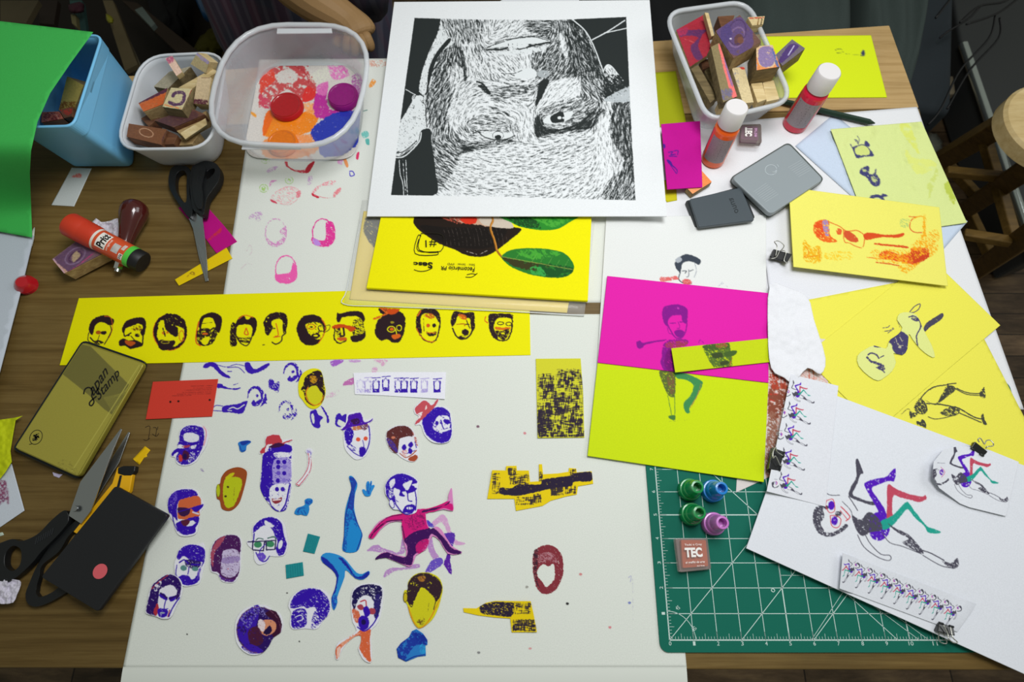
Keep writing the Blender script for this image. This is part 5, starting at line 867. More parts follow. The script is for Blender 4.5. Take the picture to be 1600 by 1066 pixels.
# ---- red card
A = Art(220, 585, 348, 662, 'cf3e30', 1.9); A.z(220, 550, .197); TC = '8a2a24'
for y, x0, x1 in ((268, 400, 568), (285, 415, 560), (300, 345, 565), (318, 330, 560), (332, 290, 556), (345, 250, 400)): A.l([(x0, y + 4), (x1, y)], .8, TC, .3, sp=.66, sm=0, sps=1.2)
for x, y in ((234, 396), (298, 392), (546, 382)): A.e(x, y, 9, 8, '1a1210')
tag(grid_sheet('paper_card', '238.7 596.7 340.6 592.4 331 651 227.5 655.4', .0018, A, 'cf3e30', .8, .0007), 'red card with faint lines of text and three black dots, right of the tin', 'card')
# ================================================================ the room and the table
WOODT = wood_mat('table_wood', ['5a4620', '6d562c', '7c6538', '725a2e'], (1.2, 34, 34), .5, .3, .08)
bm = bmesh.new()
for p in ((-4, -3.2), (4.2, -3.2), (4.2, 4.5), (-4, 4.5)): bm.verts.new((p[0], p[1], 0))
bm.faces.new(bm.verts)
fl = from_bm('floor', bm, wood_mat('parquet', ['4a3b28', '6b5640', '8c7454'], (3, 14, 14), .45, .3, .1, planks=5)); tag(fl, kind='structure')
bm = bmesh.new(); bmesh.ops.create_cube(bm, size=1); bmesh.ops.scale(bm, vec=(8.2, .1, 2.9), verts=bm.verts); bmesh.ops.translate(bm, vec=(.1, 4.5, 1.45), verts=bm.verts)
tag(from_bm('wall_back', bm, mat('77756e', .8, bump=.1)), kind='structure')
def boxm(bm, lo, hi):
    lo, hi = Vector(lo), Vector(hi); r = bmesh.ops.create_cube(bm, size=1)
    for v in r['verts']: v.co = Vector(((v.co.x + .5) * (hi.x - lo.x) + lo.x, (v.co.y + .5) * (hi.y - lo.y) + lo.y, (v.co.z + .5) * (hi.z - lo.z) + lo.z))
table = thing('work_table', 'wooden work table with a seam across its far end, covered with papers and tools', 'table', (0, .3, 0))
top_main = slab('table_top', '-260 1044 1640 1048 1437 169 30 205', 0, .028, WOODT, table, .002)
top_far = slab('table_leaf', '28 202 1436.5 168 1390 39 -10 132', 0, .026, wood_mat('leaf_wood', ['98794c', 'a98a58', 'b99a68', 'ae8f5c'], (1.2, 30, 30), .5, .15, .08), table, .002)
for x, y in ((-.78, -.02), (.52, -.02), (.55, .6), (-.72, .6)):
    bm = bmesh.new(); boxm(bm, (x - .03, y - .03, 0), (x + .03, y + .03, TZ - .0275)); from_bm('leg', bm, WOODT, table, bevel=.003)
# scribble and knots on the table wood
st = stroke3('pen_scribble', ['895 585 925 580 915 660', '945 585 965 590 960 640', '885 660 905 665 925 650', '970 600 975 580', '940 625 965 640 980 620'], .8, .0003, mat('2a2018', .8), table, lambda x, y: (0 + x * .2532, 520 + y * .2532))
# ---------------------------------------------------------------- green cutting mat, marked in inches
ox, oy = P(1045.3, 999.9)[:2]; IN = .0254
mt = thing('cutting_mat', 'green self-healing cutting mat with a white inch grid, near the right table corner', 'cutting mat', (ox, oy, TZ))
def mz_(x, y, h=.0026): return Vector((ox + x * IN, oy + y * IN, TZ + h))
bm = bmesh.new(); pl = []
X0, X1, Y0, Y1, R = -.42, 17.4, -.46, 11.2, .35
for cx, cy, a0 in ((X1 - R, Y0 + R, -90), (X1 - R, Y1 - R, 0), (X0 + R, Y1 - R, 90), (X0 + R, Y0 + R, 180)):
    for k in range(7): a = math.radians(a0 + k * 15); pl.append((cx + R * math.cos(a), cy + R * math.sin(a)))
ngon_prism(bm, [mz_(*p, .0026) for p in pl], [mz_(*p, .0008) for p in pl]); from_bm('mat_body', bm, mat('0f6a58', .7, bump=.15, bscale=1200, var=.15), mt)
LW = mat('c8dcd6', .6); bm = bmesh.new()
def gl(a, b, w=.028, h=.00268):
    a = Vector(a); b = Vector(b); d = (b - a).normalized(); n = Vector((-d.y, d.x)) * w / 2
    vs = [bm.verts.new(mz_(*(p + s), h)) for p, s in ((a, n), (a, -n), (b, -n), (b, n))]; bm.faces.new(vs)
for i in range(0, 14): gl((i, 0), (i, 8), .045 if i % 5 == 0 else .026)
for j in range(0, 9): gl((0, j), (13.6, j), .045 if j == 0 or j % 5 == 0 else .026)
gl((0, 0), (7.9, 7.9), .026); gl((3, 0), (11, 8), .026); gl((9.5, 0), (5.5, 4), .026); gl((6, 0), (9, 3), .026); gl((2.4, 7), (4.4, 5), .03); gl((4.4, 5), (10.8, 0), .02)
gl((10.4, 0), (7, 2.7), .02); gl((5.9, 0), (8, 2.3), .018)
for i in range(1, 109):
    L = .32 if i % 8 == 0 else (.24 if i % 4 == 0 else .13); gl((i / 8, 0), (i / 8, L), .014)
    if i < 64: gl((0, i / 8), (L, i / 8), .014)
for a in range(0, 90, 9): gl((1.1 * math.cos(math.radians(a)), 1.1 * math.sin(math.radians(a))), (1.1 * math.cos(math.radians(a + 9)), 1.1 * math.sin(math.radians(a + 9))), .022)
for i in range(5): gl((5 + i * .5, 2.5 if i else 2), (5 + i * .5, 3), .016)
gl((5, 2.5), (6, 2.5), .016); from_bm('grid_lines', bm, LW, mt)
for i in range(0, 12): text_mesh('number', str(i), (lambda i: lambda u, v: mz_(i - .04 * len(str(i)) + u * .1 * len(str(i)), -.2 + v * .15, .00268))(i), LW, mt)
for i in range(1, 8): text_mesh('number', str(i), (lambda i: lambda u, v: mz_(-.1 - v * .14, i - .04 + u * .1, .00268))(i), LW, mt)
for t, x, y, a in (('60', .95, .45, -50), ('45', .42, 1.12, 30), ('0', 4.6, 1.8, 45)):
    ca, sa = math.cos(math.radians(a)), math.sin(math.radians(a))
    text_mesh('number', t, (lambda x, y, ca, sa: lambda u, v: mz_(x + (u * ca - v * sa) * .17, y + (u * sa + v * ca) * .15, .0027))(x, y, ca, sa), LW, mt)
# ================================================================ tools and boxes
def patch(name, quad, zs, art, col, parent, nx=50, ny=50, lift=.0004, m=None):
    q = [V(x, y, h) for (x, y), h in zip(pts(quad), zs)]; n = (q[1] - q[0]).cross(q[-1] - q[0]).normalized(); n = n if n.z > 0 else -n
    q = [np.array(p + n * lift) for p in q]; v, u = np.mgrid[0:ny + 1, 0:nx + 1]; u = (u / nx)[..., None]; v = (v / ny)[..., None]
    w3 = (q[0] * (1 - u) + q[1] * u) * (1 - v) + (q[3] * (1 - u) + q[2] * u) * v; px, py = proj(w3)
    idx = np.arange((nx + 1) * (ny + 1)).reshape(ny + 1, nx + 1); quads = np.stack([idx[:-1, :-1], idx[1:, :-1], idx[1:, 1:], idx[:-1, 1:]], -1).reshape(-1, 4)
    me = mesh_np(name, w3.reshape(-1, 3), quads); set_ink(me, art.at(px, py).reshape(-1, 3)); return link(name, me, m or ink_mat('inked_rubber', .45, .3, 400., .12), parent)
BLK = mat('131517', .38, bump=.05, bscale=800); STEEL = mat('b9bcbe', .28, 1.0, bump=.05, bscale=200); CHROME = mat('e6e6e2', .15, 1.0)
# ---------------------------------------------------------------- gold stamp-pad tin
def z_(ox, oy, k): return lambda x, y: (ox + x * k, oy + y * k)
def q_px(s, f): return np.array([f(*p) for p in pts(s)])
fT = z_(0, 520, .2532)
def rquad(q, r, n=5):
    q = pts(q); out = []; m = len(q)
    rs = r if hasattr(r, '__len__') else [r] * m
    for i in range(m):
        a, b, c = q[i - 1], q[i], q[(i + 1) % m]; la = np.linalg.norm(a - b); lc = np.linalg.norm(c - b); rr = min(rs[i], la * .49, lc * .49)
        p0 = b + (a - b) / la * rr; p2 = b + (c - b) / lc * rr
        for t in np.linspace(0, 1, n): out.append((1 - t) ** 2 * p0 + 2 * t * (1 - t) * b + t * t * p2)
    return np.array(out)
def rslab(name, quad, z0, z1, r, m, parent, bevel=.001, scale=1.):
    q = rquad(quad, r); top = P(q[:, 0], q[:, 1], z1); c = top.mean(0); top = c + (top - c) * [scale, scale, 1]; bot = top.copy(); bot[:, 2] = TZ + z0
    bm = bmesh.new(); ngon_prism(bm, [tuple(p) for p in top], [tuple(p) for p in bot]); return from_bm(name, bm, m, parent, bevel=bevel)
tin = thing('stamp_pad_tin', 'flat gold tin with dark rim and black script lettering, left of the red card', 'ink pad tin', tuple(P(126, 640, 0)))
tq = q_px('508 55 892 188 482 893 86 712', fT)
GOLD = mat('9e953a', .42, .35, bump=.04, bscale=900, var=.15)
rslab('tin_base', tq, .0018, .0075, 9, mat('20262a', .4, .3), tin, .001, 1.035); rslab('lid', tq, .0078, .0155, 8, GOLD, tin, .0016)
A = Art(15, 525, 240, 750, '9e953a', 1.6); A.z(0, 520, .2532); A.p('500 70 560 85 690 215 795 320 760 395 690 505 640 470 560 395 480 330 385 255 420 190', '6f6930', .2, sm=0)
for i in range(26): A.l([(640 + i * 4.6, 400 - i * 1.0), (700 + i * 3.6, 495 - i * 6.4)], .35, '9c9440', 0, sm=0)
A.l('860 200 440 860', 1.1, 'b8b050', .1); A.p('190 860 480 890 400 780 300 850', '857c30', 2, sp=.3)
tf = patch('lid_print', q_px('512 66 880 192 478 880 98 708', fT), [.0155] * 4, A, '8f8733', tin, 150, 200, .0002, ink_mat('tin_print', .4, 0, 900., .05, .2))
for v in (): pass
KI = mat('15130c', .5); JZ = lambda x, y: fT(x, y)
for w_, q_ in (('apan', '592 408 684 258 650 214 548 360'), ('Stamp', '620 436 756 262 712 218 576 374')):
    text_mesh('script_lettering', w_, quad_fn([JZ(*p) for p in pts(q_)], .0159), KI, tin, bold=.012, shear=.35)
stroke3('script_initial', ['516 380 524 350 548 338 570 356 566 392 580 425 566 450 552 444 558 424 596 392'], 2.2, .0159, KI, tin, JZ)
stroke3('round_emblem', [[(222 + 38 * math.cos(a) - 8 * math.sin(a), 645 + 44 * math.sin(a)) for a in np.linspace(0, 6.3, 20)], '205 640 240 622', '200 655 225 645 218 665', '230 640 222 668', '212 632 232 660', '180 690 200 685'], 1.0, .0159, KI, tin, JZ); stroke3('emblem_marks', ['208 630 216 642', '225 625 215 660 200 662', '232 634 240 650', '215 648 238 640'], 2.2, .0159, KI, tin, JZ)
# ---------------------------------------------------------------- black notebook box with pink dot
fN = z_(0, 740, .3057); nb = thing('black_notebook', 'black notebook with a round pink sticker, lying over the lower pair of scissors', 'notebook', tuple(P(165, 850, 0)))
rslab('cover', q_px('588 62 858 212 498 708 208 530', fN), .012, .0185, 5, mat('17181b', .5, bump=.08, bscale=500), nb, .0012)
rslab('page_block', q_px('598 75 845 212 495 690 220 528', fN), .0085, .0118, 4, mat('2a2a2e', .6), nb, .0006)
c = P(156.5, 893, .0188); lathe('sticker', tuple(c), (0, 0, 1), [(0, .0076), (.0002, .0076)], mat('d86068', .6), nb, 28)
# ---------------------------------------------------------------- box cutter and yellow scrap
ct = thing('box_cutter', 'black and yellow box cutter, its end sticking out from under the black notebook', 'cutter', tuple(P(190, 745, 0)))
slab('body', q_px('722 832 825 822 800 975 560 1290 450 1230 690 930', fT), .0075, .0065, mat('e8ae10', .4), ct, .001)
slab('grip', q_px('725 835 760 822 835 822 830 855 808 882 765 882 725 870', fT), .0082, .0075, BLK, ct, .001); slab('slider_track', q_px('738 880 752 880 735 960 718 960', fT), .0081, .001, BLK, ct, .0003)
tag(cut_sheet('paper_scrap', q_px('820 780 895 700 927 725 905 752 908 765 888 772 860 816', fT), .0008, None, 'e2b612', 3), 'small stepped yellow paper scrap on bare wood, above the box cutter', 'paper scrap')
# ---------------------------------------------------------------- scissors
def blade(name, poly, z, par, f, th=.0016):
    q = q_px(poly, f); bm = bmesh.new(); z = z if hasattr(z, '__len__') else [z] * len(q)
    top = [V(x, y, h) for (x, y), h in zip(q, z)]; ngon_prism(bm, top, [p - Vector((0, 0, th)) for p in top]); return from_bm(name, bm, STEEL, par, bevel=.0004)
def ring(name, outer, hole, z, th, par, f, m=BLK):
    """moulded grip: closed outline with a finger hole"""
    o = smooth_poly(q_px(outer, f), 5); h = smooth_poly(q_px(hole, f), 5); allp = np.vstack([o, h]); n, k = len(o), len(h)
    vv, ee, ff, ov, oe, of = delaunay_2d_cdt([Vector(p) for p in allp], [(i, (i + 1) % n) for i in range(n)] + [(n + i, n + (i + 1) % k) for i in range(k)], [], 0, 1e-5)
    from_h = [Vector(p) for p in h]; keep = []
    def inside(p, poly):
        r = False
        for (ax, ay), (bx, by) in zip(poly, np.roll(poly, -1, 0)):
            if (ay > p[1]) != (by > p[1]) and p[0] < (bx - ax) * (p[1] - ay) / (by - ay) + ax: r = not r
        return r
    for t in ff:
        c = (vv[t[0]] + vv[t[1]] + vv[t[2]]) / 3
        if inside(c, o) and not inside(c, h): keep.append(t)
    bm = bmesh.new(); a = [bm.verts.new(V(p.x, p.y, z)) for p in vv]; b = [bm.verts.new(V(p.x, p.y, z) - Vector((0, 0, th))) for p in vv]
    for t in keep: bm.faces.new([a[i] for i in t]); bm.faces.new([b[i] for i in t][::-1])
    bm.edges.ensure_lookup_table(); be = [e for e in bm.edges if len(e.link_faces) == 1 and e.verts[0] in set(a)]
    mp = dict(zip(a, b))
    for e in be: bm.faces.new([e.verts[0], e.verts[1], mp[e.verts[1]], mp[e.verts[0]]])
    bmesh.ops.dissolve_limit(bm, angle_limit=.02, verts=bm.verts, edges=bm.edges)
    return from_bm(name, bm, m, par, bevel=min(.0035, th * .42))
f6 = z_(0, 240, .25)
sc1 = thing('scissors', 'black-handled scissors standing closed-bladed towards the yellow strip, in front of the white tub', 'scissors', tuple(P(310, 350, 0)))
blade('blade', '1180 410 1192 345 1270 370 1268 420 1290 620 1302 795 1282 800 1240 640 1205 470', [.007] * 5 + [.002] * 2 + [.004, .006], sc1, f6)
blade('blade', '1195 355 1262 380 1262 430 1290 640 1298 780 1250 640 1215 480', .0045, sc1, f6)
ring('handle', '1125 72 1175 85 1190 130 1185 250 1205 340 1190 400 1165 385 1120 320 1070 240 1052 180 1062 105 1090 75', '1140 105 1165 130 1165 200 1165 290 1145 300 1105 240 1095 180 1105 125', .0115, .0085, sc1, f6)
ring('handle', '1290 45 1350 62 1375 110 1365 170 1325 230 1290 285 1272 380 1240 372 1205 345 1188 240 1185 150 1200 85 1240 58', '1330 92 1342 100 1335 125 1305 155 1290 158 1285 130 1300 105', .017, .0115, sc1, f6)
ring('finger_rest', '1215 90 1260 75 1285 95 1275 140 1262 200 1268 260 1262 330 1240 345 1215 300 1200 200', '1238 150 1240 150 1240 152 1238 152', .021, .004, sc1, f6)
sc2 = thing('scissors', 'open black-handled scissors at the lower left, one handle under the black notebook', 'scissors', tuple(P(120, 800, 0)))
blade('blade', '422 1130 495 920 745 590 752 598 690 740 640 880 560 1100 500 1180', [.012, .014, .017, .017, .017, .016, .013, .011], sc2, fT)
blade('blade', '505 1090 650 840 790 612 802 615 735 800 640 950 540 1110', [.006, .006, .0045, .0045, .0045, .0055, .006], sc2, fT)
ring('handle', '330 188 350 240 300 310 210 400 165 455 90 525 20 562 -50 545 -90 470 -70 400 -10 360 60 335 110 345 190 310 260 240', '62 372 100 385 108 430 95 475 60 498 25 470 28 410', .0125, .009, sc2, fN)
ring('handle', '400 235 412 262 350 320 300 400 215 470 200 530 185 590 200 632 270 605 330 560 360 590 280 645 195 680 145 668 130 620 150 560 190 470 250 380 320 300', '212 560 240 545 300 520 330 548 270 600 205 625 182 605', .0072, .006, sc2, fN)
bm = bmesh.new()
for i in range(8): p = V(*fN(185 + i * 12, 345 - i * 7), .0127); r = bmesh.ops.create_cube(bm, size=1); [setattr(v, 'co', Vector((v.co.x * .0008, v.co.y * .007, v.co.z * .0008)) + p) for v in r['verts']]
from_bm('grip_ridge', bm, mat('2b2d30', .3), sc2); lathe('pivot_screw', V(*fN(385, 180), .0145), (0, 0, 1), [(0, .0035), (.0012, .003)], STEEL, sc2, 20)
# ---------------------------------------------------------------- glue stick, brayer handle, stamps
def ax_pt(px, z): return V(px[0], px[1], z)
a0, a1 = ax_pt((108, 350), .040), ax_pt((224, 411), .0165); axv = (a1 - a0); Lg = axv.length; axu = axv / Lg
gs = thing('glue_stick', 'red and orange glue stick with a black foot, lying across a wooden stamp', 'glue stick', tuple(a0 - Vector((0, 0, .02))))
RG = .0145
lathe('cap', a0, axu, [(0, .0), (0, RG * 1.02), (.002, RG * 1.1), (Lg * .2, RG * 1.1)] + [(Lg * (.2 + .02 * k), RG * (1.1 if k % 2 == 0 else 1.06)) for k in range(1, 8)] + [(Lg * .36, RG * 1.08), (Lg * .39, RG * 1.02)], mat('cf3c22', .42, bump=.15, bscale=1500), gs, 48)
lathe('white_ring', a0 + axu * Lg * .39, axu, [(0, RG * 1.01), (Lg * .03, RG * 1.01)], mat('e9e4da', .4), gs, 48)
lathe('barrel', a0 + axu * Lg * .42, axu, [(0, RG), (Lg * .40, RG)], mat('d8532a', .35, coat=.3), gs, 48); lathe('green_band', a0 + axu * Lg * .82, axu, [(0, RG * 1.004), (Lg * .065, RG * 1.004)], mat('55c847', .35, coat=.3), gs, 48)
lathe('foot', a0 + axu * Lg * .885, axu, [(0, RG * .98), (Lg * .1, RG * .98), (Lg * .115, RG * .9), (Lg * .115, 0)], mat('141416', .5), gs, 48)
def wrapf(u0, u1, v0, v1, rr, flip=1):
    """u runs along the stick's circumference, v along its length, on the side facing up and the camera"""
    x, y, a = frame_from(axu); view = (Vector((0, 0, TZ + H)) - (a0 + a1) / 2).normalized(); s = (view - a * view.dot(a)).normalized(); t = a.cross(s)
    def f(u, v):
        d = (v0 + (v1 - v0) * v) * Lg; g = (u0 + (u1 - u0) * u) / RG
        return a0 + a * d + (s * math.cos(g) + t * math.sin(g)) * rr
    return f
def wrap_patch(name, u0, u1, v0, v1, rr, m, par):
    f = wrapf(u0, u1, v0, v1, rr); bm = bmesh.new(); g = [[bm.verts.new(f(i / 10, j / 2)) for i in range(11)] for j in range(3)]
    for j in range(2):
        for i in range(10): bm.faces.new([g[j][i], g[j][i + 1], g[j + 1][i + 1], g[j + 1][i]])
    return from_bm(name, bm, m, par, smooth=True)
wrap_patch('label', -.0125, .0095, .455, .585, RG * 1.006, mat('efeae2', .5), gs)
fP = wrapf(.0085, -.0115, .475, .57, RG * 1.014); text_mesh('lettering', 'Pritt', lambda u, v: fP(u, 1 - v) , mat('15120e', .6), gs, bold=.035, shear=.15)
fP2 = wrapf(.0085, -.0075, .595, .63, RG * 1.01); text_mesh('lettering', 'original', lambda u, v: fP2(u, 1 - v), mat('f2dcd0', .5), gs, bold=.01)
wrap_patch('label_print', -.006, .006, .66, .745, RG * 1.006, mat('e8e0dc', .5, var=.7, bscale=260), gs); wrap_patch('label_print', -.010, -.002, .76, .80, RG * 1.006, mat('ecd6cc', .5, var=.5, bscale=400), gs)
wrap_patch('label', .003, .011, .765, .815, RG * 1.008, mat('f0ece4', .5), gs); f3 = wrapf(.0105, .0035, .772, .808, RG * 1.014); text_mesh('lettering', '22g', lambda u, v: f3(u, 1 - v), mat('15120e', .6), gs, bold=.03)
br = thing('wood_handled_tool', 'printing tool with a glossy dark red-brown turned wooden handle, under the glue stick', 'tool', tuple(P(190, 380, 0)))
h0 = V(211, 326, .021); h1 = V(186, 415, .0115); hv = (h1 - h0); hl = hv.length
prof = [(0, 0), (.0006, .005), (.003, .0105), (.008, .0152), (.015, .0172), (.023, .0168), (.033, .0145), (.045, .0118), (.056, .0095), (.064, .0088)]
lathe('handle', h0 - hv.normalized() * .012, hv, prof, mat('4e1a17', .18, bump=.02, var=.3, bscale=60, coat=.6), br, 40); lathe('ferrule', h0 + hv.normalized() * .05, hv, [(0, .0088), (.012, .0085)], STEEL, br, 30)
lathe('shaft', h0 + hv.normalized() * .061, hv, [(0, .004), (hl - .052, .004)], STEEL, br, 16); lathe('end_nut', h1 - hv.normalized() * .004, hv, [(0, .0055), (.009, .0055)], CHROME, br, 6, smooth=False)
WB = wood_mat('block_wood', ['8a6f4a', 'ad9163', 'c7ad7c'], (6, 60, 60), .6, .25, .2); WBD = wood_mat('dark_block_wood', ['4a2e20', '6b4630', '805a3c'], (6, 60, 60), .6, .25, .2); WBL = wood_mat('pale_block_wood', ['b39a68', 'd2bb88', 'e2d0a4'], (5, 40, 40), .65, .2, .15); WBG = wood_mat('grey_block_wood', ['5c5038', '7d6d4c', '93825c'], (6, 60, 60), .65, .3, .2)
def stamp(label, quad, f, z, depth, m, inks=None, face=None, group=None, name='wooden_stamp', inset=.0, cat='stamp'):
    q = q_px(quad, f); zs = z if hasattr(z, '__len__') else [z] * len(q); t = thing(name, label, cat, tuple(P(*q.mean(0), min(zs) - depth)), group)
    slab('block', q, 0, depth, m, t, .0006, zs)
    if face:
        A = Art(q[:, 0].min() - 3, q[:, 1].min() - 3, q[:, 0].max() + 3, q[:, 1].max() + 3, face, 1.8); A.z(*f(0, 0), f(1, 0)[0] - f(0, 0)[0])
        if inks: inks(A)
        c = q.mean(0); qi = c + (q - c) * (1 - inset); patch('inked_face', qi, zs, A, face, t, 46, 46, .0011)
    return t
def d(A):
    A.p('330 665 480 550 595 610 430 745', '6a4a6a', 1, sp=.8, sm=0); A.e(470, 640, 70, 42, '8a7090', ring=2, rot=-35, sp=.8); A.e(470, 645, 45, 24, '4c2c50', ring=2.5, rot=-35, sp=.8); A.p('450 640 480 610 500 640 460 680', 'b9a080', 1, sp=.8); A.p('330 665 430 745 420 760 335 690', 'd8a890', .5, sp=.8); A.l('400 760 500 690 600 610', 1.5, 'c83a80', sp=.6); A.l('335 660 400 745', 2, 'd0a8b8', sp=.8)
stamp('wooden stamp with a purple inked oval face, half under the glue stick', '330 662 482 548 690 604 405 752', f6, [.022, .024, .024, .022], .018, WB, d, '7a5a66')
tag(cut_sheet('crumpled_tissue', '142 352 150 341 158 347 172 345 184 341 187 352 188 362 182 372 170 366 160 360 150 362', .014, None, 'd8d4de', 1.2, .0004, zf=lambda x, y: .012 * fnoise(x, y, 9.) - .008, sm=2), 'small crumpled white tissue tucked behind the glue stick', 'tissue')
tag(cut_sheet('crumpled_tissue', '-12 902 10 905 30 907 32 915 26 930 20 942 2 944 -14 938', .006, None, 'cfcbd8', 1.2, .0004, zf=lambda x, y: .012 * fnoise(x, y, 9.), sm=2), 'small crumpled white tissue at the left photo edge below the open scissors', 'tissue')
# paper bits on the left
A = Art(70, 255, 150, 330, 'cfd4d2', 1.5); A.z(0, 240, .25); A.p('448 145 480 125 508 125 505 150 480 150', 'e07a70', .6, sp=.8)
tag(grid_sheet('paper_slip', '112 262 143 263 115.5 322.5 80 320.5', .0006, A, 'cfd4d2', 1.5), 'narrow white paper slip with a faint red mark, in front of the blue bin', 'paper')
A = Art(270, 310, 380, 400, 'b8107c', 1.5); A.z(0, 240, .25); A.p('1300 540 1360 480 1385 460 1380 490 1330 530 1305 545', 'c83040', .8, sp=.6)
tag(cut_sheet('paper_scrap', q_px('1115 340 1180 300 1285 322 1395 445 1482 550 1352 624 1290 540', f6), .0009, A, 'b8107c', 1.4), 'magenta paper triangle under the blades of the upper scissors', 'paper scrap')
A = Art(265, 380, 370, 450, 'e6c60c', 1.5); A.z(0, 240, .25); A.l('1170 770 1200 740 1215 760', 1, '8a5a20', sp=.7); A.e(1205, 748, 12, 8, '8a6a20', ring=.8)
tag(grid_sheet('paper_scrap', q_px('1092 788 1415 588 1452 655 1117 826', f6), .0016, A, 'e6c60c', 1.3), 'narrow yellow paper scrap under the tip of the upper scissors', 'paper scrap')
# red screw cap at the left edge
rc = thing('red_cap', 'small red screw cap beside the white paper at the left edge', 'bottle cap', tuple(P(44, 447, 0)))
lathe('cap_body', P(44, 447, .0012), (.25, -.1, 1), [(0, .0125)] + [(.001 + .0012 * k, .0125 if k % 2 else .0116) for k in range(7)] + [(.012, .010), (.016, .0065), (.0165, 0)], mat('b81420', .28, coat=.5), rc, 40)
# green sheet propped on the blue bin, white sheet below it
gz = lambda x, y: .014 + .112 * (lambda t: t * t * (3 - 2 * t))(np.clip((345 - y) / 130, 0, 1)) + .008 * np.clip((150 - y) / 100, 0, 1)
tag(cut_sheet('green_sheet', '-220 10 0 33 145 50 110 98 78 145 58 190 48 235 46 270 48 320 50 371 0 362 -240 340', 0, None, '44b856', 6, .0006, zf=gz), 'bright green sheet leaning over the blue bin at the top left corner', 'paper')
tag(cut_sheet('paper_sheet', '-200 330 52 368 30 460 0 575 -30 690 -240 640', .009, None, 'c3cbd6', 8, .0016, zf=lambda x, y: 0 * x), 'white sheet at the left edge, below the bright green sheet', 'paper')
tag(cut_sheet('paper_sheet', '48 362 54 355 53 372 50 385', .006, None, 'd8dcd0', 3, .0004), 'tiny white paper corner showing under the bright green sheet', 'paper scrap')
A = Art(-60, 640, 50, 840, 'c9d0da', 1.3); A.z(0, 520, .2532); A.p('-60 960 0 940 30 910 45 960 50 1010 30 1040 0 1066 -60 1100', '7a3a62', 1, sp=.62); A.z(0, 740, .3057); A.p('-30 40 20 38 35 60 45 110 42 160 20 110 0 160 -30 200', '8a4a6a', 1, sp=.55)
tag(cut_sheet('paper_sheet', '-60 735 18 725 38 798 0 824 -60 850', .0012, A, 'c9d0da', 1.6), 'white paper with a plum woodcut print at the left edge, under the lime paper', 'paper')
tag(cut_sheet('crumpled_sheet', '-40 655 0 656 22 653 35 650 24 657 20 680 16 705 18 722 8 738 0 748 -40 755', .003, None, 'bfca18', 1.6, .0004, zf=lambda x, y: .006 * fnoise(x, y, 16.)), 'crumpled lime yellow paper at the left edge beside the gold tin', 'paper')
tag(cut_sheet('paper_scrap', '-20 836 4 832 6 836 -20 845', .0006, None, 'b9c8b8', 4), 'pale paper tip at the left edge above the open scissors', 'paper scrap')
tag(cut_sheet('paper_scrap', '82 738 92 741 98 741 92 747 84 744', .0006, None, 'c8c0dc', 2), 'tiny torn lilac paper scrap below the gold tin', 'paper scrap')
# ---------------------------------------------------------------- open plastic boxes
def shell(name, base, rim, zr, r, m, parent, t=.0012, zf=.0015, rimt=.0022, mr=None, lev=6, bulge=.0):
    b = rquad(base, r * .8, 8); q = rquad(rim, r, 8); B = P(b[:, 0], b[:, 1], .0008); Q = P(q[:, 0], q[:, 1], zr); n = len(B); bm = bmesh.new()
    def row(s, inset, dz):
        p = B * (1 - s) + Q * s; c = p.mean(0); d = p - c; d[:, 2] = 0; l = np.linalg.norm(d, axis=1)[:, None]; p = p - d / l * inset; p[:, 2] += dz
        return [bm.verts.new(tuple(v)) for v in p]
    ss = [0, .04] + list(np.linspace(.15, 1, lev)); outer = [row(s, .003 if s == 0 else 0, 0) for s in ss]; inner = [row(s, t + (.003 if s == 0 else 0), zf if s == 0 else 0) for s in ss]
    rows = outer + inner[::-1]
    for a, c in zip(rows[:-1], rows[1:]):
        for i in range(n): bm.faces.new([a[i], a[(i + 1) % n], c[(i + 1) % n], c[i]])
    bm.faces.new(outer[0][::-1]); bm.faces.new(inner[0]); o = from_bm(name, bm, m, parent, smooth=True)
    tube('rim', [tuple(v) for v in Q], rimt, mr or m, parent, seg=8, sm=0, closed=True, flat=1.0); return o
def plastic(name, col, alpha, rough=.25):
    if name in M: return M[name]
    m, n, b = nt(name); b.inputs['Base Color'].default_value = tuple(lin(col)) + (1,); b.inputs['Roughness'].default_value = rough; b.inputs['Alpha'].default_value = alpha; b.inputs['Specular IOR Level'].default_value = .6
    tc = n.nodes.new('ShaderNodeTexCoord'); nz = n.nodes.new('ShaderNodeTexNoise'); nz.inputs['Scale'].default_value = 30; n.links.new(tc.outputs['Object'], nz.inputs['Vector'])
    mr = n.nodes.new('ShaderNodeMapRange'); mr.inputs[3].default_value = alpha * .85; mr.inputs[4].default_value = min(1, alpha * 1.15); n.links.new(nz.outputs['Fac'], mr.inputs[0]); n.links.new(mr.outputs[0], b.inputs['Alpha']); M[name] = m; return m
BL = mat('7cc6f2', .4, bump=.03, bscale=500)
bb = thing('blue_bin', 'tall light blue plastic bin holding two wooden stamps, half covered by the green sheet', 'bin', tuple(P(150, 200, 0)))
shell('bin_body', '125 130 214 130 210 262 113 262', '58 57 160 56 115 197 14 200', .115, 14, BL, bb, .0018, rimt=.0018)
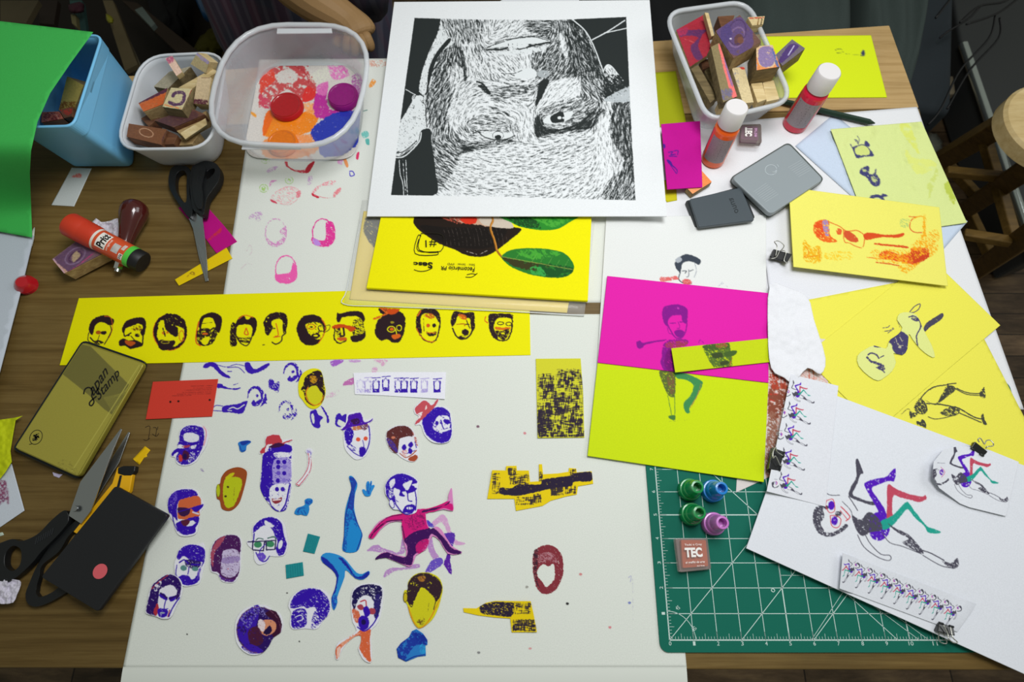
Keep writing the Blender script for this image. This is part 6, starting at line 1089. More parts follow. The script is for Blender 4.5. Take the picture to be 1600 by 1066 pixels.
def band():
    b = rquad(pts('125 130 214 130 210 262 113 262'), 11, 8); q = rquad(pts('58 57 160 56 115 197 14 200'), 14, 8); B = P(b[:, 0], b[:, 1], .0008); Q = P(q[:, 0], q[:, 1], .115); bm = bmesh.new(); rows = []
    for s, e in ((.8, 0), (.8, .0014), (1.0, .0018), (1.0, 0)):
        p = B * (1 - s) + Q * s; c = p.mean(0); d = p - c; d[:, 2] = 0; p = p + d / np.linalg.norm(d, axis=1)[:, None] * e; rows.append([bm.verts.new(tuple(v)) for v in p])
    n = len(B)
    for a, c in zip(rows[:-1], rows[1:]):
        for i in range(n): bm.faces.new([a[i], a[(i + 1) % n], c[(i + 1) % n], c[i]])
    from_bm('collar', bm, BL, bb)
band(); f4 = z_(0, 0, .25)
stamp('long wooden stamp standing inside the blue bin', '425 478 528 535 462 705 372 690', f4, [.085, .085, .06, .06], .03, WBG, lambda A: (A.p('380 640 480 640 460 700 375 690', '8a5a20', 2, sp=.6),), 'bfae5c')
stamp('red and brown inked stamp in the near corner of the blue bin', '265 705 375 700 400 745 262 770', f4, .075, .02, WBD, lambda A: (A.e(320, 735, 45, 24, 'b07a70', ring=2, sp=.7), A.p('280 710 370 705 360 760 280 760', '6a2a2c', 2, sp=.5)), 'a8604f'); stamp('small wooden stamp edge leaning between the two others in the blue bin', '375 690 455 670 452 730 405 742', f4, [.078, .08, .078, .076], .012, WBD, lambda A: A.p('375 690 455 680 430 720', 'a83a30', 1, sp=.6), '6a4a38')
# white tub
wt = thing('white_tub', 'milky white plastic tub heaped with wooden stamps, right of the blue bin', 'tub', tuple(P(300, 190, 0)))
shell('tub_body', '262 135 362 135 346 258 236 260', '222 88 356 82 330 232 180 234', .055, 40, plastic('milky_plastic', 'd9dde2', .92, .4), wt, .0015, rimt=.0022)
GW = 'stamps in the white tub'
S = lambda lab, q, z, dep, m, ink=None, face=None: stamp(lab, q, f4, z, dep, m, ink, face, GW)
S('long reddish brown wooden stamp at the near left rim of the white tub', '808 775 1045 812 1010 908 795 858', [.054, .052, .050, .052], .016, WBD, lambda A: (A.e(915, 830, 45, 24, 'c89a78', ring=1.2, rot=20, sp=.8), A.p('1030 830 1060 810 1040 900 1010 890', '5a3430', 1, sp=.7)), '7c4e30')
S('small stamp end with dark side beside the long reddish brown stamp', '1045 815 1110 845 1085 900 1015 905', .046, .016, WBD)
S('orange wedge-shaped stamp in the white tub', '870 650 900 610 1050 548 1055 570 1020 660 900 700', .052, .022, WB, lambda A: (A.p('870 650 900 610 1050 548 1040 575 900 640', '5a2c40', 1, sp=.8), A.p('900 655 1040 580 1020 640 920 680', 'd0622a', 1, sp=.7)), 'c8703c') if 0 else stamp('orange wedge-shaped stamp at the left of the white tub', '868 648 1050 552 1022 655 900 702', f4, .052, .024, WB, lambda A: (A.p('870 650 900 600 1050 545 1040 575 900 635', '5a2c40', 1, sp=.85), A.p('880 655 1040 580 1020 650 900 690', 'd0622a', 1, sp=.7)), 'c8703c', GW)
S('square stamp with a dark U print on its pale face, middle of the white tub', '1072 552 1205 560 1140 690 1018 672', .066, .02, WBG, lambda A: (A.l('1080 600 1100 580 1150 585 1140 640 1100 655 1060 640', 5, '5a3a5a', .8, sp=.9), A.l('1200 565 1150 680', 3, 'a83028', sp=.7), A.l('1030 655 1130 680', 2, 'e08a50', sp=.7), A.l('1020 670 1140 690', 1.5, '3a6a50', sp=.7)), 'cfc296')
S('pale rounded stamp block standing right of the square stamp', '1238 482 1322 486 1300 655 1212 650', [.068, .068, .056, .056], .018, WBL, lambda A: (A.p('1212 620 1300 630 1300 655 1212 655', '5a2a38', 1, sp=.7), A.l('1260 485 1310 487', 1, '8a6a4a')), 'cdb691')
S('dark brown flat stamp below the square stamp in the white tub', '965 755 1200 682 1285 718 1090 800', .05, .012, WBD, lambda A: A.p('990 750 1200 690 1230 740 1080 790', '5a3a3c', 1, sp=.8), '6e4a3c')
S('pale stamp block at the near right rim of the white tub', '1125 832 1285 738 1295 780 1158 872', [.054, .054, .048, .048], .014, WBL)
S('upright stamp with a lilac end at the far right of the white tub', '1238 328 1312 385 1290 460 1195 400', [.076, .074, .06, .062], .014, WBL, lambda A: (A.p('1240 330 1310 385 1300 400 1230 350', 'b9a6d8', 1, sp=.7),), 'c9b88c')
S('pink and tan stick-shaped stamp poking up at the far rim of the white tub', '1035 368 1078 350 1140 452 1105 478', [.08, .08, .07, .07], .01, WBL, lambda A: A.p('1035 368 1078 350 1090 380 1050 400', 'b05a78', 1, sp=.8), 'd9b8a4')
S('grey white stamp with pink edge at the far left inside the white tub', '962 545 1060 452 1195 418 1205 455 1050 560'.replace(' 1205 455', ''), .05, .018, WBG, lambda A: (A.l('970 560 1050 570 1190 440', 2.5, 'b83a58', sp=.8),), 'a9a08a')
S('long pale stamp bar lying diagonally in the white tub', '1112 548 1325 428 1362 445 1190 560', [.056, .06, .06, .056], .012, WBL)
S('tan stamp under the pale blocks in the white tub', '1085 800 1290 690 1285 745 1120 835', .044, .016, WB)
S('dark stamp in the hollow left of the square stamp in the white tub', '880 740 960 690 1010 720 930 790', .036, .016, WBD)
S('reddish stamp against the right wall of the white tub', '1320 490 1362 470 1350 600 1300 620', .05, .02, WB)
S('brown stamp deep at the near wall of the white tub', '1040 880 1250 830 1200 900 1060 915', .036, .02, WB)
# big clear tub with ink dabbers
bt = thing('round_cornered_tub', 'large clear plastic tub with rounded corners and colourful ink puddles inside, on the off-white sheet', 'tub', tuple(P(470, 170, 0)))
CP = plastic('clear_plastic', 'dfe4ea', .33, .12); CR = plastic('clear_rim', 'e2e6ea', .6, .15)
shell('tub_body', '402 97 573 96 563 255 372 252', '362 38 588 40 549 232 312 222', .070, 88, CP, bt, .0012, rimt=.0036, mr=CR)
slab('latch_tab', '433 44 518 44 519 51 432 52', .073, .002, CR, bt, .0006); slab('latch_tab', '379 225 468 226 470 233 377 233', .066, .002, CR, bt, .0006)
A = Art(368, 90, 580, 262, 'd8d3cc', 1.6); A.z(300, 0, .25)
A.p('430 480 500 410 580 380 680 400 720 440 770 520 770 600 700 640 600 560 500 620 440 670 415 640', 'c84a4c', 1.6, sp=.66, sps=4); A.p('430 480 500 430 520 500 450 560 430 600', 'e2402c', 1.4, sp=.8); A.p('720 540 770 560 770 610 700 640 690 600', 'e0302c', 1, sp=.9); A.l('640 410 710 460 730 520', 1.6, 'b82a34', sp=.7); A.l('560 400 640 395 700 440', 1.5, 'b83a44', sp=.7); A.l('705 390 725 415', 2, 'c02838')
A.p('420 590 500 640 480 680 430 660', 'd0405c', 1, sp=.7); A.p('520 470 620 430 660 500 560 520', 'd8d3cc', 1.5, sp=.9)
A.p('470 700 560 690 700 700 760 640 800 660 790 740 740 820 640 850 560 860 450 850 450 780', 'f58a1c', 1.5, sp=.95); A.p('470 700 520 690 480 800 450 850 440 800', 'f06a10', 1); A.p('700 650 790 650 790 720 720 700', 'f8b070', 1.6, sp=.7); A.p('480 860 800 850 760 960 560 1000 440 960', 'f09a5c', 2, sp=.85)
A.p('770 600 850 520 840 620 880 690 1000 640 980 720 800 740 760 700', 'c02c9c', 2, sp=.9); A.p('780 540 850 510 840 590 790 590', 'e070b8', 1.4, sp=.8); A.p('780 780 860 720 920 700 1000 690 1060 700 1060 860 960 960 820 980 780 900 740 830', '2838b0', 1.8, sp=.97); A.p('850 400 900 385 950 410 980 470 900 500 860 460', 'e47ac0', 1.4, sp=.6); A.l('850 395 920 390 970 470', 1, 'd850a8', sp=.8); A.p('740 470 840 420 860 500 760 520', 'dfe0d0', 1, sp=.6); A.p('365 695 400 715 400 735 370 715', 'f0a030', .5); A.p('1000 480 1070 480 1070 650 1020 660', 'b86ab0', 1.4, sp=.6)
pd = tag(cut_sheet('ink_puddles', rquad(pts('406 103 568 102 558 250 378 247'), 32, 8), .0032, A, 'd8d3cc', 1.1, .0003, m=ink_mat('wet_ink', .12, 0, 400., .08, .6)), 'pools of red, orange, magenta and blue ink spread over the floor of the round-cornered tub', 'ink')
def dab(lab, px, z, r, col):
    t = thing('ink_dabber', lab, 'ink dabber', tuple(P(*px, .004)), 'ink dabbers in the clear tub'); c = P(px[0], px[1], .0045)
    lathe('dabber_body', c, (0, 0, 1), [(0, r), (z, r * .98), (z + .001, r * .94)], mat(col, .4), t, 40); lathe('dabber_top', c + [0, 0, z + .001], (0, 0, 1), [(0, r * .93), (.0012, r * .93), (.0012, r * .84), (.0004, r * .8), (.0004, 0)], mat(col, .25, bump=.2, bscale=300, var=.3, coat=.5), t, 40)
dab('red round ink dabber in the middle of the clear tub', (450, 170), .007, .0235, 'b8141e'); dab('magenta round ink dabber at the right of the clear tub', (538, 155), .008, .0225, '98107c'); dab('orange round ink dabber at the near side of the clear tub', (443, 226), .005, .0215, 'f07c10')
# clear tub on the right with stamps
rt = thing('rectangular_tub', 'clear rectangular plastic tub crammed with big inked stamps, right of the woodcut poster', 'tub', tuple(P(1130, 120, 0)))
shell('tub_body', '1046 68 1152 58 1197 186 1088 206', '1038 20 1168 2 1238 158 1106 190', .056, 30, plastic('clear_plastic2', 'd8dcdf', .42, .12), rt, .0012, rimt=.0034, mr=CR)
GR = 'stamps in the clear rectangular tub'; fR = z_(1020, 20, .178)
R_ = lambda lab, q, z, dep, m, ink=None, face=None: stamp(lab, q, fR, z, dep, m, ink, face, GR)
R_('dark red rubber slab with a purple figure at the far left of the rectangular tub', '205 155 440 25 520 350 325 478', [.05, .056, .046, .04], .008, WBL, lambda A: (A.p('230 160 460 150 430 200 400 300 440 400 380 410 330 300 400 220 300 200 240 210', '5a2058', .8, sp=.93), A.p('205 150 300 130 290 190 215 200', 'a0204c', 1, sp=.7), A.l('280 230 360 260', 1.4, 'c85050', sp=.6)), 'a0182e')
R_('thin white wooden slat standing at the far side of the rectangular tub', '455 -5 490 0 542 200 515 208', [.074, .074, .062, .062], .012, WBL)
R_('largest stamp with a swirled purple face on top of the rectangular tub', '548 165 762 25 950 262 705 405', [.078, .08, .078, .076], .026, WB, lambda A: (A.p('560 170 640 90 760 40 860 90 880 200 870 300 760 370 680 350 600 250', '5a4470', 1.2, sp=.9, sps=4), A.e(740, 215, 62, 90, '7a6088', ring=2.5, rot=20, sp=.8), A.e(755, 235, 40, 52, '5a3a3c', rot=10), A.e(740, 170, 75, 110, '463058', ring=2, rot=15, sp=.7), A.e(770, 240, 28, 30, '6e4636'), A.p('600 150 660 100 700 180 640 280 600 240', '4c3c70', 1, sp=.8), A.e(685, 228, 10, 8, 'c8c0d0')), '6b4c40')
R_('square stamp with a purple face edged in orange, right of the largest stamp', '905 300 1048 288 1115 478 908 510', [.07, .07, .068, .068], .03, WBG, lambda A: (A.p('890 380 920 400 930 450 980 480 1060 470 1085 400 1060 320 1090 340 1115 480 910 510', 'e08c50', 1, sp=.9), A.p('940 310 1040 300 1070 420 1030 470 960 470 925 400', '8874a0', 1, sp=.92), A.p('865 390 900 380 915 500 890 470', '8ab4d8', 1, sp=.8), A.p('1050 300 1110 470 1090 480 1060 380', '5a6a9c', 1, sp=.8)), 'd8b890')
R_('long grey stamp with wet purple face over the right rim of the rectangular tub', '1220 238 1335 318 1135 470 1062 385', [.06, .06, .058, .058], .022, WBG, lambda A: (A.p('1180 300 1240 270 1280 300 1200 380 1130 440 1110 410', '4c3470', 1, sp=.95), A.l('1240 290 1190 370', 2, 'b8b0d0', sp=.8)), '6e6470')
R_('tall grey stamp with a pink and purple side across the middle of the rectangular tub', '508 305 580 268 738 738 615 790', [.074, .074, .064, .064], .014, WBG, lambda A: (A.p('575 270 640 340 700 560 740 740 700 745 640 560 600 400', 'e8706c', .6, sp=.97), A.p('620 330 650 380 700 600 690 640 640 480', '8a6a9c', .8, sp=.8), A.p('590 680 690 670 690 740 620 770', '6a6480', 1, sp=.6)), '857650')
R_('pale stamp bar at the near left wall of the rectangular tub', '335 490 400 455 565 745 505 790', .046, .014, WBG)
R_('grey brown stamp bar second from the near left wall of the rectangular tub', '455 508 512 468 612 700 560 730', .04, .014, WBG)
R_('long pale stamp with a red tip below the largest stamp', '690 490 800 478 882 790 790 800', [.052, .052, .046, .046], .016, WBL, lambda A: (A.p('760 470 800 475 805 500 770 490', 'c83a30', 1, sp=.8), A.p('700 500 740 500 760 640 740 700 700 600', '8a8a98', 1, sp=.3)), 'd4c193')
R_('pale stamp at the near wall of the rectangular tub, under the square stamp', '862 620 960 610 1000 758 920 788', .044, .014, WBL)
R_('cream stamp at the near right corner of the rectangular tub', '965 612 1062 588 1112 755 1000 778', .042, .014, WBL)
R_('small pale stamp end behind the white bottle cap', '565 800 640 788 652 835 580 845', .045, .012, WBL); R_('layered stamp with red and tan stripes at the far rim of the rectangular tub', '830 45 980 35 965 108 870 118', .062, .012, WBL, lambda A: (A.l('850 48 970 42', 2, 'c04a3c', sp=.8), A.l('960 40 950 105', 2, '6a5a3a', sp=.8), A.l('930 45 920 108', 2, '8a6a3a', sp=.7)), 'cdb888')
R_('brown stamp behind the largest stamp in the rectangular tub', '570 30 720 20 700 70 600 130', .058, .02, WBD); R_('dark stamp in the gap between red slab and tall grey stamp', '420 410 520 400 510 470 440 500', .03, .012, WBD)
# ---------------------------------------------------------------- paint bottles
def bottle(lab, base, top, col, rb, rcap, hb, lab_col='b8aab0', name='paint_bottle'):
    b = V(*base, .0006); t0 = V(*top, hb); ax = t0 - b; L = ax.length; t = thing(name, lab, 'paint bottle', tuple(b), 'squeeze paint bottles'); pm = mat(col, .25, coat=.5)
    lathe('bottle_body', b, ax, [(0, rb * .85), (.002, rb), (L * .62, rb), (L * .66, rb * .96), (L * .69, rb * .8), (L * .7, rb * .75)], pm, t, 48)
    lathe('bottle_cap', b + ax * .705, ax, [(0, rcap * .98), (.004, rcap), (L * .27, rcap * .97), (L * .288, rcap * .88), (L * .288, 0)], mat('dddada', .35, bump=.03), t, 48)
    x, y, a = frame_from(ax); view = (Vector((0, 0, TZ + H)) - b).normalized(); s = (view - a * view.dot(a)).normalized(); tt = a.cross(s)
    for nm, g0, g1, m_ in (('label', -.85, 1.05, mat(lab_col, .5, var=.55, bscale=900)), ('label', -1.9, -1.25, mat('b9a2ac', .5, var=.6, bscale=700))):
        bm = bmesh.new(); rows = [[bm.verts.new(b + a * (L * h) + (s * math.cos(g) + tt * math.sin(g)) * (rb * 1.012)) for g in np.linspace(g0, g1, 14)] for h in (.12, .35, .56)]
        for p, q in zip(rows[:-1], rows[1:]):
            for i in range(13): bm.faces.new([p[i], p[i + 1], q[i + 1], q[i]])
        from_bm(nm, bm, m_, t, smooth=True)
        if nm == 'label' and g0 == -.85:
            bm = bmesh.new()
            for k in range(9):
                h = .17 + k * .043
                for gs_ in ((-.7, .2), (.25, .9)):
                    w_ = [bm.verts.new(b + a * (L * (h + e)) + (s * math.cos(g) + tt * math.sin(g)) * (rb * 1.02)) for e, g in ((0, gs_[0]), (0, gs_[1] - (k % 3) * .12), (.012, gs_[1] - (k % 3) * .12), (.012, gs_[0]))]; bm.faces.new(w_)
            from_bm('label_text', bm, mat('5c5258', .6), t)
    return t
bottle('red paint bottle with a white cap, the farther of the two bottles', (1241, 195), (1297, 110), 'd8103c', .0172, .0160, .1)
bottle('orange paint bottle with a white cap, the nearer of the two bottles', (1113, 250), (1152, 166), 'f5600c', .0162, .0152, .1)
# ---------------------------------------------------------------- nozzle caps on the mat
def nozzle(lab, base, col, inner, h=.036, axt=(0, 0)):
    b = V(*base, .0028); t = thing('nozzle_cap', lab, 'bottle cap', tuple(b), 'nozzle caps on the cutting mat'); ax = Vector((axt[0], axt[1], 1))
    lathe('cap_flange', b, ax, [(0, .0124), (.009, .0124), (.0105, .0118), (.0108, .0104), (.0175, .0098), (.019, .0088)], mat(col, .3, coat=.4), t, 44)
    lathe('nozzle', b + ax.normalized() * .019, ax, [(0, .0088), (.004, .0080), (h - .0205, .0074), (h - .019, .0066), (h - .0188, .0046), (h - .03, .0040), (h - .03, 0)], mat(col, .28, coat=.4), t, 44, caps=False)
    return t
nozzle('green nozzle cap, the farther of the two green ones', (1075, 766), '0c8a44', '064')
g2 = nozzle('green nozzle cap with a pale sticker, the nearer of the two green ones', (1078, 804), '0c8a44', '064'); nozzle('blue nozzle cap beside the green ones on the cutting mat', (1111, 768), '1a80d0', '036'); nozzle('pink nozzle cap on the cutting mat', (1112, 819), 'c778c8', '90a')
b = V(1078, 804, .0028); bm = bmesh.new(); rows = [[bm.verts.new(b + Vector((math.cos(g) * r, math.sin(g) * r, h))) for g in np.linspace(-1.9, -.9, 8)] for h, r in ((.011, .0107), (.0215, .0088))]
for i in range(7): bm.faces.new([rows[0][i], rows[0][i + 1], rows[1][i + 1], rows[1][i]])
from_bm('sticker', bm, mat('b9c8b0', .6, var=.5, bscale=900), g2, smooth=True)
# ---------------------------------------------------------------- small ink cubes
def cube_pad(lab, quad, z0, z1, col, inner, txtq, extra=None):
    t = thing('ink_cube', lab, 'ink pad', tuple(P(*pts(quad).mean(0), z0))); AC = plastic('acrylic', 'd6c6c0', .2, .05)
    rslab('pad_base', quad, z0, z0 + .007, 3, mat('2c2020', .5), t, .0006, .96); rslab('ink_pad', inner, z0 + .0075, z1 - .0035, 2, mat(col, .7, bump=.1), t, .0006)
    rslab('clear_lid', quad, z0 + .0073, z1, 4, AC, t, .0012)
    return t
tec = cube_pad('brown ink cube lettered TEC on the cutting mat, below the nozzle caps', '1055 841 1106 841 1112 890 1062 895', .0028, .020, 'b0502c', '1064 844 1103 844 1107 885 1067 888', None)
WI = mat('f0ece8', .6); text_mesh('lettering', 'TEC', quad_fn('1070.5 871.5 1098.5 870.5 1096 855.5 1069.5 856', .0208), WI, tec, bold=.05); text_mesh('lettering', 'Tsuki o Cray', quad_fn('1070 854 1097 853 1096.5 849 1069.5 850', .0208), WI, tec, bold=.01); text_mesh('lettering', "el graffiti de arte", quad_fn('1071.5 882 1101.5 880.5 1101 876 1071 877.5', .0208), WI, tec, bold=.012, shear=.2); text_mesh('lettering', 'arte', quad_fn('1089 885.5 1101 885 1101 883 1089 883.5', .0208), WI, tec)
tc2 = cube_pad('plum ink cube with a clear lid, behind the orange paint bottle', '1158 194 1190 193 1191 224 1156 222', .0006, .020, '5a2450', '1160 197 1185 197 1185 219 1158 217', None)
text_mesh('lettering', 'TEC', quad_fn('1176 199 1175 213 1164 213 1164 199', .0205), WI, tc2, bold=.06); text_mesh('lettering', 'arte', quad_fn('1183 200 1182.5 214 1178 214 1178.5 200', .0205), mat('c89ac0', .6), tc2, bold=.02)
# ---------------------------------------------------------------- big grey ink pad, black ink pad
f7 = z_(1020, 180, .1875)
gp = thing('ink_pad_case', 'grey plastic ink pad case with ribbed lines, beside the orange card', 'ink pad', tuple(P(1215, 280, 0)))
rslab('case_base', q_px('1130 228 1425 535 985 832 652 522', f7), .0012, .0085, 8, mat('4c5450', .45), gp, .001, 1.03); rslab('case_lid', q_px('1130 230 1425 535 985 830 655 520', f7), .0088, .017, 8, mat('8f989c', .35, bump=.04, bscale=300), gp, .0018)
LG = mat('aab2b6', .4); stroke3('ribs', [f'{840 + i * 14} {640 - i * -12 + i * 0} {960 + i * 14 - 12} {565 + i * 13 }' for i in range(8)], .5, .0172, LG, gp, f7); stroke3('ribs', [f'{1130 + i * 14} {435 + i * 13} {1235 + i * 14} {375 + i * 13}' for i in range(7)], .5, .0172, LG, gp, f7)
stroke3('raised_emblem', [[(985 + 48 * math.cos(a), 455 + 42 * math.sin(a)) for a in np.linspace(0, 6.3, 16)], '1010 480 1035 450', '1000 470 1025 490', '1035 410 1050 430'], .8, .0172, mat('b8c2c6', .3), gp, f7)
bp = thing('ink_pad_case', 'dark grey ink pad case with small embossed letters, left of the grey one', 'ink pad', tuple(P(1120, 330, 0)))
f5 = z_(1040, 270, .1)
rslab('case_base', q_px('325 440 1190 215 1390 700 480 830', f5), .0012, .0068, 3, mat('23282a', .5), bp, .0008, 1.02); rslab('case_lid', q_px('370 410 1180 225 1390 740 520 850', f5), .007, .0125, 3, mat('454e54', .4, bump=.05, bscale=300), bp, .0012)
text_mesh('embossed_lettering', 'onua', quad_fn([f5(*p) for p in ((1090, 640), (990, 400), (1050, 385), (1145, 610))], .0128), mat('20262a', .4), bp, bold=.0)
# stamp under the magenta card
stamp('orange-faced wooden stamp holding up the magenta card', '280 610 400 470 490 560 330 660'.replace('400 470', '405 465'), f7, .011, .009, WB, lambda A: A.p('400 470 490 560 420 600', 'f08a48', .6), 'e89a60')
# ---------------------------------------------------------------- dark green pencil
pc = thing('pencil', 'dark green pencil lying behind the red paint bottle', 'pencil', tuple(P(1296, 175, 0)))
p0, p1 = V(1216, 157, .006), V(1368, 193, .0062); lathe('pencil_body', p0, p1 - p0, [(0, .0042), ((p1 - p0).length * .93, .0042)], mat('1c3326', .35, coat=.3), pc, 6, smooth=False); lathe('pencil_point', p0 + (p1 - p0) * .93, p1 - p0, [(0, .0042), (.009, .0008), (.0092, 0)], mat('26382c', .5), pc, 12)
# ---------------------------------------------------------------- binder clips
def clip(lab, quad, z, handles, th=.007):
    q = pts(quad); t = thing('binder_clip', lab, 'binder clip', tuple(P(*q.mean(0), z - th)), 'binder clips'); top = [V(x, y, h) for (x, y), h in zip(q, (z, z, z - th * .35, z - th * .35))]
    bm = bmesh.new(); ngon_prism(bm, top, [p - Vector((0, 0, th * (1 if i < 2 else .35))) for i, p in enumerate(top)]); from_bm('clip_body', bm, mat('17191a', .3, coat=.3), t, bevel=.0008)
    a, b = V(*q[3], z - th * .3), V(*q[2], z - th * .3); tube('rolled_edge', [a, a + (b - a) * .3], .0011, mat('232628', .3), t, sm=0); tube('rolled_edge', [a + (b - a) * .7, b], .0011, mat('232628', .3), t, sm=0)
    for hd, hz in handles:
        p = pts(hd); tube('wire_handle', [V(x, y, z + dz) for (x, y), dz in zip(p, hz)], .0006, mat('b8b8b0', .3, .8), t, seg=8, sm=5)
    return t
clip('black binder clip at the left edge of the orange figure card', '1209 389 1238 397 1230 410 1203 401', .013, [('1212 400 1214 385 1210 378 1217 377 1225 384 1220 392', [.001, .003, .008, .009, .008, .003]), ('1205 404 1213 402 1219 392 1228 394 1225 407 1231 411', [0, .001, .002, .002, .001, 0])])
clip('black binder clip on the tall strip of printed women, at its left edge', '1201 733 1207 699 1226 706 1218 736', .016, [('1223 712 1214 706 1212 699 1208 706 1208 716 1212 713 1219 727 1222 726', [.002, .004, .008, .01, .01, .006, .003, .001])])
clip('black binder clip on the far edge of the large white sheet, on the yellow paper', '1524 690 1544 706 1537 713 1517 700', .0145, [('1530 691 1528 687 1532 685 1538 694 1541 689 1547 688 1552 693 1551 697 1543 698 1540 701', [.001, .003, .004, .003, .003, .004, .005, .004, .003, .001])], .006)
clip('black binder clip at the near edge of the large white sheet, over the cutting mat', '1493 994 1465 987 1467 973 1490 980', .017, [('1474 977 1481 991 1482 998 1489 1004 1496 1004 1489 997 1487 990 1485 980', [.001, .002, .003, .003, .003, .003, .002, .001]), ('1469 984 1466 997 1470 1004 1478 1006 1479 1002 1474 990', [-.004, -.008, -.01, -.01, -.009, -.006])])
# ================================================================ behind and beside the table
DK = mat('2c2a26', .8, bump=.2, bscale=80, var=.4)
# wooden stool at the right: seat disc, three splayed legs, rungs
SW = wood_mat('stool_wood', ['57431f', '6f5628', '806433'], (2, 30, 30), .5, .2, .1); SWL = wood_mat('stool_seat_wood', ['b89d66', 'cdb47e', 'dac492'], (3, 20, 20), .5, .1, .05)
stl = thing('wooden_stool', 'round-seated wooden stool standing right of the table', 'stool', tuple(P(1690, 190, -TZ + 0)))
sz = -.13; sc_ = P(1653, 192, sz); lathe('seat', sc_ - [0, 0, .035], (0, 0, 1), [(0, .083), (.004, .088), (.03, .088), (.035, .083), (.035, 0)], SWL, stl, 56)
def bar(name, a, b, w, h, m, par, bevel=.003):
    a, b = Vector(a), Vector(b); ax = (b - a).normalized(); s = ax.cross(Vector((0, 0, 1))); s = s.normalized() if s.length > .05 else Vector((1, 0, 0)); t = s.cross(ax); bm = bmesh.new()
    A_ = [a + s * x * w / 2 + t * y * h / 2 for x, y in ((-1, -1), (1, -1), (1, 1), (-1, 1))]; ngon_prism(bm, A_, [p + (b - a) for p in A_]); return from_bm(name, bm, m, par, bevel=bevel)
def raydir(x, y, h): return V(x, y, h)
legs = [((1598, 176), (1440, 268), -.62), ((1625, 250), (1490, 340), -.62), ((1640, 345), (1520, 428), -.62), ((1680, 160), (1740, 150), -.6)]
LP = []
for (tx, ty), (bx, by), hb in legs:
    a = V(tx, ty, sz - .03); b = V(bx, by, hb); a2 = a; bar('leg', a2, b + (b - a) * ((b.z - .0) / (a.z - b.z)), .038, .038, SW, stl); LP.append((a, b))
mid = lambda i, t: LP[i][0] * (1 - t) + LP[i][1] * t
bar('rung', mid(0, .72), mid(1, .6), .02, .02, SW, stl); bar('rung', mid(1, .78), mid(2, .66), .02, .02, SW, stl); bar('rung', mid(0, .3), mid(2, .35), .02, .02, SW, stl)
bar('rung', V(1478, 268, -.3), V(1600, 280, -.28), .018, .018, SW, stl); bar('rung', V(1505, 366, -.3), V(1580, 378, -.28), .018, .018, SW, stl)
# dark panel with chrome rail, cables
pn = thing('dark_appliance', 'dark grey metal appliance with a shiny rail behind the stool', 'appliance', (1.1, 1.2, 0)); a = V(1505, 70, -.59); b = V(1625, 420, -.59)
bm = bmesh.new(); c0 = V(1500, 60, -.6); c1 = V(1620, 400, -.6); c2 = V(1665, 385, -.6); c3 = V(1605, -90, -.6); c4 = V(1470, -110, -.6); ngon_prism(bm, [c0, c1, c2, c3, c4], [Vector((p.x, p.y, .01)) for p in (c0, c1, c2, c3, c4)]); from_bm('casing', bm, mat('3a3c3c', .45, .2, bump=.05), pn, bevel=.01)
lathe('rail', a, b - a, [(0, .012), ((b - a).length, .012)], mat('c8d0cc', .2, .9), pn, 20)
# cardboard and plastic bags on the floor by the appliance
bx_ = thing('cardboard_box', 'brown cardboard box on the floor between table and appliance', 'box', tuple(P(1475, 135, -.72)))
slab('box_body', '1446 122 1490 118 1494 146 1450 150', -.64, .1, mat('857a66', .85, bump=.1), bx_, .004)
def bag(name, lab, cat, pxs, z, hgt, m):
    q = smooth_poly(pts(pxs), 4); c = q.mean(0); bm = bmesh.new(); rows = []
    for k, (s, h) in enumerate(((1, 0), (1.04, .25), (.95, .6), (.7, .88), (.35, 1))):
        rows.append([bm.verts.new(V(*(c + (p - c) * s * (1 + .1 * math.sin(i * 2.3 + k * 1.7))), z + hgt * (h + (.08 * math.sin(i * 1.3 + k) if k else 0)))) for i, p in enumerate(q)])
    n = len(q)
    for a_, b_ in zip(rows[:-1], rows[1:]):
        for i in range(n): bm.faces.new([a_[i], a_[(i + 1) % n], b_[(i + 1) % n], b_[i]])
    bm.faces.new(rows[-1]); bm.faces.new(rows[0][::-1]); return tag(from_bm(name, bm, m, smooth=True), lab, cat)
bag('plastic_bag', 'crumpled shiny grey plastic bag on the floor beside the stool', 'bag', '1436 214 1458 208 1472 222 1468 242 1452 250 1438 238', -.75, .07, mat('6a6c62', .15, bump=.6, bscale=18, var=.4))
CL = ['leftmost short black cable above the sofa corner', 'black cable running up to the right over the dark appliance', 'black cable highest at the top right corner', 'long thin black cable hanging down over the cardboard box', 'long black cable hanging just right of the other long one', 'black cable curving down to the left over the sofa end']
for i, s in enumerate(('1462 28 1490 -8 1510 -30', '1500 35 1530 10 1570 2 1600 -20', '1510 38 1560 20 1600 -10', '1555 25 1545 60 1500 110 1470 170 1450 195', '1562 28 1560 60 1515 110 1480 170', '1530 12 1512 30 1480 50 1468 60')):
    p = pts(s); o = tube('power_cable', [V(x, y, -.3 - .012 * i - .01 * k) for k, (x, y) in enumerate(p)], .0024, mat('0b0b0c', .5), None, seg=8, sm=6); tag(o, CL[i], 'cable', 'cables by the appliance')
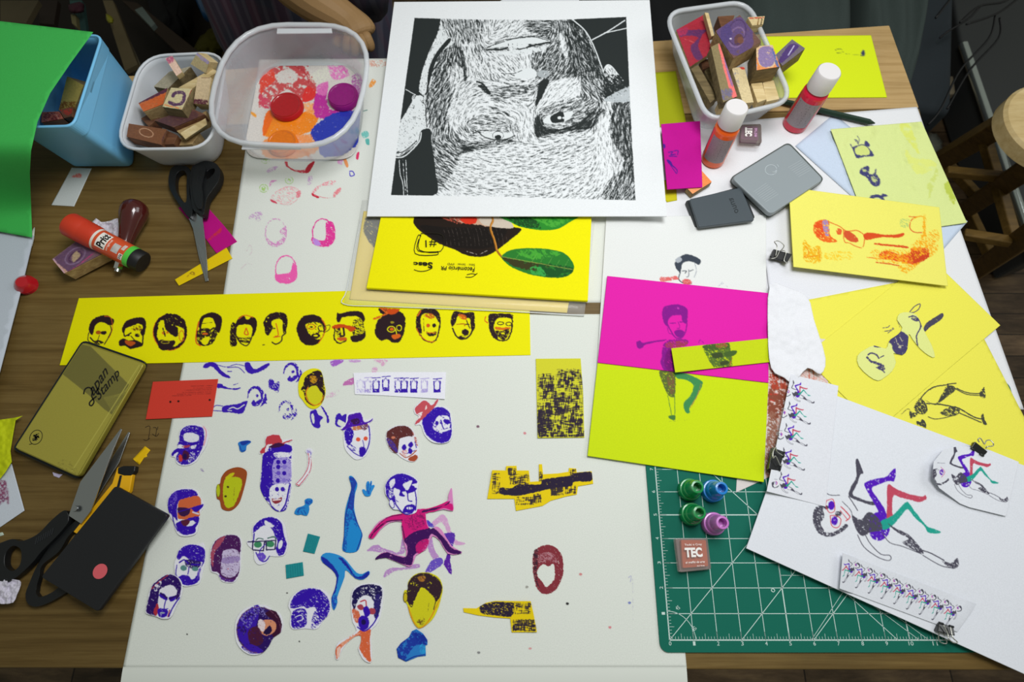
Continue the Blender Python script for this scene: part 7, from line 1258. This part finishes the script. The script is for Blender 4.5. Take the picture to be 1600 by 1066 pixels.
# grey sofa behind the far table edge
sf = thing('sofa', 'dark grey fabric sofa behind the far edge of the table', 'sofa', tuple(P(1270, -60, -.7)))
FAB = mat('3e4845', .9, bump=.25, bscale=500, var=.3)
def cushion(name, pxq, z, dep, m, par, wr=.012):
    q = [np.array(V(x, y, z)) for x, y in pts(pxq)]; n = 26; bm = bmesh.new(); g = []
    for j in range(n + 1):
        r = []
        for i in range(n + 1):
            u, v = i / n, j / n; p = (q[0] * (1 - u) + q[1] * u) * (1 - v) + (q[3] * (1 - u) + q[2] * u) * v; e = (min(u, 1 - u, .12) / .12) * (min(v, 1 - v, .12) / .12)
            p[2] += -.05 + .05 * math.sqrt(max(e, 0)) + wr * (math.sin(u * 17 + 3 * math.sin(v * 5)) * .5 + float(fnoise(np.array(u * 60), np.array(v * 60), 12.)) - .5); r.append(bm.verts.new(tuple(p)))
        g.append(r)
    low = [[bm.verts.new((x.co.x, x.co.y, TZ + z - dep)) for x in g[0]], [bm.verts.new((x.co.x, x.co.y, TZ + z - dep)) for x in g[-1]]]
    for j in range(n):
        for i in range(n): bm.faces.new([g[j][i], g[j][i + 1], g[j + 1][i + 1], g[j + 1][i]])
    for a_, b_ in ((g[0], low[0]), (g[-1], low[1])):
        for i in range(n): bm.faces.new([a_[i], b_[i], b_[i + 1], a_[i + 1]])
    for e in (0, -1):
        for j in range(n): pass
        bm.faces.new([g[j][e] for j in range(n + 1)] + [low[1][e], low[0][e]])
    return from_bm(name, bm, m, par, smooth=True)
cushion('seat_cushion', '1160 -260 1330 -260 1345 72 1150 72', -.16, .5, FAB, sf); cushion('seat_cushion', '1332 -260 1500 -240 1440 125 1347 100', -.18, .5, FAB, sf); cushion('seat_cushion', '940 -200 1158 -260 1148 74 1000 74', -.26, .4, mat('1b1c1d', .9, bump=.2, bscale=300), sf)
slab('sofa_base', '1130 -300 1500 -300 1490 175 1380 160', -.42, .3, mat('30363a', .9), sf, .02)
# seated person at the far side: forearm, hand on the table edge, plaid shirt
def skin_body(name, verts, edges, radii, m, par, sub=2, root=0):
    me = bpy.data.meshes.new(name); me.from_pydata([tuple(v) for v in verts], edges, []); o = link(name, me, m, par); o.modifiers.new('skin', 'SKIN'); sv = me.skin_vertices[0].data
    for i, r in enumerate(radii): sv[i].radius = (r, r) if np.isscalar(r) else r
    sv[root].use_root = True; s = o.modifiers.new('sub', 'SUBSURF'); s.levels = sub; s.render_levels = sub; return o
SK = mat('94754e', .55, bump=.08, bscale=300, var=.12, name='skin')
pe = thing('person', 'person in a dark plaid shirt seated beyond the table, hand resting on its edge', 'person', tuple(P(440, -80, -.7)))
pv = [V(300, -330, .10), V(395, -150, .07), V(440, -45, .05), V(492, 2, .035), V(530, 24, .022), V(549, 34, .018), V(561, 46, .015), V(566, 60, .009)]
pr = [.055, .048, .044, .036, .028, (.024, .019), (.030, .018), (.028, .014)]
ed = [(i, i + 1) for i in range(7)]; hb = len(pv) - 1
FG = [[(572, 58), (579, 70), (580, 80)], [(564, 64), (569, 76), (568, 85)], [(554, 65), (556, 78), (554, 86)], [(543, 62), (543, 74), (541, 81)]]
vs = list(pv); rs = list(pr)
pe_arm = skin_body('arm', vs, ed, rs, SK, pe)
for k, fg in enumerate(FG): # fingers, bent over the edge
    L = [V(571 - k * 7, 54, .010)] + [V(x, y, h) for (x, y), h in zip(fg, (.014, .004, -.008))]; skin_body('finger', L, [(0, 1), (1, 2), (2, 3)], [.0095, .0088, .008, .0068], SK, pe, 2)
skin_body('thumb', [V(548, 44, .008), V(536, 54, .0), V(527, 66, -.008), V(525, 74, -.014)], [(0, 1), (1, 2), (2, 3)], [.0115, .0105, .0092, .0075], SK, pe, 2)
def plaid():
    m, n, b = nt('plaid_cloth'); tc = n.nodes.new('ShaderNodeTexCoord'); out = None
    for k, (rot, sc1_, c) in enumerate(((0, 34, (.045, .012, .022)), (1.5708, 34, (.02, .025, .035)), (0, 90, (.06, .058, .07)), (1.5708, 70, (.03, .01, .018)))):
        mp = n.nodes.new('ShaderNodeMapping'); mp.inputs['Rotation'].default_value = (0, 0, rot + .3); n.links.new(tc.outputs['Object'], mp.inputs[0]); wv = n.nodes.new('ShaderNodeTexWave'); wv.inputs['Scale'].default_value = sc1_ / 6; wv.inputs['Distortion'].default_value = .6; n.links.new(mp.outputs[0], wv.inputs['Vector'])
        cr = n.nodes.new('ShaderNodeValToRGB'); cr.color_ramp.elements[0].position = .6; cr.color_ramp.elements[1].position = .8; cr.color_ramp.elements[0].color = (.012, .012, .02, 1); cr.color_ramp.elements[1].color = c + (1,); n.links.new(wv.outputs['Fac'], cr.inputs[0])
        if out is None: out = cr.outputs[0]
        else:
            mx = n.nodes.new('ShaderNodeMix'); mx.data_type = 'RGBA'; mx.blend_type = 'ADD'; mx.inputs[0].default_value = .8; n.links.new(out, mx.inputs[6]); n.links.new(cr.outputs[0], mx.inputs[7]); out = mx.outputs[2]
    n.links.new(out, b.inputs['Base Color']); b.inputs['Roughness'].default_value = .9; return m
PLD = plaid()
def loft(name, rings, m, par, seg=28):
    bm = bmesh.new(); R = []
    for (c, rx, ry) in rings: R.append([bm.verts.new((c[0] + rx * math.cos(t) * (1 + .05 * math.sin(5 * t + c[2] * 20)), c[1] + ry * math.sin(t) * (1 + .05 * math.sin(7 * t)), c[2])) for t in np.linspace(0, 2 * math.pi, seg + 1)[:-1]])
    for a_, b_ in zip(R[:-1], R[1:]):
        for i in range(seg): bm.faces.new([a_[i], a_[(i + 1) % seg], b_[(i + 1) % seg], b_[i]])
    bm.faces.new(R[0][::-1]); bm.faces.new(R[-1]); return from_bm(name, bm, m, par, smooth=True)
tx, ty = P(440, -60, -.1)[:2]
loft('plaid_shirt', [((tx, ty, TZ - .36), .17, .11), ((tx, ty, TZ - .26), .19, .125), ((tx, ty + .02, TZ - .1), .19, .12), ((tx, ty + .05, TZ + .08), .185, .11), ((tx, ty + .07, TZ + .2), .17, .10), ((tx, ty + .08, TZ + .28), .08, .07)], PLD, pe)
loft('shirt_tail', [((P(560, -20, -.05)[0], P(560, -20, -.05)[1], TZ - .1), .04, .03), ((P(560, -15, -.05)[0], P(560, -15, -.05)[1], TZ - .04), .055, .035), ((P(555, -40, 0)[0], P(555, -40, 0)[1], TZ + .06), .05, .03), ((P(540, -90, .1)[0], P(540, -90, .1)[1], TZ + .12), .04, .03)], PLD, pe)
skin_body('sleeve', [V(280, -360, .11), V(375, -185, .075), V(405, -130, .068)], [(0, 1), (1, 2)], [.075, .062, .058], PLD, pe)
skin_body('trousers', [Vector((tx - .09, ty + .02, TZ - .36)), Vector((tx - .12, ty - .26, TZ - .3)), Vector((tx - .12, ty - .3, .1)), Vector((tx + .09, ty + .02, TZ - .36)), Vector((tx + .12, ty - .26, TZ - .3)), Vector((tx + .13, ty - .3, .1))], [(0, 1), (1, 2), (0, 3), (3, 4), (4, 5)], [.1, .08, .06, .1, .08, .06], mat('141519', .9, bump=.1), pe)
ch = thing('chair', 'dark upholstered chair under the seated person', 'chair', (tx, ty, 0)); bm = bmesh.new(); boxm(bm, (tx - .22, ty - .14, .2), (tx + .22, ty + .26, .28)); from_bm('seat', bm, DK, ch, bevel=.02)
for sx in (-.19, .19):
    for sy in (-.11, .22): bm = bmesh.new(); boxm(bm, (tx + sx - .015, ty + sy - .015, 0), (tx + sx + .015, ty + sy + .015, .199)); from_bm('leg', bm, DK, ch)
# clutter on a low shelf at the top left: slats, cloth, a blue bottle, a yellow cloth
sh = thing('low_shelf', 'low dark shelf on the floor behind the blue bin', 'shelf', tuple(P(180, 0, -.74))); slab('board', '-120 -160 340 -160 330 130 -120 150', -.46, .03, mat('1c1712', .7, bump=.1), sh, .003)
bm = bmesh.new()
for (x, y) in ((-100, -140), (320, -140), (310, 110), (-100, 130)): p = V(x, y, -.48); boxm(bm, (p.x - .02, p.y - .02, 0), (p.x + .02, p.y + .02, TZ - .4905))
from_bm('shelf_legs', bm, DK, sh)
for lab, q, z, c in (('pale wooden slat leaning in the dark clutter, its end near the bin', '160 0 176 0 215 100 195 110', -.28, '5c5138'), ('dark teal cloth-covered slat among the clutter', '108 0 128 0 135 50 118 46', -.26, '2e4a46'), ('grey wooden slat behind the blue bin', '178 52 200 60 222 108 205 112', -.3, '6a6450'), ('brown slat lying deep in the clutter', '190 0 214 4 330 96 300 104', -.34, '2c2116'), ('tan slat at the far left of the clutter', '0 0 60 0 40 36 0 34', -.2, '4c4430'), ('brown slat left of the teal one', '62 0 90 0 84 38 60 36', -.26, '261d16'), ('thin grey slat pointing right in the clutter', '210 15 222 10 242 36 236 42', -.27, '56605a'), ('pale slat lying behind the white tub', '195 80 205 76 220 108 210 110', -.33, '4a4232'), ('small pale slat beside the teal one', '110 22 118 22 120 42 112 36', -.24, '66603f')):
    t_ = slab('wood_offcut', q, z, .012, wood_mat('slat_' + c, [c, c, c], (5, 40, 40), .7, .3, .1), None, .001); tag(t_, lab, 'wood slat', 'slats in the clutter'); setorig(t_, t_.data.vertices[0].co.copy())
def bot(lab, px0, px1, z0, z1, r, col, nm='plastic_bottle', cat='bottle'):
    a_, b_ = V(*px0, z0), V(*px1, z1); L = (b_ - a_).length; t = thing(nm, lab, cat, tuple(a_)); lathe('bottle_body', a_, b_ - a_, [(0, r * .9), (.004, r), (L * .7, r), (L * .85, r * .45), (L * .9, r * .4)], mat(col, .3), t, 30); lathe('bottle_cap', a_ + (b_ - a_) * .9, b_ - a_, [(0, r * .45), (L * .1, r * .42)], mat('20242a', .4), t, 24)
bot('blue plastic bottle lying in the dark clutter above the white tub', (318, -20), (345, 38), -.34, -.34, .03, '1c4c78')
bag('olive_cloth', 'dark olive yellow cloth heap behind the white tub', 'cloth', '305 75 320 52 345 42 352 60 345 85 320 92', -.43, .05, mat('4a4612', .9, bump=.3, bscale=60)); bag('yellow_cap', 'small yellow plastic lid among the slats', 'lid', '166 22 176 28 176 36 168 34', -.25, .01, mat('7c7a10', .5)); bag('maroon_cloth', 'small maroon cloth on the slats at the top left', 'cloth', '108 8 128 4 130 18 112 20', -.24, .02, mat('3c2028', .9))
bag('dark_bag', 'black bag filling the clutter behind the white tub', 'bag', '225 -60 300 -60 300 40 290 55 262 60 240 30', -.44, .06, mat('0c0c0d', .8, bump=.3, bscale=40))
bx2 = slab('pale_card', '845 -30 905 -30 905 2 780 2', .006, .004, mat('d8dade', .6), None, .0005); tag(bx2, 'pale folded card showing just above the top edge of the woodcut poster', 'card'); setorig(bx2, bx2.data.vertices[0].co.copy())
